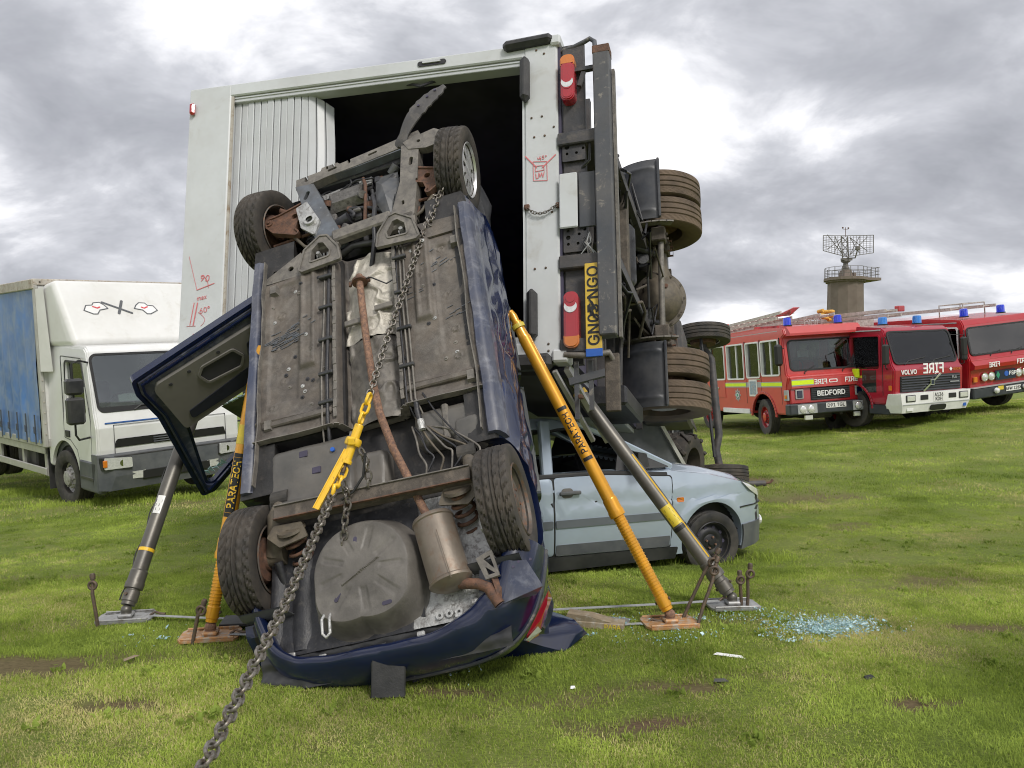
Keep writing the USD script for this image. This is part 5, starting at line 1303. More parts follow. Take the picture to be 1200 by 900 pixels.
# tailgate spread flat on the grass under the tail
def gworld(poly, z0, z1):
    m = ext(poly, 'z', z0, z1)
    return tm((m.vertices - CAR_T) @ CAR_A, m.faces)
tgm = tri(man(hull([(-.6, 4.05, .0), (.30, 4.30, .0), (.395, 4.40, .10), (.36, 4.44, .14), (-.6, 4.05, .09), (-.95, 4.5, .02), (.25, 4.75, .03), (.1, 4.7, .16), (-.8, 4.5, .14), (.0, 4.18, .12), (.44, 4.45, .05)])).refine_to_length(.08))
v = np.array(tgm.vertices); v[:, 2] += (meshkit.fbm(v * 5, 3, 31) - .5) * .03 - .03
part(car, 'tailgate', tm((v - CAR_T) @ CAR_A, tgm.faces), 'navy_paint', 'dark blue tailgate flattened on the grass under the tail', smooth=35)
# dark packing between tail and tailgate
v = tri(man(hull([(-.80, 4.2, .0), (.10, 4.45, .02), (-.75, 4.6, .0), (.1, 4.8, .02), (-.75, 4.25, .30), (.05, 4.55, .36), (-.7, 4.6, .3), (0, 4.8, .32)])))
part(car, 'tail_panel', tm((v.vertices - CAR_T) @ CAR_A, v.faces), 'black_plastic')
# ------------------------------------------------------------------ light blue hatchback pinned under the lorry
# local frame: x forward, y left, z up; origin on the ground under the front axle
FIE_A, FIE_T = rot(20, -1.5, -1.0), np.array((1.54, 7.66, -.275))
fie = thing('pinned_car', 'light blue hatchback crushed under the overturned lorry', 'car', FIE_T, FIE_A)
def fwarp(v):
    x, y, z = v.T.copy()
    s = np.interp(z, [.15, .28, .45, .66, .86, .98, 1.06, 1.40], [.955, .975, .995, 1.0, .985, .955, .92, .74])
    s = s * np.interp(x, [-3.2, -2.9, -2.3, -.2, .30, .52, .66, .72], [.86, .93, 1.0, 1.0, .955, .87, .74, .62])
    k = np.abs(y) / .84
    z2 = z - np.where(z > .7, smoothstep(k, .72, 1.0) * .055 * smoothstep(x, -1.2, -.3), 0)
    fl = np.hypot(x, z - .29)
    flare = .018 * np.exp(-((fl - .37) / .05) ** 2) * (k > .9)
    fl2 = np.hypot(x + 2.486, z - .29)
    flare = flare + .018 * np.exp(-((fl2 - .37) / .05) ** 2) * (k > .9)
    bodyside = -.010 * np.exp(-((z - .74) / .02) ** 2) * (k > .9) * (x < -.3)
    return np.stack([x, np.sign(y) * (np.abs(y) * s + flare + bodyside), z2], 1)
F_lo = ext([(.60, .20), (.70, .30), (.72, .46), (.68, .60), (.56, .74), (.36, .84), (.0, .935), (-.42, 1.0), (-.62, .985), (-1.75, .985), (-2.9, 1.03), (-3.12, .95), (-3.15, .5), (-3.05, .22)], 'y', -.84, .84)
fc = [cyl((x, y0, .30), (x, y1, .30), .335, n=44) for x in (0, -2.486) for y0, y1 in ((-1, -.50), (.50, 1))]
fc += [b(-2.95, -.55, -.70, .70, .32, 1.2), b(-.4, .60, -.60, .60, .1, .70)]
inn_, out_ = split(warp(sub(F_lo, *fc), fwarp, .06), lambda c, n: (np.abs(c[:, 1]) < .70) & ((c[:, 2] > .31) & (c[:, 0] < -.54) & (c[:, 0] > -2.96) & (n[:, 2] > -.5) & (c[:, 2] < .96) | (c[:, 2] < .72) & (c[:, 0] < .61) & (c[:, 0] > -3.0)))
part(fie, 'body', out_, 'silver_blue', smooth=40)
part(fie, 'cabin_lining', inn_, 'seat_dark', smooth=40)
# door: a panel standing a few millimetres proud of the body, with its gap round it
def fpanel(pts, off, th=.02, r=.03, side=-1, length=.07):
    m = ext(P2(*pts, r=r), 'y', .838 - th, .838)
    m = man(m).refine_to_length(length)
    m = tri(m)
    v = fwarp(np.array(m.vertices))
    v[:, 1] += off
    v[:, 1] *= side
    f = m.faces if side > 0 else m.faces[:, ::-1]
    return tm(v, f)
hy0 = fwarp(np.array([[-2.2, .84, .84]]))[0, 1] + .018
for side in (-1, 1):
    part(fie, 'door_gap', fpanel([(-.44, .27), (-.42, .55), (-.40, .96), (-2.30, .97), (-2.38, .62), (-2.10, .52), (-2.06, .30)], .003, side=side), 'ink_black')
    d_ = part(fie, 'door', fpanel([(-.452, .282), (-.432, .55), (-.412, .95), (-1.535, .96), (-1.548, .312)], .009, side=side), 'silver_blue', smooth=40)
    part(d_, 'door_strip', fpanel([(-.46, .53), (-.455, .59), (-1.54, .61), (-1.54, .545)], .020, side=side, r=.01), 'strip_grey')
    part(d_, 'handle_cup', fpanel([(-1.37, .79), (-1.37, .87), (-1.48, .87), (-1.48, .79)], .012, side=side, r=.035), 'trim_grey')
    hy = fwarp(np.array([[-1.64, .84, .83]]))[0, 1] + .02
    part(d_, 'handle', b(-1.51, -1.31, side * (hy + .004), side * (hy + .028), .815, .848, .010), 'truck_grey')
    part(fie, 'sill_strip', fpanel([(-.40, .17), (-.38, .275), (-1.9, .31), (-2.1, .30), (-2.1, .19)], .012, side=side, r=.01), 'black_plastic')
    part(fie, 'lower_door_trim', fpanel([(-.46, .285), (-.455, .38), (-1.54, .405), (-1.545, .315)], .014, side=side, r=.01), 'truck_grey')
    d2_ = part(fie, 'rear_door', fpanel([(-1.562, .315), (-1.552, .955), (-2.28, .955), (-2.36, .63), (-2.09, .53), (-2.05, .315)], .009, side=side), 'silver_blue', smooth=40)
    part(d2_, 'door_strip', fpanel([(-1.565, .545), (-1.565, .61), (-2.24, .615), (-2.10, .55)], .020, side=side, r=.01), 'strip_grey')
    part(d2_, 'handle', b(-2.28, -2.09, side * (hy0 + .004), side * (hy0 + .026), .83, .862, .010), 'truck_grey')
    part(fie, 'side_repeater', fpanel([(-.30, .72), (-.30, .76), (-.37, .76), (-.37, .72)], .010, side=side, r=.01), 'amber_lens')
    part(fie, 'quarter_trim', join(hull([(-.42, side * .775, .985), (-.92, side * .73, .985), (-.86, side * .69, 1.19), (-.42, side * .755, .985), (-.42, side * .785, .975), (-.92, side * .745, .975)])), 'black_plastic')
    # pillars
    part(fie, 'front_pillar', join(bar((-.36, side * .735, .965), (-.86, side * .655, 1.225 - .02 * (side > 0)), .05, .06, ch=.012), bar((-.84, side * .657, 1.22 - .02 * (side > 0)), (-1.24, side * .60, 1.40 - .10 * (side > 0)), .05, .055, ch=.012)), 'silver_blue')
    part(fie, 'centre_pillar', bar((-1.58, side * .78, .96), (-1.54, side * .625, 1.43 - .13 * (side > 0)), .06, .10, up=(1, 0, 0), ch=.012), 'silver_blue')
    part(fie, 'rear_pillar', hull([(-2.75, side * .77, 1.0), (-3.05, side * .72, 1.0), (-2.55, side * .60, 1.36), (-2.9, side * .58, 1.33), (-2.75, side * .70, 1.0), (-3.0, side * .65, 1.0)]), 'silver_blue')
    part(fie, 'rear_side_glass', onplane(P2((-1.66, 0), (-2.72, .02), (-2.55, .40), (-1.62, .43), r=.03), (0, side * .775, .985), (1, 0, 0), (0, -side * .5, 1), -.004, .004), 'window_glass')
    part(fie, 'window_seal', fpanel([(-.45, .955), (-.45, .985), (-1.80, .995), (-1.80, .965)], .012, side=side, r=.005), 'ink_black')
rz = lambda y, z: z - (.15 if y > 0 else 0)
rf = tri(man(hull([(-1.20, y, rz(y, 1.41)) for y in (-.60, .60)] + [(-1.5, y, rz(y, 1.46)) for y in (-.56, .56)] + [(-2.7, y, rz(y, 1.42)) for y in (-.57, .57)] + [(-2.95, y, rz(y, 1.33)) for y in (-.60, .60)] + [(-1.24, y, rz(y, 1.375)) for y in (-.63, .63)] + [(-2.6, y, rz(y, 1.37)) for y in (-.635, .635)])).refine_to_length(.09))
v = np.array(rf.vertices); v[:, 2] += (meshkit.fbm(v * 3.3, 4, 61) - .55) * .10
part(fie, 'headliner', tm(np.array(v) * (1, .96, 1) - (0, 0, .02), rf.faces), 'seat_dark')
part(fie, 'roof', tm(v, rf.faces), 'silver_blue', 'roof crushed down by the lorry', smooth=40)
part(fie, 'windscreen', onplane(P2((-.66, 0), (.66, 0), (.56, .84), (-.56, .84), r=.05), (-.46, 0, .99), (0, 1, 0), (-.84, 0, .45), -.003, .003), 'windscreen_glass')
r_ = np.random.default_rng(5)
for k in range(26):
    a_ = r_.uniform(0, 2 * PI); c_ = np.array((-.30 + r_.normal(0, .05), .25 + r_.normal(0, .05)))
    e_ = c_ + r_.uniform(.06, .22) * np.array((math.cos(a_), math.sin(a_)))
    part(fie, 'crack', onplane(LineString([c_, (c_ + e_) / 2 + r_.normal(0, .012, 2), e_]).buffer(.0018), (-.46, 0, .99), (0, 1, 0), (-.84, 0, .45), .0035, .0045), 'shard_pale') if k % 2 == 0 else None
part(fie, 'dashboard', hull([(-.55, y, z) for y in (-.62, .62) for z in (.7, .96)] + [(-.85, y, z) for y in (-.62, .62) for z in (.65, .9)]), 'seat_dark')
a = np.linspace(0, 2 * PI, 29)[:-1]
part(fie, 'steering_wheel', join(tube(np.stack([-1.0 - .09 * np.sin(a), -.36 + .18 * np.cos(a), .93 + .16 * np.sin(a)], 1), .014, 8, True), b(-1.02, -.98, -.42, -.30, .88, .96, .015), bar((-.99, -.36, .92), (-.8, -.36, .85), .05, .05)), 'seat_dark', smooth=50)
for y in (-.36, .36):
    part(fie, 'seat', join(b(-1.9, -1.35, y - .23, y + .23, .40, .55, .05), hull([(-1.80, y - .23, .5), (-1.80, y + .23, .5), (-1.95, y - .23, .5), (-1.95, y + .23, .5), (-2.05, y - .2, 1.05), (-2.05, y + .2, 1.05), (-2.15, y - .2, 1.05), (-2.15, y + .2, 1.05)]), b(-2.15, -2.06, y - .12, y + .12, 1.05, 1.2, .04)), 'seat_dark', smooth=30)
part(fie, 'bonnet_gap', join(*[tube([(.58, s_ * .58, .748), (.3, s_ * .63, .842), (-.1, s_ * .66, .918), (-.40, s_ * .68, .955)], .005, 5) for s_ in (-1, 1)]), 'ink_black')
part(fie, 'cowl', b(-.50, -.40, -.66, .66, .97, 1.006, .01), 'black_plastic')
for s_ in (-1, 1):
    part(fie, 'wiper', join(tube([(-.42, s_ * .1 - .3, 1.01), (-.55, s_ * .1 - .05, 1.06), (-.62, s_ * .1 + .15, 1.09)], .009, 6)), 'ink_black')
    hl = part(fie, 'headlamp', hull([fwarp(np.array([[x, s_ * y, z]]))[0] * np.array((1, 1.025, 1)) + np.array((dx_, 0, .012)) for x, y, z, dx_ in ((.42, .83, .80, .02), (.52, .83, .745, .03), (.62, .80, .66, .03), (.66, .70, .60, .04), (.68, .50, .62, .04), (.54, .55, .76, .02), (.34, .83, .83, .01), (.58, .83, .61, .02), (.44, .84, .69, .01))]), 'clear_lens', 'clear headlamp at the corner of the nose', smooth=30)
    part(fie, 'fog_lamp', cyl((.69, s_ * .50, .36), (.745, s_ * .50, .36), .05, n=16), 'clear_lens')
part(fie, 'front_bumper', warp(ext([(.60, .18), (.76, .20), (.81, .30), (.825, .44), (.80, .55), (.70, .56), (.40, .54), (.36, .42), (.34, .20)], 'y', -.85, .85), lambda v: np.stack([v[:, 0], fwarp(v)[:, 1] * 1.010, v[:, 2]], 1), .05), 'silver_blue', smooth=40) if False else None
bmp = warp(sub(ext([(.30, .17), (.67, .19), (.735, .28), (.74, .40), (.30, .40)], 'y', -.85, .85), cyl((0, -1, .30), (0, 1, .30), .345, n=44), b(-.5, .3, -.6, .6, 0, 1)), lambda v: np.stack([v[:, 0], fwarp(v)[:, 1] * 1.012, v[:, 2]], 1), .05)
part(fie, 'bumper_lower', bmp, 'truck_grey', 'dark lower bumper', smooth=40)
part(fie, 'bumper_seam', warp(ext([(.30, .555), (.69, .558), (.70, .566), (.30, .566)], 'y', -.845, .845), lambda v: np.stack([v[:, 0] + .004, fwarp(v)[:, 1] * 1.004, v[:, 2]], 1), .05), 'ink_black')
part(fie, 'grille', b(.715, .74, -.34, .34, .44, .52, .01), 'ink_black')
part(fie, 'front_plate', b(.742, .75, -.26, .26, .30, .41), 'plate_white')
for s_ in (-1, 1):
    mir = part(fie, 'door_mirror', hull([(-.72, s_ * .80, 1.0), (-.72, s_ * .98, 1.02), (-.80, s_ * .80, .99), (-.82, s_ * .98, 1.0), (-.74, s_ * .82, 1.13), (-.74, s_ * .97, 1.13), (-.82, s_ * .82, 1.15), (-.82, s_ * .97, 1.14), (-.68, s_ * .88, 1.06)]), 'black_plastic', smooth=40)
    part(mir, 'mirror_glass', b(-.826, -.822, s_ * .83, s_ * .96, 1.02, 1.12), 'chrome')
TYF = tyre(.285, .175, .192)
def squash(m, lim):
    v = np.array(m.vertices)
    low = v[:, 2] < -lim
    v[low, 1] *= 1 + .22 * np.clip((-v[low, 2] - lim) / .06, 0, 1)
    v[low, 2] = -lim + (v[low, 2] + lim) * .12
    return tm(v, m.faces)
for x in (0, -2.486):
    for s_ in (-1, 1):
        w = xpart(fie, 'wheel', np.eye(3) if s_ > 0 else np.diag([-1.0, -1.0, 1.0]), (x, s_ * .735, .262))
        part(w, 'tyre', squash(TYF, .235), 'rubber', 'deflated tyre', smooth=35)
        sr = lathe([(.194, .080), (.188, .086), (.178, .072), (.166, .040), (.150, .022), (.120, .040), (.098, .046), (.072, .036), (.05, .046), (.0, .050)], (0, 0, 0), (0, 1, 0), 48)
        part(w, 'rim', sr, 'rim_black', smooth=40)
        for k in range(10):
            t = k * 2 * PI / 10
            part(w, 'rim_hole', cyl((.138 * math.cos(t), .030, .138 * math.sin(t)), (.138 * math.cos(t), .0345, .138 * math.sin(t)), .017, n=10), 'interior_dark')
        for k in range(4):
            t = k * PI / 2 + .4
            part(w, 'wheel_nut', cyl((.05 * math.cos(t), .04, .05 * math.sin(t)), (.05 * math.cos(t), .062, .05 * math.sin(t)), .010, n=6), 'rust_light')
        part(w, 'centre_cap', cyl((0, .04, 0), (0, .06, 0), .026, n=14), 'rim_black')
    for s_ in (-1, 1):
        a = np.linspace(-.2, PI + .2, 24)
        part(fie, 'arch_liner', join(*[bar((x + .33 * math.cos(a[k]), s_ * .66, .30 + .33 * math.sin(a[k])), (x + .33 * math.cos(a[k + 1]), s_ * .66, .30 + .33 * math.sin(a[k + 1])), .30, .008, up=(0, 1, 0)) for k in range(23)]), 'ink_black')
part(fie, 'floor', b(-3.0, .5, -.70, .70, .17, .24, .02), 'underseal_dark')

# ------------------------------------------------------------------ cabs of lorries and fire engines
def shell(prof, hw, wall, cuts, taper=0.0, ztap=1.2, ztop=2.8, side_r=.04, cell=None):
    """hollow cab: side profile (x, z) between y = -hw and hw, leaning in above ztap, with window openings cut out"""
    p = P2(*prof, r=.05)
    inner = p.buffer(-wall)
    def tp(m):
        m = tri(m); v = np.array(m.vertices)
        v[:, 1] *= 1 - taper * np.clip((v[:, 2] - ztap) / (ztop - ztap), 0, 1)
        return man(tm(v, m.faces))
    c = side_r
    mid = man(ext(p, 'y', -hw + c, hw - c))
    a1 = man(ext(p.buffer(-c * .35), 'y', -hw + c * .35, hw - c * .35))
    a2 = man(ext(p.buffer(-c), 'y', -hw, hw))
    out = tp((mid + a1 + a2).refine_to_length(.35))
    inn = tp(man(ext(inner, 'y', -hw + wall, hw - wall)).refine_to_length(.35))
    out = out - inn
    for q_ in cuts:
        out = out - man(q_)
    return out
def front_plane(x0, z0, x1, z1):
    """plane of a raked front: origin at its foot, ex to the vehicle's left, ey up the slope; ex x ey points forward"""
    ey = np.array((x1 - x0, 0, z1 - z0)); L = np.linalg.norm(ey)
    return np.array((x0, 0, z0)), np.array((0, 1.0, 0)), ey / L, L
def rr(w, h, r, y0=0.0):
    return sbox(-w, y0, w, y0 + h).buffer(-r, join_style=2).buffer(r, quad_segs=6)
def truck_wheel(parent, x, y, z, side, rim_mat='rim_truck', r=.48, w_=.27, steer=0.0):
    t_ = TT if (r, w_) == (.48, .27) else tyre(r, w_, r * .6, 'truck', 84)
    w = xpart(parent, 'wheel', rot(steer) @ (np.eye(3) if side > 0 else np.diag([-1.0, -1.0, 1.0])), (x, y, z))
    q_ = r / .47
    part(w, 'tyre', t_, 'rubber', smooth=35)
    part(w, 'rim', lathe([(.29 * q_, .10), (.28 * q_, .112), (.262 * q_, .09), (.255 * q_, .03), (.22 * q_, -.0), (.19 * q_, .02), (.17 * q_, .07), (.12 * q_, .085), (.115 * q_, .13), (.07, .14), (0, .14)], (0, 0, 0), (0, 1, 0), 40), rim_mat, smooth=35)
    for k in range(10):
        t = k * 2 * PI / 10
        part(w, 'wheel_nut', cyl((.145 * q_ * math.cos(t), .07, .145 * q_ * math.sin(t)), (.145 * q_ * math.cos(t), .105, .145 * q_ * math.sin(t)), .016, n=6), 'rim_steel' if rim_mat != 'rim_truck' else 'rim_truck')
    for k in range(8):
        t = k * 2 * PI / 8
        part(w, 'rim_hole', cyl((.225 * q_ * math.cos(t), .0, .225 * q_ * math.sin(t)), (.225 * q_ * math.cos(t), .012, .225 * q_ * math.sin(t)), .026, n=10), 'interior_dark')
    return w
def seats(parent, xs, ys, zf, mat='seat_dark'):
    for x in xs:
        for y in ys:
            part(parent, 'seat', join(b(x - .25, x + .25, y - .24, y + .24, zf + .25, zf + .45, .05), b(x - .35, x - .20, y - .24, y + .24, zf + .45, zf + 1.05, .05)), mat)
def wheel_and_dash(parent, x, y, z, hw):
    part(parent, 'dashboard', b(x, x + .35, -hw, hw, z - .35, z, .05), 'seat_dark')
    a = np.linspace(0, 2 * PI, 25)[:-1]
    part(parent, 'steering_wheel', tube(np.stack([x - .12 + .09 * np.sin(a), y + .23 * np.cos(a), z + .06 + .20 * np.sin(a)], 1), .016, 6, True), 'seat_dark', smooth=50)

# ------------------------------------------------------------------ parked white curtain-sided lorry on the left
REN_A, REN_T = rot(-41.19, .96, 3.45), np.array((-6.473, 13.35, -.589))
rl = thing('curtain_sided_lorry', 'white lorry with blue curtain sides parked on the left', 'lorry', REN_T, REN_A)
HW = 1.15
prof = [(-.72, .62), (1.30, .62), (1.36, 1.02), (1.37, 1.36), (1.28, 1.60), (1.02, 2.52), (.92, 2.60), (-.72, 2.66)]
O_, ex_, ey_, WL = front_plane(1.285, 1.60, 1.035, 2.50)
scr = onplane(rr(HW - .10, WL - .06, .09, .02), O_, ex_, ey_, -.25, .2)
sw = P2((1.00, 1.56), (.82, 2.34), (.16, 2.36), (.12, 1.50), r=.06)
cuts = [scr, ext(sw, 'y', -2, 2), cyl((0, -2, .47), (0, -.62, .47), .62, n=48), cyl((0, .62, .47), (0, 2, .47), .62, n=48)]
cab = part(rl, 'cab', shell(prof, HW, .05, cuts, .05, 1.4, 2.6), 'truck_white', 'white day cab', smooth=30)
part(cab, 'windscreen_seal', onplane(rr(HW - .07, WL - .0, .11, -.01).difference(rr(HW - .105, WL - .07, .09, .025)), O_, ex_, ey_, -.012, .010), 'ink_black')
part(cab, 'windscreen', onplane(rr(HW - .09, WL - .04, .10, .01), O_, ex_, ey_, -.010, -.002), 'raked_glass')
part(cab, 'screen_band', onplane(sbox(-HW + .12, .0, HW - .12, .07), O_, ex_, ey_, .000, .008), 'ink_black')
for s_ in (-1, 1):
    part(cab, 'cab_window', ext(sw, 'y', s_ * 1.075 - .004, s_ * 1.075 + .004), 'window_glass')
    part(cab, 'window_seal', ext(sw.buffer(.035).difference(sw), 'y', s_ * 1.118 - .004, s_ * 1.118 + .003), 'ink_black')
    dg = P2((1.12, .72), (1.16, 1.45), (.92, 2.42), (.08, 2.46), (.04, 1.15), (.30, 1.12), (.56, .98), (.66, .72), r=.03)
    part(cab, 'door_gap', ext(dg.exterior.buffer(.008), 'y', s_ * 1.142, s_ * (1.151)) if s_ > 0 else ext(dg.exterior.buffer(.008), 'y', -1.151, -1.142), 'bar_grey')
    part(cab, 'door_handle', b(.12, .30, s_ * 1.15, s_ * 1.168, 1.16, 1.27, .012), 'ink_black')
    # mirrors on bent arms
    part(cab, 'mirror_arm', tube([(1.05, s_ * 1.10, 2.36), (1.28, s_ * 1.30, 2.40), (1.33, s_ * 1.42, 2.36), (1.33, s_ * 1.42, 1.30), (1.28, s_ * 1.36, 1.22), (1.10, s_ * 1.14, 1.22)], .016, 8), 'ink_black', smooth=50)
    part(cab, 'mirror', b(1.27, 1.42, s_ * 1.29, s_ * 1.53, 1.46, 1.86, .035), 'black_plastic')
    part(cab, 'mirror', b(1.27, 1.42, s_ * 1.29, s_ * 1.53, 1.90, 2.14, .035), 'black_plastic')
    part(cab, 'mirror_glass', b(1.262, 1.266, s_ * 1.32, s_ * 1.50, 1.50, 1.82), 'chrome')
    part(rl, 'wheel_arch', join(*[bar((.66 * math.cos(t), s_ * 1.05, .47 + .66 * math.sin(t)), (.66 * math.cos(t + .14), s_ * 1.05, .47 + .66 * math.sin(t + .14)), .26, .06, up=(0, 1, 0)) for t in np.arange(.15, 2.9, .135)]), 'truck_grey')
    part(rl, 'step', b(.62, 1.36, s_ * 1.02, s_ * 1.17, .36, .86, .04), 'truck_grey')
    part(rl, 'step_tread', b(.70, 1.20, s_ * 1.16, s_ * 1.178, .55, .60, .005), 'black_plastic')
part(cab, 'grille_band', hull([(1.372, -.90, 1.05), (1.372, .90, 1.05), (1.385, -.86, 1.18), (1.385, .86, 1.18), (1.35, -.9, 1.12), (1.35, .9, 1.12)]), 'ink_black')
for k in range(3):
    part(cab, 'grille_slat', b(1.376, 1.392, -.32, .32, 1.065 + .035 * k, 1.082 + .035 * k, .003), 'truck_grey')
part(cab, 'emblem', onplane(P2((0, -.10), (.07, 0), (0, .10), (-.07, 0)).difference(P2((0, -.06), (.04, 0), (0, .06), (-.04, 0))), (1.39, 0, 1.115), (0, 1, 0), (0, 0, 1), 0, .012), 'chrome')
part(cab, 'blue_stripe', onplane(P2((-1.02, 0), (.6, 0), (.6, .022), (-1.02, .022)), (1.356, 0, 1.42), (0, 1, 0), (-.25, 0, 1), 0, .004), 'blue_line')
part(cab, 'panel_gap', join(b(1.368, 1.374, -.9, .9, 1.395, 1.402), b(1.36, 1.376, -.905, -.898, .96, 1.40), b(1.36, 1.376, .898, .905, .96, 1.40)), 'bar_grey')
for y in (-.55, .45):
    part(cab, 'wiper', tube([(1.30, y, 1.60), (1.29, y + .1, 1.66), (1.27, y + .55, 1.68)], .012, 6), 'ink_black')
part(cab, 'paper_sheet', hull([(1.02, -.66, 1.72), (1.12, -.35, 1.72), (.95, -.30, 1.84), (.88, -.62, 1.83), (1.02, -.66, 1.723), (1.12, -.35, 1.723)]), 'paper')
wheel_and_dash(cab, .92, -.55, 1.58, 1.02)
seats(cab, (.15,), (-.6, .6), .95)
part(cab, 'cab_floor', b(-.66, 1.2, -1.05, 1.05, .90, .98), 'seat_dark')
part(rl, 'front_bumper', hull([(1.36, -1.16, .42), (1.36, 1.16, .42), (1.42, -1.02, .40), (1.42, 1.02, .40), (1.46, -.95, .62), (1.46, .95, .62), (1.45, -.98, .92), (1.45, .98, .92), (1.36, -1.17, .96), (1.36, 1.17, .96), (1.15, -1.17, .96), (1.15, 1.17, .96), (1.15, -1.17, .44), (1.15, 1.17, .44)]), 'truck_grey')
part(rl, 'bumper_opening', b(1.44, 1.466, -.55, .55, .52, .66, .008), 'ink_black')
part(rl, 'bumper_shelf', b(1.30, 1.452, -.95, .95, .90, .935, .01), 'black_plastic')
part(rl, 'towing_cover', join(b(1.44, 1.468, .05, .32, .70, .82, .01)), 'black_plastic')
for s_ in (-1, 1):
    hl = part(rl, 'headlamp', hull([(1.42, s_ * 1.12, .74), (1.48, s_ * .70, .74), (1.42, s_ * 1.14, .92), (1.47, s_ * .70, .90), (1.3, s_ * 1.15, .74), (1.3, s_ * 1.15, .92), (1.4, s_ * .7, .74)]), 'black_plastic')
    part(hl, 'lens', onplane(P2((-.20, -.015), (.20, -.015), (.195, .14), (-.19, .165), r=.02), (1.462, s_ * .905, .755), (s_ * .0 - .13 * s_, 1, 0), (0, 0, 1), .0, .022), 'clear_lens')
    part(hl, 'lens_bowl', cyl((1.475, s_ * .84, .82), (1.492, s_ * .84, .82), .05, n=18), 'chrome')
    part(hl, 'indicator', b(1.44, 1.475, s_ * 1.06, s_ * 1.12, .775, .885, .008), 'amber_lens')
    part(rl, 'fog_lamp', hull([(1.455, s_ * .70, .55), (1.462, s_ * .50, .54), (1.46, s_ * .70, .66), (1.466, s_ * .50, .66), (1.44, s_ * .6, .6)]), 'clear_lens')
    truck_wheel(rl, 0, s_ * 1.02, .47, s_, steer=4)
    truck_wheel(rl, -4.4, s_ * 1.02, .47, s_)
    truck_wheel(rl, -4.4, s_ * .70, .47, s_)
part(rl, 'chassis', join(b(-7.4, 1.2, -.45, -.37, .66, .90), b(-7.4, 1.2, .37, .45, .66, .90), *[b(x - .05, x + .05, -.40, .40, .68, .88) for x in (-7, -5.4, -3.2, -1.8)], cyl((-4.4, -.9, .47), (-4.4, .9, .47), .1), cyl((0, -.9, .47), (0, .9, .47), .07)), 'chassis_black')
# box with curtain sides
X1, X0, ZF, ZT, BWD = -.62, -7.5, 1.05, 3.72, 1.25
part(rl, 'box_front', b(X1 - .06, X1, -BWD + .06, BWD - .06, ZF, ZT - .10, .01), 'box_white', 'tall front wall of the body')
part(rl, 'box_floor', b(X0, X1 + .005, -BWD + .02, BWD - .02, ZF - .12, ZF - .002, .01), 'alloy_rail')
part(rl, 'box_roof', b(X0, X1 - .01, -BWD + .02, BWD - .02, ZT - .05, ZT - .02), 'box_white')
part(rl, 'box_rear', b(X0, X0 + .06, -BWD + .02, BWD - .02, ZF, ZT - .06), 'box_white')
for s_ in (-1, 1):
    part(rl, 'roof_rail', b(X0, X1 + .02, s_ * (BWD - .03), s_ * (BWD + .02), ZT - .16, ZT + .005, .012), 'rail_rust')
    part(rl, 'corner_post', b(X1 - .07, X1 + .03, s_ * (BWD - .07), s_ * BWD, ZF - .12, ZT - .10, .015), 'alloy_rail')
    for k in range(14):
        z = ZF + .1 + k * .18
        part(rl, 'rivet', lathe([(0, .012), (.010, .010), (.014, 0)], (X1 + .03, s_ * (BWD - .035), z), (1, 0, 0), 8), 'rail_rust')
    xs = np.linspace(X0 + .05, X1 - .09, 260)
    zs = np.linspace(ZF - .06, ZT - .16, 26)
    XX, ZZ = np.meshgrid(xs, zs, indexing='ij')
    wav = .016 * np.sin(XX * 2 * PI / .42 + .5 * np.sin(XX * 3)) * smoothstep(ZZ, ZT, ZF + .4) + (meshkit.fbm(np.stack([XX * 3.0, ZZ * .9, XX * 0], -1), 4, 8) - .5) * .05 * smoothstep(ZZ, ZT - .1, ZT - 1.2)
    wr_ = .045 * (meshkit.fbm(np.stack([XX * 6 + ZZ * 5, ZZ * 6, XX * 0 + 4], -1), 4, 18) - .5) * smoothstep(ZZ, ZF + .75, ZF + .3)
    YY = s_ * (BWD - .012) + s_ * (wav + wr_)
    i = np.arange(XX.size).reshape(XX.shape)
    q = np.stack([i[:-1, :-1], i[1:, :-1], i[1:, 1:], i[:-1, 1:]], -1).reshape(-1, 4)
    f = np.vstack([q[:, [0, 1, 2]], q[:, [0, 2, 3]]])
    cu = part(rl, 'curtain', tm(np.stack([XX, YY, ZZ], -1).reshape(-1, 3), f if s_ < 0 else f[:, ::-1]), 'curtain_blue', 'faded blue side curtain', smooth=True)
    for k in range(15):
        x = X1 - .28 - k * .45
        part(cu, 'buckle_strap', join(b(x - .025, x + .025, s_ * (BWD + .024), s_ * (BWD + .032), ZF - .08, ZF + .42), b(x - .035, x + .035, s_ * (BWD + .03), s_ * (BWD + .05), ZF + .10, ZF + .22, .006)), 'strap_dark')
    for z in (.86, .50):
        part(rl, 'side_guard', b(-3.5, -.78, s_ * 1.17, s_ * 1.20, z - .06, z + .06, .008), 'alloy_rail')
    for x in (-.85, -2.0, -3.3):
        part(rl, 'side_guard_post', b(x - .05, x + .05, s_ * 1.13, s_ * 1.169, .42, 1.0), 'alloy_rail')
part(rl, 'top_rail', b(X1 - .04, X1 + .025, -BWD - .01, BWD + .01, ZT - .10, ZT + .008, .012), 'rail_rust')
for k in range(12):
    y = -1.15 + k * .21
    part(rl, 'rivet', lathe([(0, .012), (.012, .010), (.016, 0)], (X1 + .025, y, ZT - .045), (1, 0, 0), 8), 'chassis_brown')
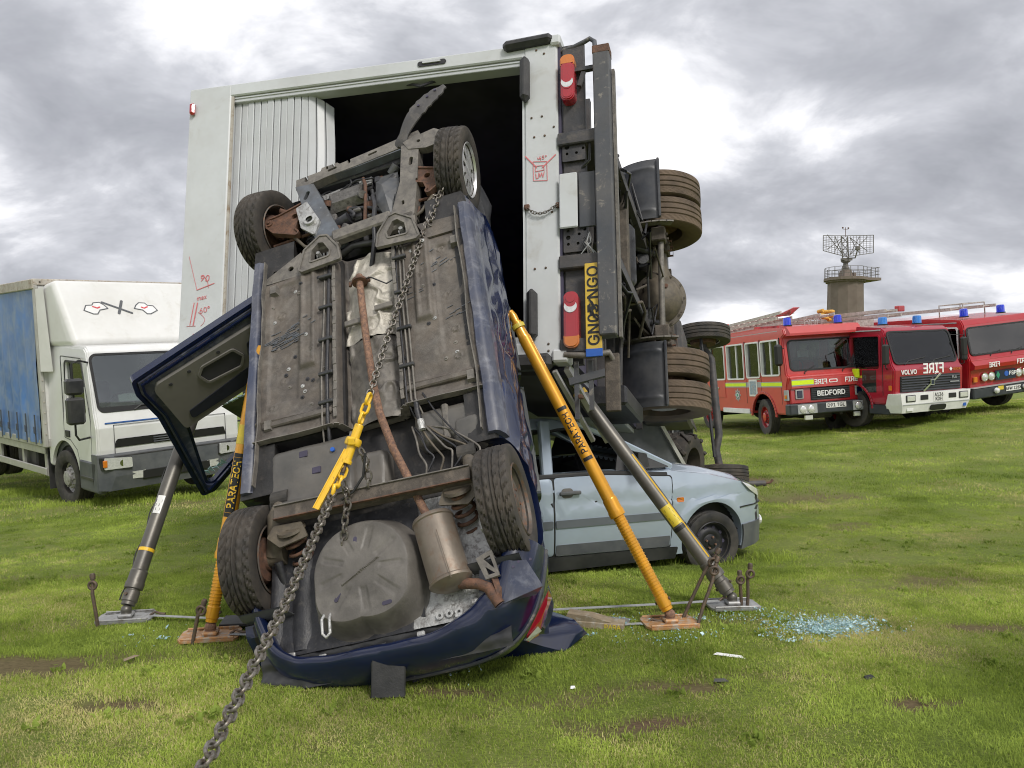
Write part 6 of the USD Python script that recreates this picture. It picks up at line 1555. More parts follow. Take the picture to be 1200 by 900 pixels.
# wind deflector: raised fairing on the cab roof up to the body
dfl = hull([(.42, -1.10, 2.64), (.42, 1.10, 2.64), (.30, -1.12, 2.66), (.30, 1.12, 2.66)] + [(-.50, s_ * 1.16, 3.60) for s_ in (-1, 1)] + [(-.54, s_ * 1.16, 2.66) for s_ in (-1, 1)] + [(-.24, s_ * 1.14, 3.64) for s_ in (-1, 1)] + [(-.05, s_ * 1.12, 2.66) for s_ in (-1, 1)])
_sp = trimesh.creation.icosphere(2, .10).vertices
_c = dfl.vertices.mean(0)
dfl = hull(np.concatenate([_sp + q_ + (_c - q_) / np.linalg.norm(_c - q_) * .135 for q_ in dfl.vertices]))
part(rl, 'wind_deflector', dfl, 'box_white', 'white wind deflector above the cab', smooth=20)
for s_ in (-1, 1):
    part(rl, 'side_fairing', hull([(-.56, s_ * 1.24, 3.55), (-.40, s_ * 1.17, 3.58), (-.30, s_ * 1.14, 2.2), (-.56, s_ * 1.24, 2.2), (-.52, s_ * 1.2, 3.56), (-.5, s_ * 1.2, 2.2)]), 'box_white')
dO, dX = np.array((.79, 0, 2.655)), np.array((0, 1.0, 0))
dY = np.array((-.24 - .42, 0, 3.64 - 2.64)); dY /= np.linalg.norm(dY)
dN = np.cross(dX, dY)
dO = np.array((.422, 0, 2.642))
dO = dO + dN * (((dfl.vertices - dO) @ dN).max() + .002)
def flag(cx, m):
    fl = [(-.34, -.03), (-.28, .09), (-.16, .10), (-.12, .16), (.0, .17), (.08, .10), (.13, .02), (.06, .0), (-.03, -.02), (-.1, -.12), (-.18, -.12)]
    pl = P2(*[(cx + m * x * .8, .62 + y * .8) for x, y in fl])
    f_ = part(rl, 'flag_emblem', join(onplane(pl.exterior.buffer(.009), dO, dX, dY, .0, .005)), 'truck_grey')
    part(f_, 'flag_field', onplane(pl, dO, dX, dY, -.001, .003), 'white_paint')
    part(f_, 'flag_mark', onplane(LineString([(cx - m * .12, .67), (cx - m * .06, .64), (cx - m * .02, .66)]).buffer(.012), dO, dX, dY, .003, .006), 'ink_red')
flag(-.50, 1); flag(.14, -1)
part(rl, 'flag_pole', onplane(LineString([(-.46, .76), (-.03, .54)]).buffer(.016), dO, dX, dY, .002, .007), 'truck_grey')
part(rl, 'flag_pole', onplane(LineString([(-.14, .78), (-.24, .54)]).buffer(.022), dO, dX, dY, .003, .008), 'truck_grey')
part(rl, 'fuel_tank', b(-2.3, -1.1, .55, 1.10, .40, .88, .06), 'alloy_rail')
part(rl, 'tool_box', b(-2.6, -1.6, -1.08, -.55, .42, .90, .03), 'chassis_black')
part(rl, 'mudflap', b(-.80, -.78, -1.15, -.75, .20, .95), 'rubber_pad')

# ------------------------------------------------------------------ fire engines
def ladder(parent, p0, p1, width, tilt, rungs, mat='ladder_alloy', nm='ladder'):
    p0, p1 = np.array(p0, float), np.array(p1, float)
    side = np.array((0, width / 2, 0))
    L_ = part(parent, nm, join(bar(p0 - side, p1 - side, .035, .08), bar(p0 + side, p1 + side, .035, .08)), mat)
    for k in range(rungs):
        c = p0 + (p1 - p0) * (k + .5) / rungs
        part(L_, 'rung', cyl(c - side, c + side, .016, n=8), mat)
    return L_
def beacon(parent, x, y, z, mat='blue_lens', r=.10, h=.20):
    p = part(parent, 'beacon', lathe([(0, 0), (r, 0), (r, .01), (r * .97, h * .75), (r * .85, h * .95), (r * .5, h), (0, h)], (x, y, z + .03), (0, 0, 1), 24), mat, smooth=40)
    part(p, 'beacon_base', lathe([(0, 0), (r * 1.15, 0), (r * 1.15, .03), (0, .03)], (x, y, z), (0, 0, 1), 24), 'ink_black')
    return p
def fire_engine(label, T, A, spec):
    fe = thing('fire_engine', label, 'fire engine', T, A, 'red fire engines parked in a row')
    hw, pm = spec['hw'], spec['paint']
    xb = spec.get('xb', -5.4)
    zr = spec['zr']                                            # roof height
    prof = spec['prof']
    O_, ex_, ey_, WL = front_plane(*spec['screen'])
    sy = spec['screen_hw']
    cuts = [onplane(rr(sy, WL - .04, .10, .02), O_, ex_, ey_, -.35, .25)]
    wins = spec['windows']
    for (x0, x1, z0, z1, r_) in wins:
        cuts.append(ext(P2((x0, z0), (x1, z0), (x1, z1), (x0, z1), r=r_), 'y', -2, 2))
    for xw in (0, spec['wb']):
        cuts += [cyl((xw, -2, .50), (xw, -.55, .50), .64, n=48), cyl((xw, .55, .50), (xw, 2, .50), .64, n=48)]
    body = part(fe, 'body', shell(prof, hw, .06, cuts, spec.get('taper', .03), 1.4, zr, .05), pm, 'red bodywork', smooth=30)
    part(body, 'windscreen_seal', onplane(rr(sy + .035, WL + .01, .13, -.01).difference(rr(sy - .015, WL - .07, .10, .03)), O_, ex_, ey_, -.014, .012), 'ink_black')
    part(body, 'windscreen', onplane(rr(sy + .005, WL - .03, .11, .015), O_, ex_, ey_, -.010, -.003), 'windscreen_glass')
    if spec.get('split'):
        part(body, 'windscreen_bar', onplane(sbox(-.02, .02, .02, WL - .02), O_, ex_, ey_, -.012, .008), 'ink_black')
    for s_ in (-1, 1):
        for (x0, x1, z0, z1, r_) in wins:
            wv = P2((x0, z0), (x1, z0), (x1, z1), (x0, z1), r=r_)
            yy_ = hw * (1 - spec.get('taper', .03) * .45)
            part(body, 'side_glass', ext(wv.buffer(.01), 'y', s_ * (yy_ - .045) - .003, s_ * (yy_ - .045) + .003), 'window_glass')
            part(body, 'window_frame', ext(wv.buffer(.03).difference(wv.buffer(-.012)), 'y', min(s_ * (yy_ - .05), s_ * (yy_ + .024)), max(s_ * (yy_ - .05), s_ * (yy_ + .024))), spec.get('frame', 'white_paint'))
            for q_ in spec.get('mullions', ()):
                if x0 < q_ < x1:
                    part(body, 'window_bar', b(q_ - .02, q_ + .02, s_ * (yy_ - .05), s_ * (yy_ - .02), z0, z1), spec.get('frame', 'white_paint'))
        for xg in spec.get('gaps', ()):
            part(body, 'door_gap', b(xg - .008, xg + .008, s_ * (hw - .02), s_ * (hw + .003), .85 if abs(xg) > .7 else 1.18, zr - .28), 'ink_black')
    part(fe, 'floor', b(xb + .1, 1.1, -hw + .1, hw - .1, .86, .94), 'seat_dark')
    wheel_and_dash(fe, spec['screen'][0] - .40, -.55, spec['screen'][1] + .02, hw - .12)
    seats(fe, (.35, -1.0), (-.6, 0, .6), 1.0, spec.get('seat', 'seat_dark'))
    for k, (y, mt) in enumerate(((-.62, 'hose_yellow'), (.1, 'fire_red'), (.66, 'hose_yellow'))):
        part(fe, 'hung_jacket', hull([(.16, y - .2, 1.95), (.16, y + .2, 1.95), (.30, y - .16, 1.9), (.30, y + .16, 1.9), (.22, y - .24, 1.45), (.22, y + .24, 1.45), (.34, y - .2, 1.45), (.34, y + .2, 1.45)]), mt, smooth=40)
        part(fe, 'headrest', b(.0, .10, y - .16, y + .16, 2.0, 2.25, .04), 'white_paint' if k == 1 else 'seat_dark')
    part(fe, 'bulkhead', b(-2.1, -2.05, -hw + .08, hw - .08, .95, zr - .15), 'seat_dark')
    part(fe, 'chassis', join(b(xb + .2, 1.2, -.42, -.34, .50, .74), b(xb + .2, 1.2, .34, .42, .50, .74), cyl((0, -.9, .49), (0, .9, .49), .08), cyl((spec['wb'], -.9, .49), (spec['wb'], .9, .49), .1), b(-.6, .9, -.35, .35, .42, .9, .05)), 'chassis_black')
    for s_ in (-1, 1):
        for k in range(3):
            x0 = -2.2 - k * .98
            part(fe, 'locker_door', b(x0 - .92, x0, s_ * (hw - .01), s_ * (hw + .012), 1.0 if abs(x0 - .46 - spec['wb']) < 1.0 else .66, 1.52 if k == 0 else zr - .35, .006), pm)
            part(fe, 'locker_handle', b(x0 - .52, x0 - .40, s_ * (hw + .01), s_ * (hw + .03), 1.25, 1.30, .006), 'chrome')
        part(fe, 'roof_gutter', b(xb + .05, .9, s_ * (hw * .955), s_ * (hw * .955 + .03), zr - .12, zr - .09, .005), 'silver_strip')
        for xw in (0, spec['wb']):
            truck_wheel(fe, xw, s_ * (hw - .14), .49, s_, spec.get('rim', 'fire_red'), r=.49, w_=.26, steer=spec.get('steer', 0) if xw == 0 else 0)
            arc = np.linspace(.02, PI - .02, 25)
            part(fe, 'wheel_arch', join(*[bar((xw + .655 * math.cos(arc[k]), s_ * (hw + .0), .50 + .655 * math.sin(arc[k])), (xw + .655 * math.cos(arc[k + 1]), s_ * (hw + .0), .50 + .655 * math.sin(arc[k + 1])), .07, .05, up=(0, 1, 0), ch=.01) for k in range(24)]), spec.get('arch', pm))
            part(fe, 'arch_lining', join(*[bar((xw + .635 * math.cos(arc[k]), s_ * (hw - .33), .50 + .635 * math.sin(arc[k])), (xw + .635 * math.cos(arc[k + 1]), s_ * (hw - .33), .50 + .635 * math.sin(arc[k + 1])), .55, .01, up=(0, 1, 0)) for k in range(24)]), 'ink_black')
    return fe, body
ROUND = lambda r_: Point(0, 0).buffer(r_, 16)
FX = np.array((0, 1.0, 0)); FZ = np.array((0, 0, 1.0))
# --- nearest: slightly faded orange red, black bumper
fe1, bd1 = fire_engine('faded red fire engine with a black bumper, nearest to the overturned lorry', (7.975, 20.969, -.112), rot(-79.67, -1.3, 3.67), dict(
    hw=1.13, zr=2.86, wb=-3.5, paint='fire_red_faded', prof=[(-5.4, .58), (1.22, .58), (1.24, 1.30), (1.34, 1.55), (1.22, 1.62), (1.10, 2.55), (1.24, 2.62), (1.16, 2.82), (-.3, 2.90), (-5.4, 2.86)],
    screen=(1.215, 1.70, 1.115, 2.50), screen_hw=.96, windows=[(.02, .92, 1.62, 2.52, .05), (-.82, -.12, 1.58, 2.52, .04), (-2.0, -1.0, 1.55, 2.52, .04), (-3.2, -2.2, 1.55, 2.52, .04)], mullions=(.45, -1.5), gaps=(-.05, -.90, .98), rim='fire_red', taper=.02, seat='seat_brown', split=False, steer=-8))
part(fe1, 'front_bumper', b(1.20, 1.45, -1.20, 1.20, .58, .86, .03), 'truck_dark', 'deep black bumper')
part(fe1, 'roof_visor', hull([(1.10, -1.10, 2.60), (1.10, 1.10, 2.60), (1.34, -1.02, 2.60), (1.34, 1.02, 2.60), (1.20, -1.02, 2.84), (1.20, 1.02, 2.84), (.9, -1.05, 2.88), (.9, 1.05, 2.88), (1.34, -1.0, 2.66), (1.34, 1.0, 2.66)]), 'fire_red_faded', smooth=25)
part(fe1, 'front_apron', hull([(1.22, -1.10, 1.56), (1.22, 1.10, 1.56), (1.36, -1.06, 1.50), (1.36, 1.06, 1.50), (1.36, -1.06, 1.26), (1.36, 1.06, 1.26), (1.22, -1.11, 1.22), (1.22, 1.11, 1.22)]), 'fire_red_faded')
part(fe1, 'front_panel', b(1.20, 1.30, -1.08, 1.08, .86, 1.26, .02), 'fire_red')
gr = part(fe1, 'grille', b(1.30, 1.322, -.52, .58, .93, 1.24, .006), 'ink_black')
for k in range(6):
    part(gr, 'grille_bar', b(1.322, 1.334, -.50, .56, .945 + .05 * k, .968 + .05 * k, .003), 'truck_dark')
part(gr, 'lettering', text('BEDFORD', .125, (1.345, .03, 1.03), FX, FZ, .012, True, True), 'ink_white')
for y in (-.84, .84):
    part(fe1, 'repeater_lamp', b(1.30, 1.335, y - .11, y + .11, .98, 1.22, .01), 'silver_strip')
    part(fe1, 'repeater_lens', b(1.33, 1.345, y - .075, y + .075, 1.01, 1.19, .008), 'navy_paint')
for y in (-.72, .82):
    lp = part(fe1, 'headlamp_panel', b(1.445, 1.465, y - .27, y + .27, .60, .84, .008), 'silver_strip')
    for dy in (-.12, .10):
        part(lp, 'headlamp', lathe([(0, .028), (.05, .026), (.085, .014), (.095, 0)], (1.463, y + dy, .72), (1, 0, 0), 22), 'clear_lens', smooth=40)
        part(lp, 'headlamp_ring', lathe([(.09, .0), (.092, .014), (.104, .014), (.106, 0)], (1.464, y + dy, .72), (1, 0, 0), 22), 'chrome')
part(fe1, 'driving_lamp', b(1.36, 1.42, -.78, -.56, .44, .56, .01), 'clear_lens')
part(fe1, 'driving_lamp', b(1.36, 1.42, .60, .78, .44, .56, .01), 'clear_lens')
npl = part(fe1, 'number_plate', b(1.45, 1.458, -.20, .36, .71, .84), 'plate_white')
part(npl, 'plate_letters', text('D91 TGL', .085, (1.459, .08, .735), FX, FZ, .003, True, True), 'ink_black')
O1, E1 = np.array((1.362, 0, 1.29)), FZ
part(fe1, 'hivis_stripe', onplane(sbox(-1.06, .05, -.45, .16), O1, FX, E1, 0, .004), 'hivis')
part(fe1, 'stripe_border', onplane(sbox(-1.06, .02, -.45, .05).union(sbox(-1.06, .16, -.45, .19)).union(sbox(.72, .07, 1.06, .19)), O1, FX, E1, -.001, .003), 'silver_strip')
part(fe1, 'hivis_stripe', onplane(sbox(.78, .09, 1.06, .17), O1, FX, E1, 0, .0045), 'hivis')
part(fe1, 'lettering', mirrored_text('FIRE', .12, O1 + (.002, -.43, .04), FX, E1, .004), 'ink_white')
part(fe1, 'lettering', text('FIRE', .12, O1 + (.002, .42, .05), FX, E1, .004), 'ink_white')
part(fe1, 'badge', onplane(rr(.12, .09, .03, .06), O1 + (0, .10, 0), FX, E1, 0, .006), 'ink_white')
part(fe1, 'badge_inner', onplane(rr(.095, .05, .02, .08), O1 + (0, .10, 0), FX, E1, .006, .008), 'ink_red')
for s_ in (-1, 1):
    yy_ = s_ * 1.13
    lo, hi = (yy_ - .004, yy_ + .004)
    part(fe1, 'hivis_stripe', b(-3.3, -.92, lo, hi, 1.33, 1.42), 'hivis')
    part(fe1, 'hivis_stripe', b(-.05, 1.02, lo, hi, 1.33, 1.42), 'hivis')
    part(fe1, 'stripe_border', b(-3.3, 1.02, yy_ - .003, yy_ + .003, 1.30, 1.445), 'silver_strip')
    part(fe1, 'crest_plate', b(-.74, -.28, yy_ - .012, yy_ + .012, 1.05, 1.52, .006), 'plate_white')
    part(fe1, 'crest', b(-.69, -.33, yy_ - .015, yy_ + .015, 1.10, 1.47, .004), 'crest_blue')
    stp = [((.19 if k % 2 == 0 else .125) * math.cos(k * PI / 8), (.19 if k % 2 == 0 else .125) * math.sin(k * PI / 8)) for k in range(16)]
    st_ = affinity.translate(P2(*stp), -1.45, 1.08)
    sp_ = part(fe1, 'star_badge', ext(st_, 'y', yy_ - .006, yy_ + .006), 'silver_strip')
    part(sp_, 'badge_ring', ext(affinity.translate(ROUND(.10), -1.45, 1.08), 'y', yy_ - .009, yy_ + .009), 'ink_black')
    part(sp_, 'badge_disc', ext(affinity.translate(ROUND(.075), -1.45, 1.08), 'y', yy_ - .011, yy_ + .011), 'ink_white')
    part(sp_, 'badge_centre', ext(affinity.translate(affinity.scale(ROUND(.05), .8, 1), -1.45, 1.08), 'y', yy_ - .013, yy_ + .013), 'badge_green')
    part(fe1, 'side_skirt', b(-2.4, -.75, yy_ - .03, yy_ + .02, .56, .70, .01), 'white_paint')
    part(fe1, 'door_handle', b(-.30, -.10, yy_ - .01, yy_ + .03, 1.50, 1.53, .006), 'chrome')
    part(fe1, 'mirror_arm', tube([(1.16, s_ * 1.10, 2.30), (1.30, s_ * 1.30, 2.25), (1.30, s_ * 1.32, 1.95)], .014, 6), 'ink_black')
    part(fe1, 'mirror', b(1.24, 1.36, s_ * 1.23, s_ * 1.45, 1.85, 2.40, .06), 'ink_black')
    part(fe1, 'corner_lamp', join(b(1.10, 1.28, s_ * 1.10, s_ * 1.15, .95, 1.22, .01)), 'silver_strip')
    part(fe1, 'corner_lens', b(1.14, 1.25, s_ * 1.145, s_ * 1.16, 1.0, 1.1, .006), 'amber_lens')
    part(fe1, 'handrail', tube([(-.02, s_ * 1.16, 1.7), (-.02, s_ * 1.18, 2.2)], .012, 6), 'white_paint')
for y in (-.62, .45):
    part(fe1, 'wiper', tube([(1.26, y, 1.60), (1.24, y + .02, 1.66), (1.20, y + .32, 1.80)], .012, 6), 'ink_black')
    beacon(fe1, .95, y * 1.35, 2.86)
ladder(fe1, (-5.2, -.55, 2.95), (.35, -.55, 3.12), .42, 0, 16)
ladder(fe1, (-5.2, -.52, 3.06), (.45, -.52, 3.26), .36, 0, 16)
ladder(fe1, (-5.0, .55, 2.98), (.60, .55, 3.14), .40, 0, 14)
part(fe1, 'ladder_head', hull([(.2, -.75, 3.18), (1.0, -.70, 3.32), (.2, -.30, 3.18), (.95, -.45, 3.34), (.25, -.5, 3.30), (.9, -.6, 3.36)]), 'fire_red')
part(fe1, 'roof_rail', join(*[tube([(.55, y, 2.88), (.55, y, 3.03), (.55, y + .12, 3.03), (.55, y + .12, 2.88)], .018, 6) for y in (-.1, .08, .26)]), 'ladder_alloy')
for x in (-.46, -4.55):
    part(fe1, 'ladder_gantry', b(x - .05, x + .05, -1.0, 1.0, 2.86, 2.96), 'fire_red')
for k in range(2):
    part(fe1, 'ladder_hook', tube([(-2.4 + .3 * k, -1.0, 2.86), (-2.4 + .3 * k, -1.0, 3.1), (-2.3 + .3 * k, -1.02, 3.16)], .03, 6), 'fire_red')
hs = [(-.1 + .10 * math.cos(t * 1.7) * (1 + .1 * t % .5), .95 + .16 * math.sin(t), 3.02 + .015 * t) for t in np.linspace(0, 18, 60)]
part(fe1, 'hose_coil', tube(hs, .05, 7), 'hose_yellow', smooth=60)
# --- middle: deep red, white bumper, black grille
fe2, bd2 = fire_engine('deep red fire engine with a white bumper and a slatted black grille', (10.0, 20.45, .155), rot(-67.9, .2, 2.78), dict(
    hw=1.20, zr=2.58, wb=-3.6, paint='fire_crimson', prof=[(-5.2, .62), (1.18, .62), (1.30, .90), (1.32, 1.48), (1.24, 1.58), (.96, 2.46), (.84, 2.54), (-.2, 2.62), (-5.2, 2.62)],
    screen=(1.245, 1.62, .985, 2.44), screen_hw=1.06, windows=[(-.02, .88, 1.50, 2.34, .06), (-.9, -.25, 1.5, 2.34, .05), (-2.0, -1.1, 1.5, 2.34, .05)], gaps=(-.12, .98), frame='fire_crimson', rim='rim_steel', taper=.05))
fb = part(fe2, 'front_bumper', hull([(1.10, -1.26, .62), (1.10, 1.26, .62), (1.50, -1.16, .62), (1.50, 1.16, .62), (1.50, -1.20, .90), (1.50, 1.20, .90), (1.20, -1.28, .90), (1.20, 1.28, .90), (1.44, -1.10, .42), (1.44, 1.10, .42), (1.10, -1.18, .42), (1.10, 1.18, .42)]), 'white_paint', 'deep white bumper')
part(fb, 'bumper_groove', b(1.49, 1.507, -1.14, 1.14, .615, .635), 'silver_strip')
part(fb, 'winch_opening', onplane(rr(.26, .14, .05, 0), (1.462, .05, .45), FX, (.06, 0, .22), 0, .03), 'ink_black')
for y in (-.42, .55):
    part(fb, 'fog_lamp', b(1.50, 1.515, y - .13, y + .13, .72, .84, .01), 'ink_black')
for y in (-.88, .94):
    hlp = part(fb, 'headlamp', b(1.50, 1.52, y - .16, y + .16, .69, .86, .02), 'black_plastic')
    part(hlp, 'headlamp_lens', b(1.515, 1.53, y - .13, y + .13, .715, .84, .02), 'clear_lens')
npl = part(fb, 'number_plate', b(1.503, 1.51, -.10, .24, .66, .89), 'plate_white')
part(npl, 'plate_letters', join(text('A136', .085, (1.511, .07, .785), FX, FZ, .003, True, True), text('KDH', .085, (1.511, .07, .68), FX, FZ, .003, True, True)), 'ink_black')
part(fb, 'sticker', b(1.465, 1.485, -.98, -.78, .47, .53), 'plate_white')
part(fb, 'sticker', b(1.465, 1.485, .96, 1.06, .48, .56), 'plate_blue')
gr = part(fe2, 'grille', b(1.30, 1.335, -1.0, 1.06, .92, 1.32, .01), 'ink_black')
for k in range(6):
    part(gr, 'grille_bar', hull([(1.335, -.98, .94 + .062 * k), (1.335, 1.04, .94 + .062 * k), (1.36, -.98, .95 + .062 * k), (1.36, 1.04, .95 + .062 * k), (1.335, -.98, .978 + .062 * k), (1.335, 1.04, .978 + .062 * k)]), 'truck_dark')
part(gr, 'diagonal_bar', onplane(LineString([(-.26, .93), (.32, 1.33)]).buffer(.022), (1.362, 0, 0), FX, FZ, 0, .012), 'chrome')
part(gr, 'emblem', b(1.365, 1.385, -.04, .10, 1.06, 1.20, .006), 'chrome')
part(gr, 'emblem_face', b(1.384, 1.389, -.02, .08, 1.08, 1.18, .002), 'navy_paint')
part(gr, 'lettering', text('FL6', .07, (1.363, .72, 1.19), FX, FZ, .006), 'silver_strip')
part(gr, 'lettering', b(1.36, 1.368, .66, .98, 1.10, 1.125), 'silver_strip')
part(fe2, 'lettering', text('VOLVO', .11, (1.324, -.98, 1.36), FX, FZ, .012), 'ink_white')
part(fe2, 'lettering', mirrored_text('FIRE', .24, (1.322, -.22, 1.36), FX, FZ, .006), 'ink_white')
part(fe2, 'lettering', text('RESCUE', .05, (1.324, .82, 1.40), FX, FZ, .004), 'amber_lens')
part(fe2, 'badge', onplane(P2((0, .05), (.05, 0), (0, -.05), (-.05, 0)), (1.325, .74, 1.43), FX, FZ, 0, .006), 'ink_white')
for s_ in (-1, 1):
    yy_ = s_ * 1.20
    part(fe2, 'mirror_arm', tube([(1.0, s_ * 1.12, 2.30), (1.22, s_ * 1.34, 2.28), (1.22, s_ * 1.36, 1.55), (1.1, s_ * 1.18, 1.5)], .014, 6), 'ink_black')
    part(fe2, 'mirror', b(1.17, 1.28, s_ * 1.26, s_ * 1.46, 1.62, 2.12, .04), 'ink_black')
    part(fe2, 'lower_window', b(.34, .78, yy_ - .004, yy_ + .006, .92, 1.48, .004), 'tint_film')
    part(fe2, 'wing_flash', b(-.1, .6, yy_ - .003, yy_ + .003, 1.28, 1.34), 'band_yellow')
    part(fe2, 'indicator', b(1.16, 1.24, yy_ - .02, yy_ + .02, .98, 1.10, .006), 'amber_lens')
    part(fe2, 'step', b(.55, 1.15, s_ * 1.05, s_ * 1.22, .38, .62, .02), 'truck_dark')
vest = part(fe2, 'hivis_panel', b(.10, .30, -1.285, -1.235, 1.30, 1.52, .01), 'hivis')
for y in (-.75, .15):
    part(fe2, 'wiper', tube([(1.25, y, 1.60), (1.235, y + .12, 1.68), (1.22, y + .72, 1.76)], .014, 6), 'ink_black')
beacon(fe2, .70, -.85, 2.60, 'lightblue_lens', .11, .18)
beacon(fe2, .65, .40, 2.60, 'lightblue_lens', .11, .20)
ladder(fe2, (-5.0, -.25, 2.78), (.55, -.25, 2.86), .45, 0, 18)
ladder(fe2, (-5.0, -.25, 2.90), (.45, -.25, 2.98), .38, 0, 18)
part(fe2, 'roof_bin', b(-4.6, -1.2, .2, .95, 2.62, 2.86, .03), 'ladder_alloy')
part(fe2, 'roof_lamp_block', b(.32, .46, -.02, .22, 2.95, 3.10, .02), 'fire_red')
# --- right: red, black bumper
fe3, bd3 = fire_engine('red fire engine with twin round headlamps, at the right edge of the picture', (12.721, 21.433, .473), rot(-73.83, 1.04, 6.36), dict(
    hw=1.16, zr=2.60, wb=-3.5, paint='fire_red', prof=[(-5.2, .62), (1.16, .62), (1.22, 1.18), (1.26, 1.50), (1.20, 1.62), (1.08, 2.42), (1.0, 2.56), (-.2, 2.64), (-5.2, 2.62)],
    screen=(1.215, 1.62, 1.095, 2.36), screen_hw=1.04, windows=[(.10, .92, 1.56, 2.36, .05), (-.8, -.10, 1.56, 2.36, .05), (-2.0, -1.0, 1.56, 2.36, .05)], gaps=(-.02, .98), frame='white_paint', rim='fire_red', taper=.03))
part(fe3, 'front_bumper', b(1.15, 1.36, -1.20, 1.20, .50, .78, .03), 'truck_dark')
part(fe3, 'bumper_top', b(1.16, 1.37, -1.20, 1.20, .775, .79, .004), 'silver_strip')
part(fe3, 'front_roll', hull([(1.20, -1.12, 1.56), (1.20, 1.12, 1.56), (1.34, -1.08, 1.36), (1.34, 1.08, 1.36), (1.32, -1.08, 1.26), (1.32, 1.08, 1.26), (1.18, -1.12, 1.22), (1.18, 1.12, 1.22)]), 'fire_red')
gp = part(fe3, 'grille', b(1.235, 1.262, -.34, .34, .90, 1.16, .008), 'navy_paint')
part(gp, 'diamond_badge', onplane(P2((0, .10), (.065, 0), (0, -.10), (-.065, 0)), (1.263, -.26, 1.04), FX, FZ, 0, .006), 'badge_green')
part(gp, 'round_badge', onplane(ROUND(.07), (1.263, .02, 1.05), FX, FZ, 0, .006), 'plate_blue')
part(gp, 'lettering', text('FSPS', .10, (1.263, .10, 1.0), FX, FZ, .006), 'ink_white')
part(fe3, 'lettering', mirrored_text('FIRE', .12, (1.338, -.62, 1.28), FX, FZ, .006), 'ink_white')
part(fe3, 'lettering', text('FIRE', .12, (1.338, .30, 1.28), FX, FZ, .006), 'ink_white')
for s_ in (-1, 1):
    for y in (.46, .68):
        part(fe3, 'headlamp', lathe([(0, .04), (.06, .036), (.09, .016), (.10, 0)], (1.235, s_ * y, 1.03), (1, 0, 0), 22), 'clear_lens', smooth=40)
        part(fe3, 'headlamp_ring', lathe([(.092, .0), (.094, .02), (.112, .02), (.115, 0)], (1.235, s_ * y, 1.03), (1, 0, 0), 22), 'chrome')
    part(fe3, 'indicator', b(1.20, 1.25, s_ * .98 - .06, s_ * .98 + .06, .92, 1.06, .01), 'amber_lens')
    part(fe3, 'fog_lamp', lathe([(0, .05), (.06, .04), (.08, 0), (.06, -.05), (0, -.06)], (1.40, s_ * .48, .66), (1, 0, 0), 20), 'clear_lens', smooth=40)
    part(fe3, 'mirror_arm', tube([(1.1, s_ * 1.12, 2.3), (1.28, s_ * 1.3, 2.2), (1.28, s_ * 1.32, 1.8)], .014, 6), 'ink_black')
    part(fe3, 'mirror', b(1.22, 1.32, s_ * 1.22, s_ * 1.42, 1.66, 2.15, .04), 'ink_black')
    beacon(fe3, .85, s_ * .62 - .2, 2.62)
part(fe3, 'yellow_tag', b(1.365, 1.375, -.40, -.22, .66, .76, .004), 'band_yellow')
npl = part(fe3, 'number_plate', b(1.362, 1.37, -.14, .36, .60, .73), 'plate_white')
part(npl, 'plate_letters', text('AFW 128X', .075, (1.371, .11, .628), FX, FZ, .003, True, True), 'ink_black')
for y in (-.45, .25):
    part(fe3, 'wiper', tube([(1.24, y, 1.56), (1.21, y + .1, 1.64), (1.20, y + .4, 1.68)], .013, 6), 'ink_black')
ladder(fe3, (-5.0, -.45, 2.74), (.3, -.45, 2.84), .42, 0, 16)
ladder(fe3, (-5.0, .45, 2.74), (.5, .45, 2.84), .42, 0, 16)
part(fe3, 'roof_rack', join(*[tube([(x, -.15, 2.62), (x, -.15, 2.95), (x, .6, 2.95), (x, .6, 2.62)], .018, 6) for x in (.2, -.6)], bar((.2, -.15, 2.95), (-.6, -.15, 2.95), .03, .03), bar((.2, .6, 2.95), (-.6, .6, 2.95), .03, .03)), 'ladder_alloy')
part(fe3, 'cab_curtain', sheet(np.linspace(0, 1, 2), np.linspace(0, 1, 2), lambda x, y: x * 0) if False else onplane(P2((-.85, .74), (.95, .74), (.95, .50), (.6, .42), (.35, .58), (.05, .62), (-.3, .46), (-.6, .50)), np.array((1.15, 0, 1.62)), FX, np.array((-.16, 0, .98)), -.05, -.04), 'cloth_pale')

# ------------------------------------------------------------------ radar tower far behind the fire engines
TX, TYY = 52.0, 120.0
tz = gz(TX, TYY)
tw = thing('radar_tower', 'brown concrete tower with a railed platform and a mesh radar aerial on top', 'tower', (TX, TYY, tz), rot(14))
H_ = 15.6 - tz
octo = lambda r: P2(*[(r * math.cos(k * PI / 6 + .2), r * math.sin(k * PI / 6 + .2)) for k in range(12)])
part(tw, 'shaft', hull([(2.85 * math.cos(k * PI / 6), 2.85 * math.sin(k * PI / 6), -1) for k in range(12)] + [(2.62 * math.cos(k * PI / 6), 2.62 * math.sin(k * PI / 6), H_) for k in range(12)]), 'concrete')
part(tw, 'platform', join(ext(octo(3.25).union(sbox(0, -2.2, 4.7, 2.2)), 'z', H_, H_ + .42), ext(octo(2.95), 'z', H_ - .25, H_ + .002)), 'concrete')
rp = list(octo(3.1).union(sbox(0, -2.05, 4.5, 2.05)).exterior.coords)
rl_ = LineString(rp)
n_post = 20
for k in range(n_post):
    q_ = rl_.interpolate(k / n_post, normalized=True)
    part(tw, 'rail_post', cyl((q_.x, q_.y, H_ + .4), (q_.x, q_.y, H_ + 2.0), .05, n=6), 'radar_steel')
for z in (.95, 1.45, 2.0):
    part(tw, 'rail', tube([(x, y, H_ + z) for x, y in rp[:-1]], .04, 6, True), 'radar_steel')
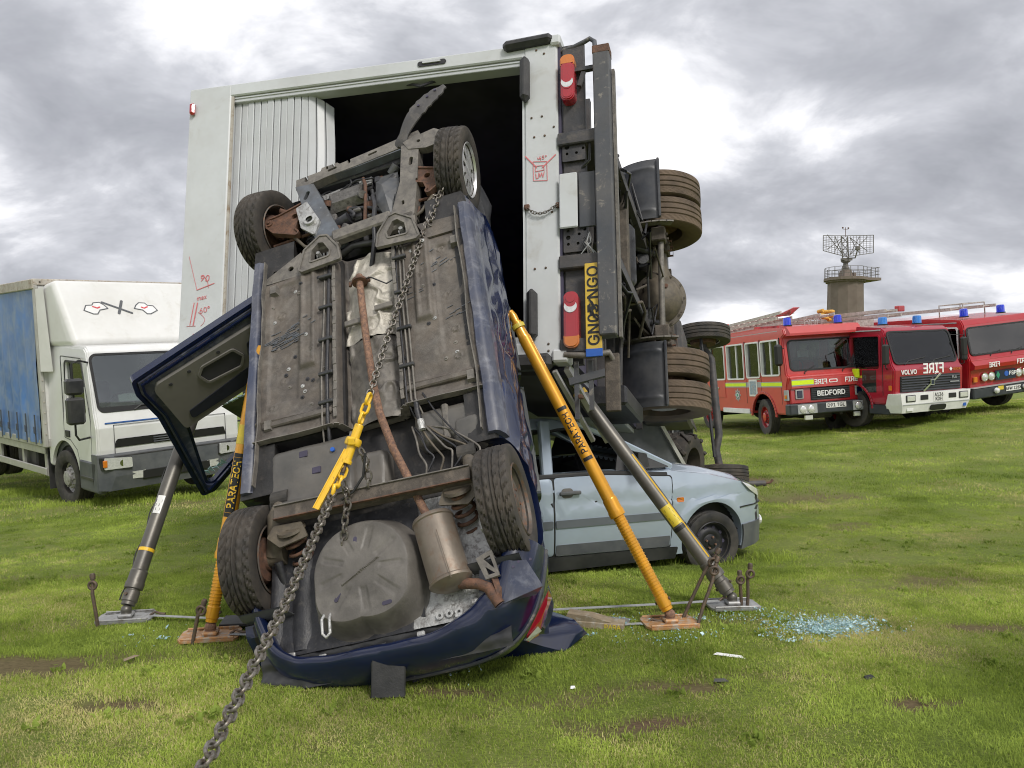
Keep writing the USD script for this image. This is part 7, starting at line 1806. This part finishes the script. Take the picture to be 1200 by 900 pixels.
part(tw, 'pedestal', join(hull([(.8 * sx_, .8 * sy_, H_ + .4) for sx_ in (-1, 1) for sy_ in (-1, 1)] + [(.6 * sx_, .6 * sy_, H_ + 1.7) for sx_ in (-1, 1) for sy_ in (-1, 1)]), b(1.1, 1.6, -.5, .1, H_ + .4, H_ + 1.3, .05)), 'concrete')
part(tw, 'turntable', lathe([(0, 1.7), (.55, 1.7), (.6, 2.0), (.4, 2.3), (.35, 2.8), (.7, 3.0), (.7, 3.3), (0, 3.3)], (0, 0, H_), (0, 0, 1), 20), 'radar_steel', smooth=40)
ae = part(tw, 'aerial', join(b(-.85, .85, -.5, .1, H_ + 3.2, H_ + 3.5), *[bar((sx_ * .55, 0, H_ + 3.3), (sx_ * .55, .3, H_ + 7.0), .12, .12) for sx_ in (-1, 1)], *[bar((-.55 * s_, .1, H_ + 3.6 + k * 1.1), (.55 * s_, .2, H_ + 4.7 + k * 1.1), .08, .08) for k in range(3) for s_ in (-1, 1)]), 'radar_steel', 'open mesh radar aerial')
def reflector(x):
    return .30 + .018 * x * x
zt = lambda x: H_ + 7.0 + .05 * x
zb = lambda x: H_ + 3.75 + .16 * abs(x)
xs = np.linspace(-4.5, 4.5, 17)
for s_ in (0, 1):
    part(ae, 'aerial_edge', tube([(x, -reflector(x), (zt(x) if s_ else zb(x))) for x in xs], .06, 6), 'radar_steel')
for k, x in enumerate(xs):
    part(ae, 'aerial_rib', cyl((x, -reflector(x), zb(x)), (x, -reflector(x), zt(x)), .035 if k % 4 else .06, n=6), 'radar_steel')
for j in range(1, 9):
    part(ae, 'aerial_wire', tube([(x, -reflector(x), zb(x) + (zt(x) - zb(x)) * j / 9) for x in xs], .022 if j % 3 else .045, 5), 'radar_steel')
for s_ in (-1, 1):
    for a_, c_ in ((.6, 3.6), (.6, 2.2)):
        part(ae, 'aerial_brace', bar((s_ * a_, -.15, H_ + 4.0), (s_ * c_, -reflector(c_) + .1, zt(c_) - .2), .08, .08), 'radar_steel')
        part(ae, 'aerial_brace', bar((s_ * a_, -.15, H_ + 6.8), (s_ * c_, -reflector(c_) + .1, zb(c_) + .4), .08, .08), 'radar_steel')
part(ae, 'feed_horn', join(tube([(0, -.2, H_ + 3.5), (0, -2.2, H_ + 3.3), (0, -2.8, H_ + 4.6)], .10, 8), b(-.3, .3, -2.95, -2.5, H_ + 4.4, H_ + 5.0, .06)), 'radar_steel')
part(tw, 'anemometer', join(cyl((.1, .2, H_ + 6.9), (.1, .2, H_ + 8.4), .05, n=6), bar((-.4, .2, H_ + 8.1), (.6, .2, H_ + 8.1), .05, .05), *[trimesh.creation.icosphere(1, .14).apply_translation((x, .2, H_ + 8.3)) for x in (-.4, .6)]), 'rust')

# ------------------------------------------------------------------ big chevron tyre and scrap behind the pinned car
ct = thing('tractor_wheel', 'big chunky tread tyre standing behind the bonnet of the light blue car', 'wheel', (2.42, 10.9, gz(2.42, 10.9) + .50), rot(55))
core = lathe([(.26, -.17), (.36, -.185), (.42, -.17), (.435, -.10), (.435, .10), (.42, .17), (.36, .185), (.26, .17), (.24, .0), (.26, -.17)], (0, 0, 0), (0, 1, 0), 48)
tw_ = part(ct, 'tyre', core, 'tyre_dusty', smooth=35)
for k in range(22):
    s_ = 1 if k % 2 else -1
    t0_ = k * 2 * PI / 22
    pts = [np.array(((.452 - .012 * j) * math.cos(t0_ + .13 * j), s_ * (.01 + .062 * j), (.452 - .012 * j) * math.sin(t0_ + .13 * j))) for j in range(4)]
    part(tw_, 'lug', join(*[bar(pts[j], pts[j + 1], .05, .055, up=pts[j] * (1, 0, 1), ch=.008) for j in range(3)]), 'tyre_dusty')
part(ct, 'rim', lathe([(.26, .16), (.25, .17), (.23, .12), (.20, .02), (.10, .0), (.09, .06), (0, .06)], (0, 0, 0), (0, 1, 0), 32), 'rim_steel', smooth=35)
sb = thing('steel_tube', 'dark steel tube lying on the grass beyond the light blue bonnet', 'tube', (3.55, 11.9, gz(3.6, 12) + .05), rot(14))
part(sb, 'tube', cyl((-.45, 0, 0), (.42, 0, .0), .045, n=16), 'chassis_black', smooth=60)
part(sb, 'end_hook', tube([(.42, 0, 0), (.52, 0, .01), (.56, 0, .05)], .02, 8), 'rust')
pn = thing('leaning_panel', 'grey panel leaning behind the windscreen of the light blue car', 'panel', (2.0, 9.0, gz(2.0, 9.0)), rot(18))
part(pn, 'sheet', hull([(-.45, .0, 1.25), (.12, .0, .35), (-.35, .0, 1.30), (.22, .0, .40), (-.9, .02, 1.25), (-.9, .02, .3), (-.45, .03, 1.25), (.12, .03, .35)]), 'truck_grey')
part(pn, 'edge', bar((-.36, -.02, 1.31), (.24, -.02, .36), .05, .04), 'alloy_rail')
# ------------------------------------------------------------------ rescue struts with base plates
def strut(label, base, top, r1, r2, frac, main, inner, plate_mat, plate_yaw, extras):
    base, top = np.array(base, float), np.array(top, float)
    t = thing('rescue_strut', label, 'strut', base, np.eye(3), 'four rescue struts propping the wreck')
    d = top - base - np.array((0, 0, .07))
    L = np.linalg.norm(d); d /= L
    u, w, _ = frame_of(d)
    A = rot(plate_yaw)
    pl = P2((-.15, -.11), (.15, -.11), (.17, -.07), (.17, .07), (.15, .11), (-.15, .11), (-.17, .07), (-.17, -.07))
    for hx, hy in ((-.12, -.07), (.12, -.07), (-.12, .07), (.12, .07), (-.06, .085), (.06, -.085)):
        pl = pl.difference(affinity.translate(LineString([(-.014, 0), (.014, 0)]).buffer(.013), hx, hy))
    part(t, 'base_plate', move(ext(pl, 'z', .012, .026), A, (0, 0, 0)), plate_mat, 'flat base plate with slots')
    part(t, 'base_rib', move(join(b(-.15, .15, -.10, -.09, .026, .038, .003), b(-.15, .15, .09, .10, .026, .038, .003), b(-.045, .045, -.045, .045, .026, .05, .008)), A), plate_mat)
    part(t, 'swivel', join(trimesh.creation.icosphere(2, .034).apply_translation((0, 0, .07)), cyl((0, 0, .03), (0, 0, .06), .04, .03, 16)), 'strut_grey' if main != 'strut_yellow' else 'rust_light', smooth=40)
    p = lambda s: d * s + np.array((0, 0, .07))
    a = frac * L
    part(t, 'inner_tube', cyl(p(.03), p(a + .05), r1, n=24), inner, smooth=60)
    if main == 'strut_yellow':
        for k in range(int((a - .16) / .02)):
            part(t, 'thread_ring', lathe([(r1 + .0005, -.004), (r1 + .0035, -.002), (r1 + .0035, .002), (r1 + .0005, .004)], p(.12 + .02 * k), d, 20), inner)
    part(t, 'outer_tube', lathe([(r2 * .6, a - .01), (r2, a), (r2, L - .12), (r2 * .9, L - .11), (r2 * .8, L - .05), (r2 * .8, L)], p(0), d, 28), main, smooth=40)
    part(t, 'collar', lathe([(r1, a - .09), (r2 * 1.18, a - .085), (r2 * 1.22, a - .05), (r2 * 1.12, a - .04), (r2 * 1.12, a + .03), (r2, a + .04)], p(0), d, 24), inner, smooth=30)
    part(t, 'foot_collar', lathe([(r1, .05), (r1 * 1.15, .055), (r1 * 1.15, .12), (r1, .125)], p(0), d, 24), inner, smooth=30)
    part(t, 'pin', cyl(p(.09) - w * r1 * 1.4, p(.09) + w * r1 * 1.4, .010, n=8), 'stake_steel')
    part(t, 'head', join(lathe([(0, L - .02), (r2 * .6, L - .02), (r2 * .65, L + .05), (r2 * .4, L + .09), (0, L + .09)], p(0), d, 18)), inner, smooth=30)
    for s, wd, mt in extras.get('bands', ()):
        part(t, 'band', lathe([(r2 * .99, -wd / 2), (r2 * 1.035, -wd / 2 + .002), (r2 * 1.035, wd / 2 - .002), (r2 * .99, wd / 2)], p(s * L), d, 24), mt)
    # lettering wraps on the side that faces the field in front
    cam_side = -np.array([0, 1.0, 0]) + d * d[1]
    cam_side = cam_side + np.array([extras.get('twist', 0.0), 0, 0]); cam_side -= d * (cam_side @ d)
    cam_side /= np.linalg.norm(cam_side)
    if 'word' in extras:
        s0, h, updown = extras['word']
        ex_ = d * updown
        ey_ = np.cross(cam_side, ex_)
        tx = meshkit.text_mesh('PARATECH', h, .0015, True)
        v = np.array(tx.vertices)
        v[:, 0] -= v[:, 0].max() / 2
        v[:, 1] -= h / 2
        W_ = v[:, 0].max()
        def wrapped(v):
            ang = v[:, 1] / r2
            rr = r2 * 1.006 + .0012 + v[:, 2]
            return p(s0 * L) + v[:, :1] * ex_ + (rr * np.cos(ang))[:, None] * cam_side + (rr * np.sin(ang))[:, None] * ey_
        part(t, 'lettering', tm(wrapped(v), tx.faces), extras.get('wordmat', 'ink_black'))
        g = extras.get('frame')
        if g:
            q = sbox(-W_ - .02, -h * .8, W_ + .02, h * .8)
            m = tri(man(ext(q, 'z', -.0008, .0004)).refine_to_length(.012))
            part(t, 'label_ground', tm(wrapped(np.array(m.vertices)), m.faces), g)
        for s_ in (-1, 1):
            m = tri(man(ext(sbox(s_ * (W_ + .035) - .012, -h * .8, s_ * (W_ + .035) + .012, h * .8), 'z', -.0005, .0012)).refine_to_length(.012))
            part(t, 'label_end', tm(wrapped(np.array(m.vertices)), m.faces), 'ink_black')
    if 'sticker' in extras:
        s0, ln, wd, mt = extras['sticker']
        ey_ = np.cross(cam_side, d)
        m = tri(man(ext(sbox(-ln / 2, -wd / 2, ln / 2, wd / 2), 'z', 0, .0012)).refine_to_length(.012))
        v = np.array(m.vertices)
        wr = lambda v: p(s0 * L) + v[:, :1] * d + ((r2 * 1.006 + .001 + v[:, 2]) * np.cos(v[:, 1] / r2))[:, None] * cam_side + ((r2 * 1.006 + .001 + v[:, 2]) * np.sin(v[:, 1] / r2))[:, None] * ey_
        st_ = part(t, 'sticker', tm(wr(v), m.faces), mt)
        if extras.get('blocks'):
            bl = join(*[ext(sbox(-ln / 2 + .02 + .03 * k, -wd * .3 + .01 * (k % 2), -ln / 2 + .04 + .03 * k, wd * .25 + .006 * (k % 3)), 'z', .0012, .0018) for k in range(int(ln / .03) - 1)])
            part(st_, 'sticker_print', tm(wr(np.array(bl.vertices)), bl.faces), 'ink_black')
    if 'rule' in extras:
        s0, s1 = extras['rule']
        side_ = np.cross(d, cam_side); side_ = side_ if side_[0] > 0 else -side_
        o_ = (cam_side * .75 + side_ * .66) * r2 * 1.012
        part(t, 'rule_line', bar(p(s0 * L) + o_, p(s1 * L) + o_, .012, .003, up=cam_side), 'binder_yellow')
    if extras.get('cord'):
        s = np.linspace(.03, extras['cord'], 30)
        side = np.cross(d, cam_side)
        pts = [p(x * L) - side * (r2 * 1.05 + .012 * math.sin(x * 40)) * (1 if x > .12 else 1) for x in s]
        part(t, 'cord', tube(np.array(pts), .005, 6), 'ink_black', smooth=60)
    return t
strut('yellow strut on the right, from the orange plate up to the blue car', (.979, 4.738, -.027), (.029, 5.156, 1.876), .036, .043, .36, 'strut_yellow', 'strut_yellow', 'plate_orange', 8,
      {'word': (.60, .040, 1), 'wordmat': 'ink_black', 'bands': [(.985, .03, 'band_yellow')]})
strut('yellow strut standing left of the splayed rear wheel, behind the open door', (-1.80, 4.56, -.045), (-1.585, 4.80, 1.62), .034, .042, .30, 'strut_yellow', 'strut_yellow', 'plate_orange', 10,
      {'word': (.52, .04, 1), 'wordmat': 'binder_yellow', 'frame': 'ink_black', 'bands': [(.71, .12, 'band_yellow')]})
strut('grey strut on the right, from the alloy plate up to the lorry corner', (1.467, 5.093, -.025), (.423, 5.60, 1.488), .044, .050, .13, 'strut_grey', 'strut_grey', 'plate_alloy', 5,
      {'bands': [(.93, .04, 'binder_yellow'), (.30, .03, 'ink_black')], 'sticker': (.355, .15, .085, 'band_yellow'), 'blocks': True, 'rule': (.16, .62)})
strut('grey strut on the left by itself, leaning behind the tip of the door', (-2.514, 4.98, -.074), (-2.327, 5.901, 1.583), .044, .050, .12, 'strut_grey', 'strut_grey', 'plate_alloy', 12,
      {'bands': [(.215, .025, 'binder_yellow')], 'sticker': (.385, .13, .05, 'plate_white'), 'blocks': True, 'cord': .75})
# yellow rule marks on the right grey strut
# ------------------------------------------------------------------ ground stakes
def stake(label, foot, head, ring=True, straps=()):
    t = thing('ground_stake', label, 'stake', foot, np.eye(3), None)
    h = np.array(head, float) - np.array(foot, float)
    k = np.array([h * 0 + (0, 0, -.03), h * .3 + rng.normal(0, .006, 3), h * .7 + rng.normal(0, .006, 3), h])
    part(t, 'shaft', tube(k, .011, 10), 'stake_steel', smooth=50)
    d = h / np.linalg.norm(h)
    part(t, 'head', lathe([(0, -.01), (.016, -.008), (.017, .02), (.012, .03), (0, .03)], h, d, 12), 'stake_steel', smooth=40)
    if ring:
        a = np.linspace(0, 2 * PI, 19)[:-1]
        part(t, 'eye', tube(h * .86 + np.stack([.024 * np.cos(a), 0 * a - .012, .024 * np.sin(a)], 1), .009, 8, True), 'stake_steel', smooth=60)
    return t
stake('rusty stake with an eye beside the left alloy base plate', (-2.62, 4.84, -.07), (-2.665, 4.86, .235))
stake('rusty leaning stake with an eye at the left orange base plate', (-1.865, 4.44, -.04), (-1.80, 4.46, .19))
stake('upright stake with an eye on the right alloy base plate', (1.555, 5.06, -.02), (1.575, 5.06, .25))
stake('second stake close behind the upright one on the alloy plate', (1.525, 5.07, -.02), (1.51, 5.07, .20))
stake('long thin stake leaning right above the right orange plate', (1.06, 4.83, -.03), (1.305, 4.86, .40))
stake('second long stake leaning right beside the grey strut foot', (1.13, 4.70, -.03), (1.285, 4.80, .36))
# ------------------------------------------------------------------ straps between the plates
def strap(label, pts, w=.04):
    t = thing('ratchet_strap', label, 'strap', (0, 0, 0))
    P = np.array(pts, float)
    P[:, 2] += np.array([gz(x, y) for x, y in P[:, :2]])
    part(t, 'webbing', join(*[bar(P[k], P[k + 1], w, .004) for k in range(len(P) - 1)]), 'strap_grey')
    part(t, 'hook', join(tube([P[0] + (0, 0, .0), P[0] + (.03, .01, .02), P[0] + (.07, .0, .012), P[0] + (.10, 0, .01)], .008, 8)), 'stake_steel', smooth=50)
    return t
strap('grey strap from the right alloy plate back under the wreck', [(1.38, 5.09, .05), (.9, 5.05, .05), (.2, 4.98, .05), (-.6, 4.9, .05)], .035)
strap('grey strap from the left alloy plate towards the left yellow strut', [(-2.35, 4.96, .035), (-2.0, 4.88, .035), (-1.6, 4.82, .04), (-1.1, 4.78, .05)], .03)
strap('pale strap from the left orange plate under the blue bumper', [(-1.68, 4.55, .03), (-1.45, 4.52, .035), (-1.15, 4.48, .04)], .035)
strap('pale strap lying from the right orange plate to the wooden block', [(.84, 4.74, .02), (.70, 4.75, .012), (.56, 4.76, .012)], .03)
# ------------------------------------------------------------------ recovery chain and load binder
def link_mesh(L, W, r, n=20, k=6):
    a = np.linspace(0, 2 * PI, n + 1)[:-1]
    s = np.sign(np.cos(a)) * (L / 2 - W / 2)
    return tube(np.stack([s + W / 2 * np.cos(a), W / 2 * np.sin(a), 0 * a], 1), r, k, True)
def lay_chain(t, pts, pitch, W, r, mat, twist=0.0, nm='link'):
    P = np.array(pts, float)
    seg = np.linalg.norm(np.diff(P, axis=0), axis=1)
    cum = np.concatenate([[0], np.cumsum(seg)])
    n = int(cum[-1] / pitch)
    s = np.linspace(0, cum[-1], n + 1)
    Q = np.stack([np.interp(s, cum, P[:, j]) for j in range(3)], 1)
    base = link_mesh(pitch + 2.0 * r, W, r)
    for k in range(n):
        d = Q[k + 1] - Q[k]; d /= np.linalg.norm(d)
        u, w, _ = frame_of(d)
        ang = twist + (k % 2) * PI / 2 + .12 * math.sin(k * 1.7)
        uu = math.cos(ang) * u + math.sin(ang) * w
        A = np.stack([d, uu, np.cross(d, uu)], 1)
        part(t, nm, move(base, A, (Q[k] + Q[k + 1]) / 2), mat, smooth=60)
bt, bb = np.array((-.77, 4.12, 1.40)), np.array((-.905, 3.97, .95))
ch = thing('recovery_chain', 'long steel chain running from the blue car down towards the camera', 'chain', (0, 0, 0))
end = np.array((-.875, 2.081, .407))
lay_chain(ch, [bb + (-.015, -.02, -.03), (bb + end) / 2 + (0, 0, -.035), end, end + (end - bb) * .45 + (0, 0, -.03)], .039, .042, .0066, 'chain_steel', .6)
top = [bt + (.0, .03, .02), (-.715, 4.42, 1.75), (-.655, 4.62, 2.02), (-.56, 4.97, 2.47), (-.515, 5.14, 2.72), (-.50, 5.24, 2.93)]
lay_chain(ch, top, .032, .034, .0056, 'chain_steel', .3, 'upper_link')
lay_chain(ch, [np.array(top[3]) + (.03, -.02, .02), np.array(top[4]) + (.05, -.02, .03), (-.43, 5.17, 2.86)], .032, .034, .0056, 'chain_steel', .9, 'upper_link')
bd = thing('load_binder', 'yellow lever load binder pulling the chain tight under the car', 'load binder', (0, 0, 0))
ax = (bb - bt) / np.linalg.norm(bb - bt)
u, w, _ = frame_of(ax)
cs = np.array((0, -1.0, .3)); cs -= ax * (cs @ ax); cs /= np.linalg.norm(cs)
LB = np.linalg.norm(bb - bt)
q = lambda s: bt + ax * s * LB
lay_chain(bd, [q(-.06), q(.28)], .045, .042, .0085, 'binder_yellow', .2, 'yellow_link')
part(bd, 'barrel', lathe([(0, .30 * LB), (.022, .30 * LB), (.024, .315 * LB), (.024, .70 * LB), (.030, .705 * LB), (.030, .74 * LB), (0, .745 * LB)], bt, ax, 20), 'binder_yellow', smooth=40)
part(bd, 'ratchet_housing', join(lathe([(.0, .455 * LB), (.040, .46 * LB), (.044, .48 * LB), (.044, .52 * LB), (.040, .54 * LB), (0, .545 * LB)], bt, ax, 22), b(-.02, .02, -.02, .02, -.02, .02, .005).apply_translation(q(.5) + cs * .03)), 'binder_yellow', smooth=30)
part(bd, 'screw', cyl(q(.72), q(.84), .012, n=10), 'stake_steel')
lay_chain(bd, [q(.78), q(1.0)], .045, .042, .0085, 'binder_yellow', .9, 'yellow_link')
sd = np.cross(ax, cs); sd = sd if sd[0] < 0 else -sd
hb, he = q(.60) + sd * .012 + cs * .015, bb + sd * .055 + cs * .045 + ax * .14
part(bd, 'handle', join(bar(hb, he, .026, .008, up=cs), bar(hb + sd * .014, he + sd * .014, .005, .020, up=cs), bar(hb - sd * .014, he - sd * .014, .005, .020, up=cs)), 'binder_yellow', 'long yellow lever handle')
part(bd, 'grab_hook', tube([bb + ax * -.01, bb + cs * .03 + sd * .01, bb + cs * .035 + ax * .05, bb + ax * .055 + cs * .0 + sd * .01], .012, 8), 'binder_yellow', smooth=50)
tailc = thing('chain_tail', 'slack end of chain with a hook hanging below the yellow binder', 'chain', (0, 0, 0))
t0 = bb + np.array((.03, .0, .03))
lay_chain(tailc, [t0, t0 + (.025, .015, -.10), (-.865, 3.965, .78), (-.868, 3.955, .645)], .036, .036, .0062, 'chain_steel', .4)
hk0 = np.array((-.868, 3.95, .64))
part(tailc, 'hook', tube([hk0, hk0 + (0, -.004, -.03), hk0 + (.012, -.006, -.06), hk0 + (.02, -.008, -.085), hk0 + (.008, -.01, -.105), hk0 + (-.014, -.01, -.098), hk0 + (-.018, -.008, -.075)], [.010, .011, .014, .014, .013, .010, .006], 10), 'stake_steel', smooth=60)
part(tailc, 'safety_latch', bar(hk0 + (-.016, -.018, -.07), hk0 + (.006, -.016, -.025), .010, .004), 'hivis')
loop = thing('slack_chain_loop', 'short loop of chain hanging beside the binder barrel', 'chain', (0, 0, 0))
c0 = q(.55) + sd * -.05 + cs * .01
lay_chain(loop, [c0, c0 + (.035, -.01, -.06), c0 + (.045, -.01, -.15), c0 + (.05, -.01, -.20)], .036, .034, .006, 'chain_steel', .2)
part(loop, 'cord', tube([c0 + (.03, -.02, -.02), c0 + (.02, -.03, -.14), c0 + (-.03, -.04, -.22), c0 + (-.09, -.05, -.26)], .007, 8), 'ink_black', smooth=60)
# ------------------------------------------------------------------ packing block, wooden wedge, litter
pad = thing('rubber_block', 'black rubber block standing on edge against the blue bumper', 'block', (-.595, 3.665, -.02), rot(4, 0, 0) @ rot(0, 0, -12))
part(pad, 'slab', b(-.082, .082, -.018, .018, .0, .195, .006), 'rubber_pad')
part(pad, 'grip_recess', onplane(LineString([(-.02, 0), (.02, 0)]).buffer(.012), (0, -.0165, .03), (1, 0, 0), (0, 0, 1), -.001, .001), 'interior_dark')
crib = thing('cribbing_wedge', 'pale brown stepped wedge lying by the dark tailgate tip', 'wedge', (.50, 4.76, -.04), rot(-14))
part(crib, 'lower_block', b(-.16, .20, -.055, .055, .0, .045, .006), 'cribbing')
part(crib, 'wedge', tri(man(hull([(-.16, -.05, .045), (-.16, .05, .045), (-.15, -.05, .085), (-.15, .05, .085), (.12, -.05, .048), (.12, .05, .048), (.0, -.05, .075), (.0, .05, .075)]))), 'cribbing')
part(crib, 'lettering', text('PARA', .028, (.08, -.0565, .009), (1, 0, 0), (0, 0, 1), .002), 'band_yellow')
part(crib, 'plate', b(-.02, .22, .06, .16, .0, .02, .004), 'plate_alloy')
mat_ = thing('rubber_mat', 'flat dark mat on the grass behind the splayed rear wheel', 'mat', (-1.55, 4.80, -.02), rot(8))
part(mat_, 'sheet', b(-.26, .26, -.09, .09, .0, .02, .004), 'rubber_pad')
LIT = [('pale splinter of plastic lying flat on the grass', 'plate_white', (1.183, 4.15), (.085, .018, .008), -24), ('small black scrap of plastic low on the right', 'ink_black', (1.777, 3.80), (.035, .02, .014), 20), ('dark scrap of plastic nearest the picture middle', 'ink_black', (1.04, 3.80), (.04, .014, .012), 0),
       ('little white chip on the grass right of the rubber block', 'plate_white', (.30, 3.75), (.014, .012, .01), 0), ('silver scrap of trim beside the rubber block', 'galvanised', (-.45, 4.0), (.05, .03, .015), 10), ('dark scrap of trim under the bumper right of the block', 'bar_grey', (-.48, 3.88), (.04, .02, .012), 40), ('pale shard under the left side of the bumper', 'shard_pale', (-.82, 3.88), (.03, .02, .008), 15), ('brown scrap of wood far left on the grass', 'cribbing', (-2.1, 4.2), (.05, .015, .008), 60)]
for lab, mt, (x, y), (sx, sy, sz), a in LIT:
    t = thing('debris', lab, 'debris', (x, y, gz(x, y) + .008), rot(a))
    part(t, 'scrap', man(hull([(-sx, -sy, 0), (sx, -sy * .6, 0), (sx * .7, sy, .004), (-sx * .6, sy * .8, 0), (-sx * .8, 0, sz), (sx * .5, sy * .2, sz)])), mt)
# shattered safety glass
V, F, V2, F2 = [], [], [], []
def shards(n, cx, cy, sx, sy, pale):
    heaps = [(rng.normal(cx, sx), rng.normal(cy, sy), rng.uniform(.012, .07)) for _ in range(max(4, n // 28))]
    for k in range(n):
        h_ = heaps[int(len(heaps) * rng.uniform() ** 1.6)]
        x, y = (rng.normal(h_[0], h_[2] * 1.6), rng.normal(h_[1], h_[2] * .7)) if rng.uniform() < .72 else (rng.normal(cx, sx), rng.normal(cy, sy))
        s = rng.uniform(.0025, .007) if rng.uniform() < .92 else rng.uniform(.007, .015)
        c = np.array((x, y, gz(x, y) + rng.uniform(.010, .026)))
        a = rng.uniform(0, 2 * PI)
        e1 = np.array([math.cos(a), math.sin(a), rng.normal(0, .35)]) * s
        e2 = np.array([-math.sin(a), math.cos(a), rng.normal(0, .35)]) * s * rng.uniform(.4, 1)
        h = np.array((0, 0, .004))
        vv, ff = (V2, F2) if rng.uniform() < pale else (V, F)
        q_ = len(vv)
        for o in (0, 1):
            vv += [c + e1 + h * o, c + e2 * .8 + h * o, c - e1 * .8 + h * o, c - e2 + h * o]
        ff += [(q_, q_ + 2, q_ + 1), (q_, q_ + 3, q_ + 2), (q_ + 4, q_ + 5, q_ + 6), (q_ + 4, q_ + 6, q_ + 7)] + [t_ for j in range(4) for t_ in ((q_ + j, q_ + (j + 1) % 4, q_ + 4 + (j + 1) % 4), (q_ + j, q_ + 4 + (j + 1) % 4, q_ + 4 + j))]
shards(900, 1.80, 4.57, .17, .09, .35); shards(800, 1.96, 4.67, .16, .07, .45); shards(170, 1.62, 4.84, .30, .06, .3); shards(110, 1.45, 4.76, .3, .14, .25); shards(70, .95, 4.45, .18, .06, .2); shards(60, .35, 4.62, .2, .1, .2); shards(45, -2.0, 4.55, .14, .1, .3); shards(30, -.6, 3.95, .3, .06, .4)
gs = thing('broken_glass', 'scatter of pale blue green shattered glass on the grass', 'broken glass', (0, 0, 0), kind='stuff')
part(gs, 'shards', tm(V, F), 'shard_glass', kind='stuff')
part(gs, 'pale_shards', tm(V2, F2), 'shard_pale', kind='stuff')
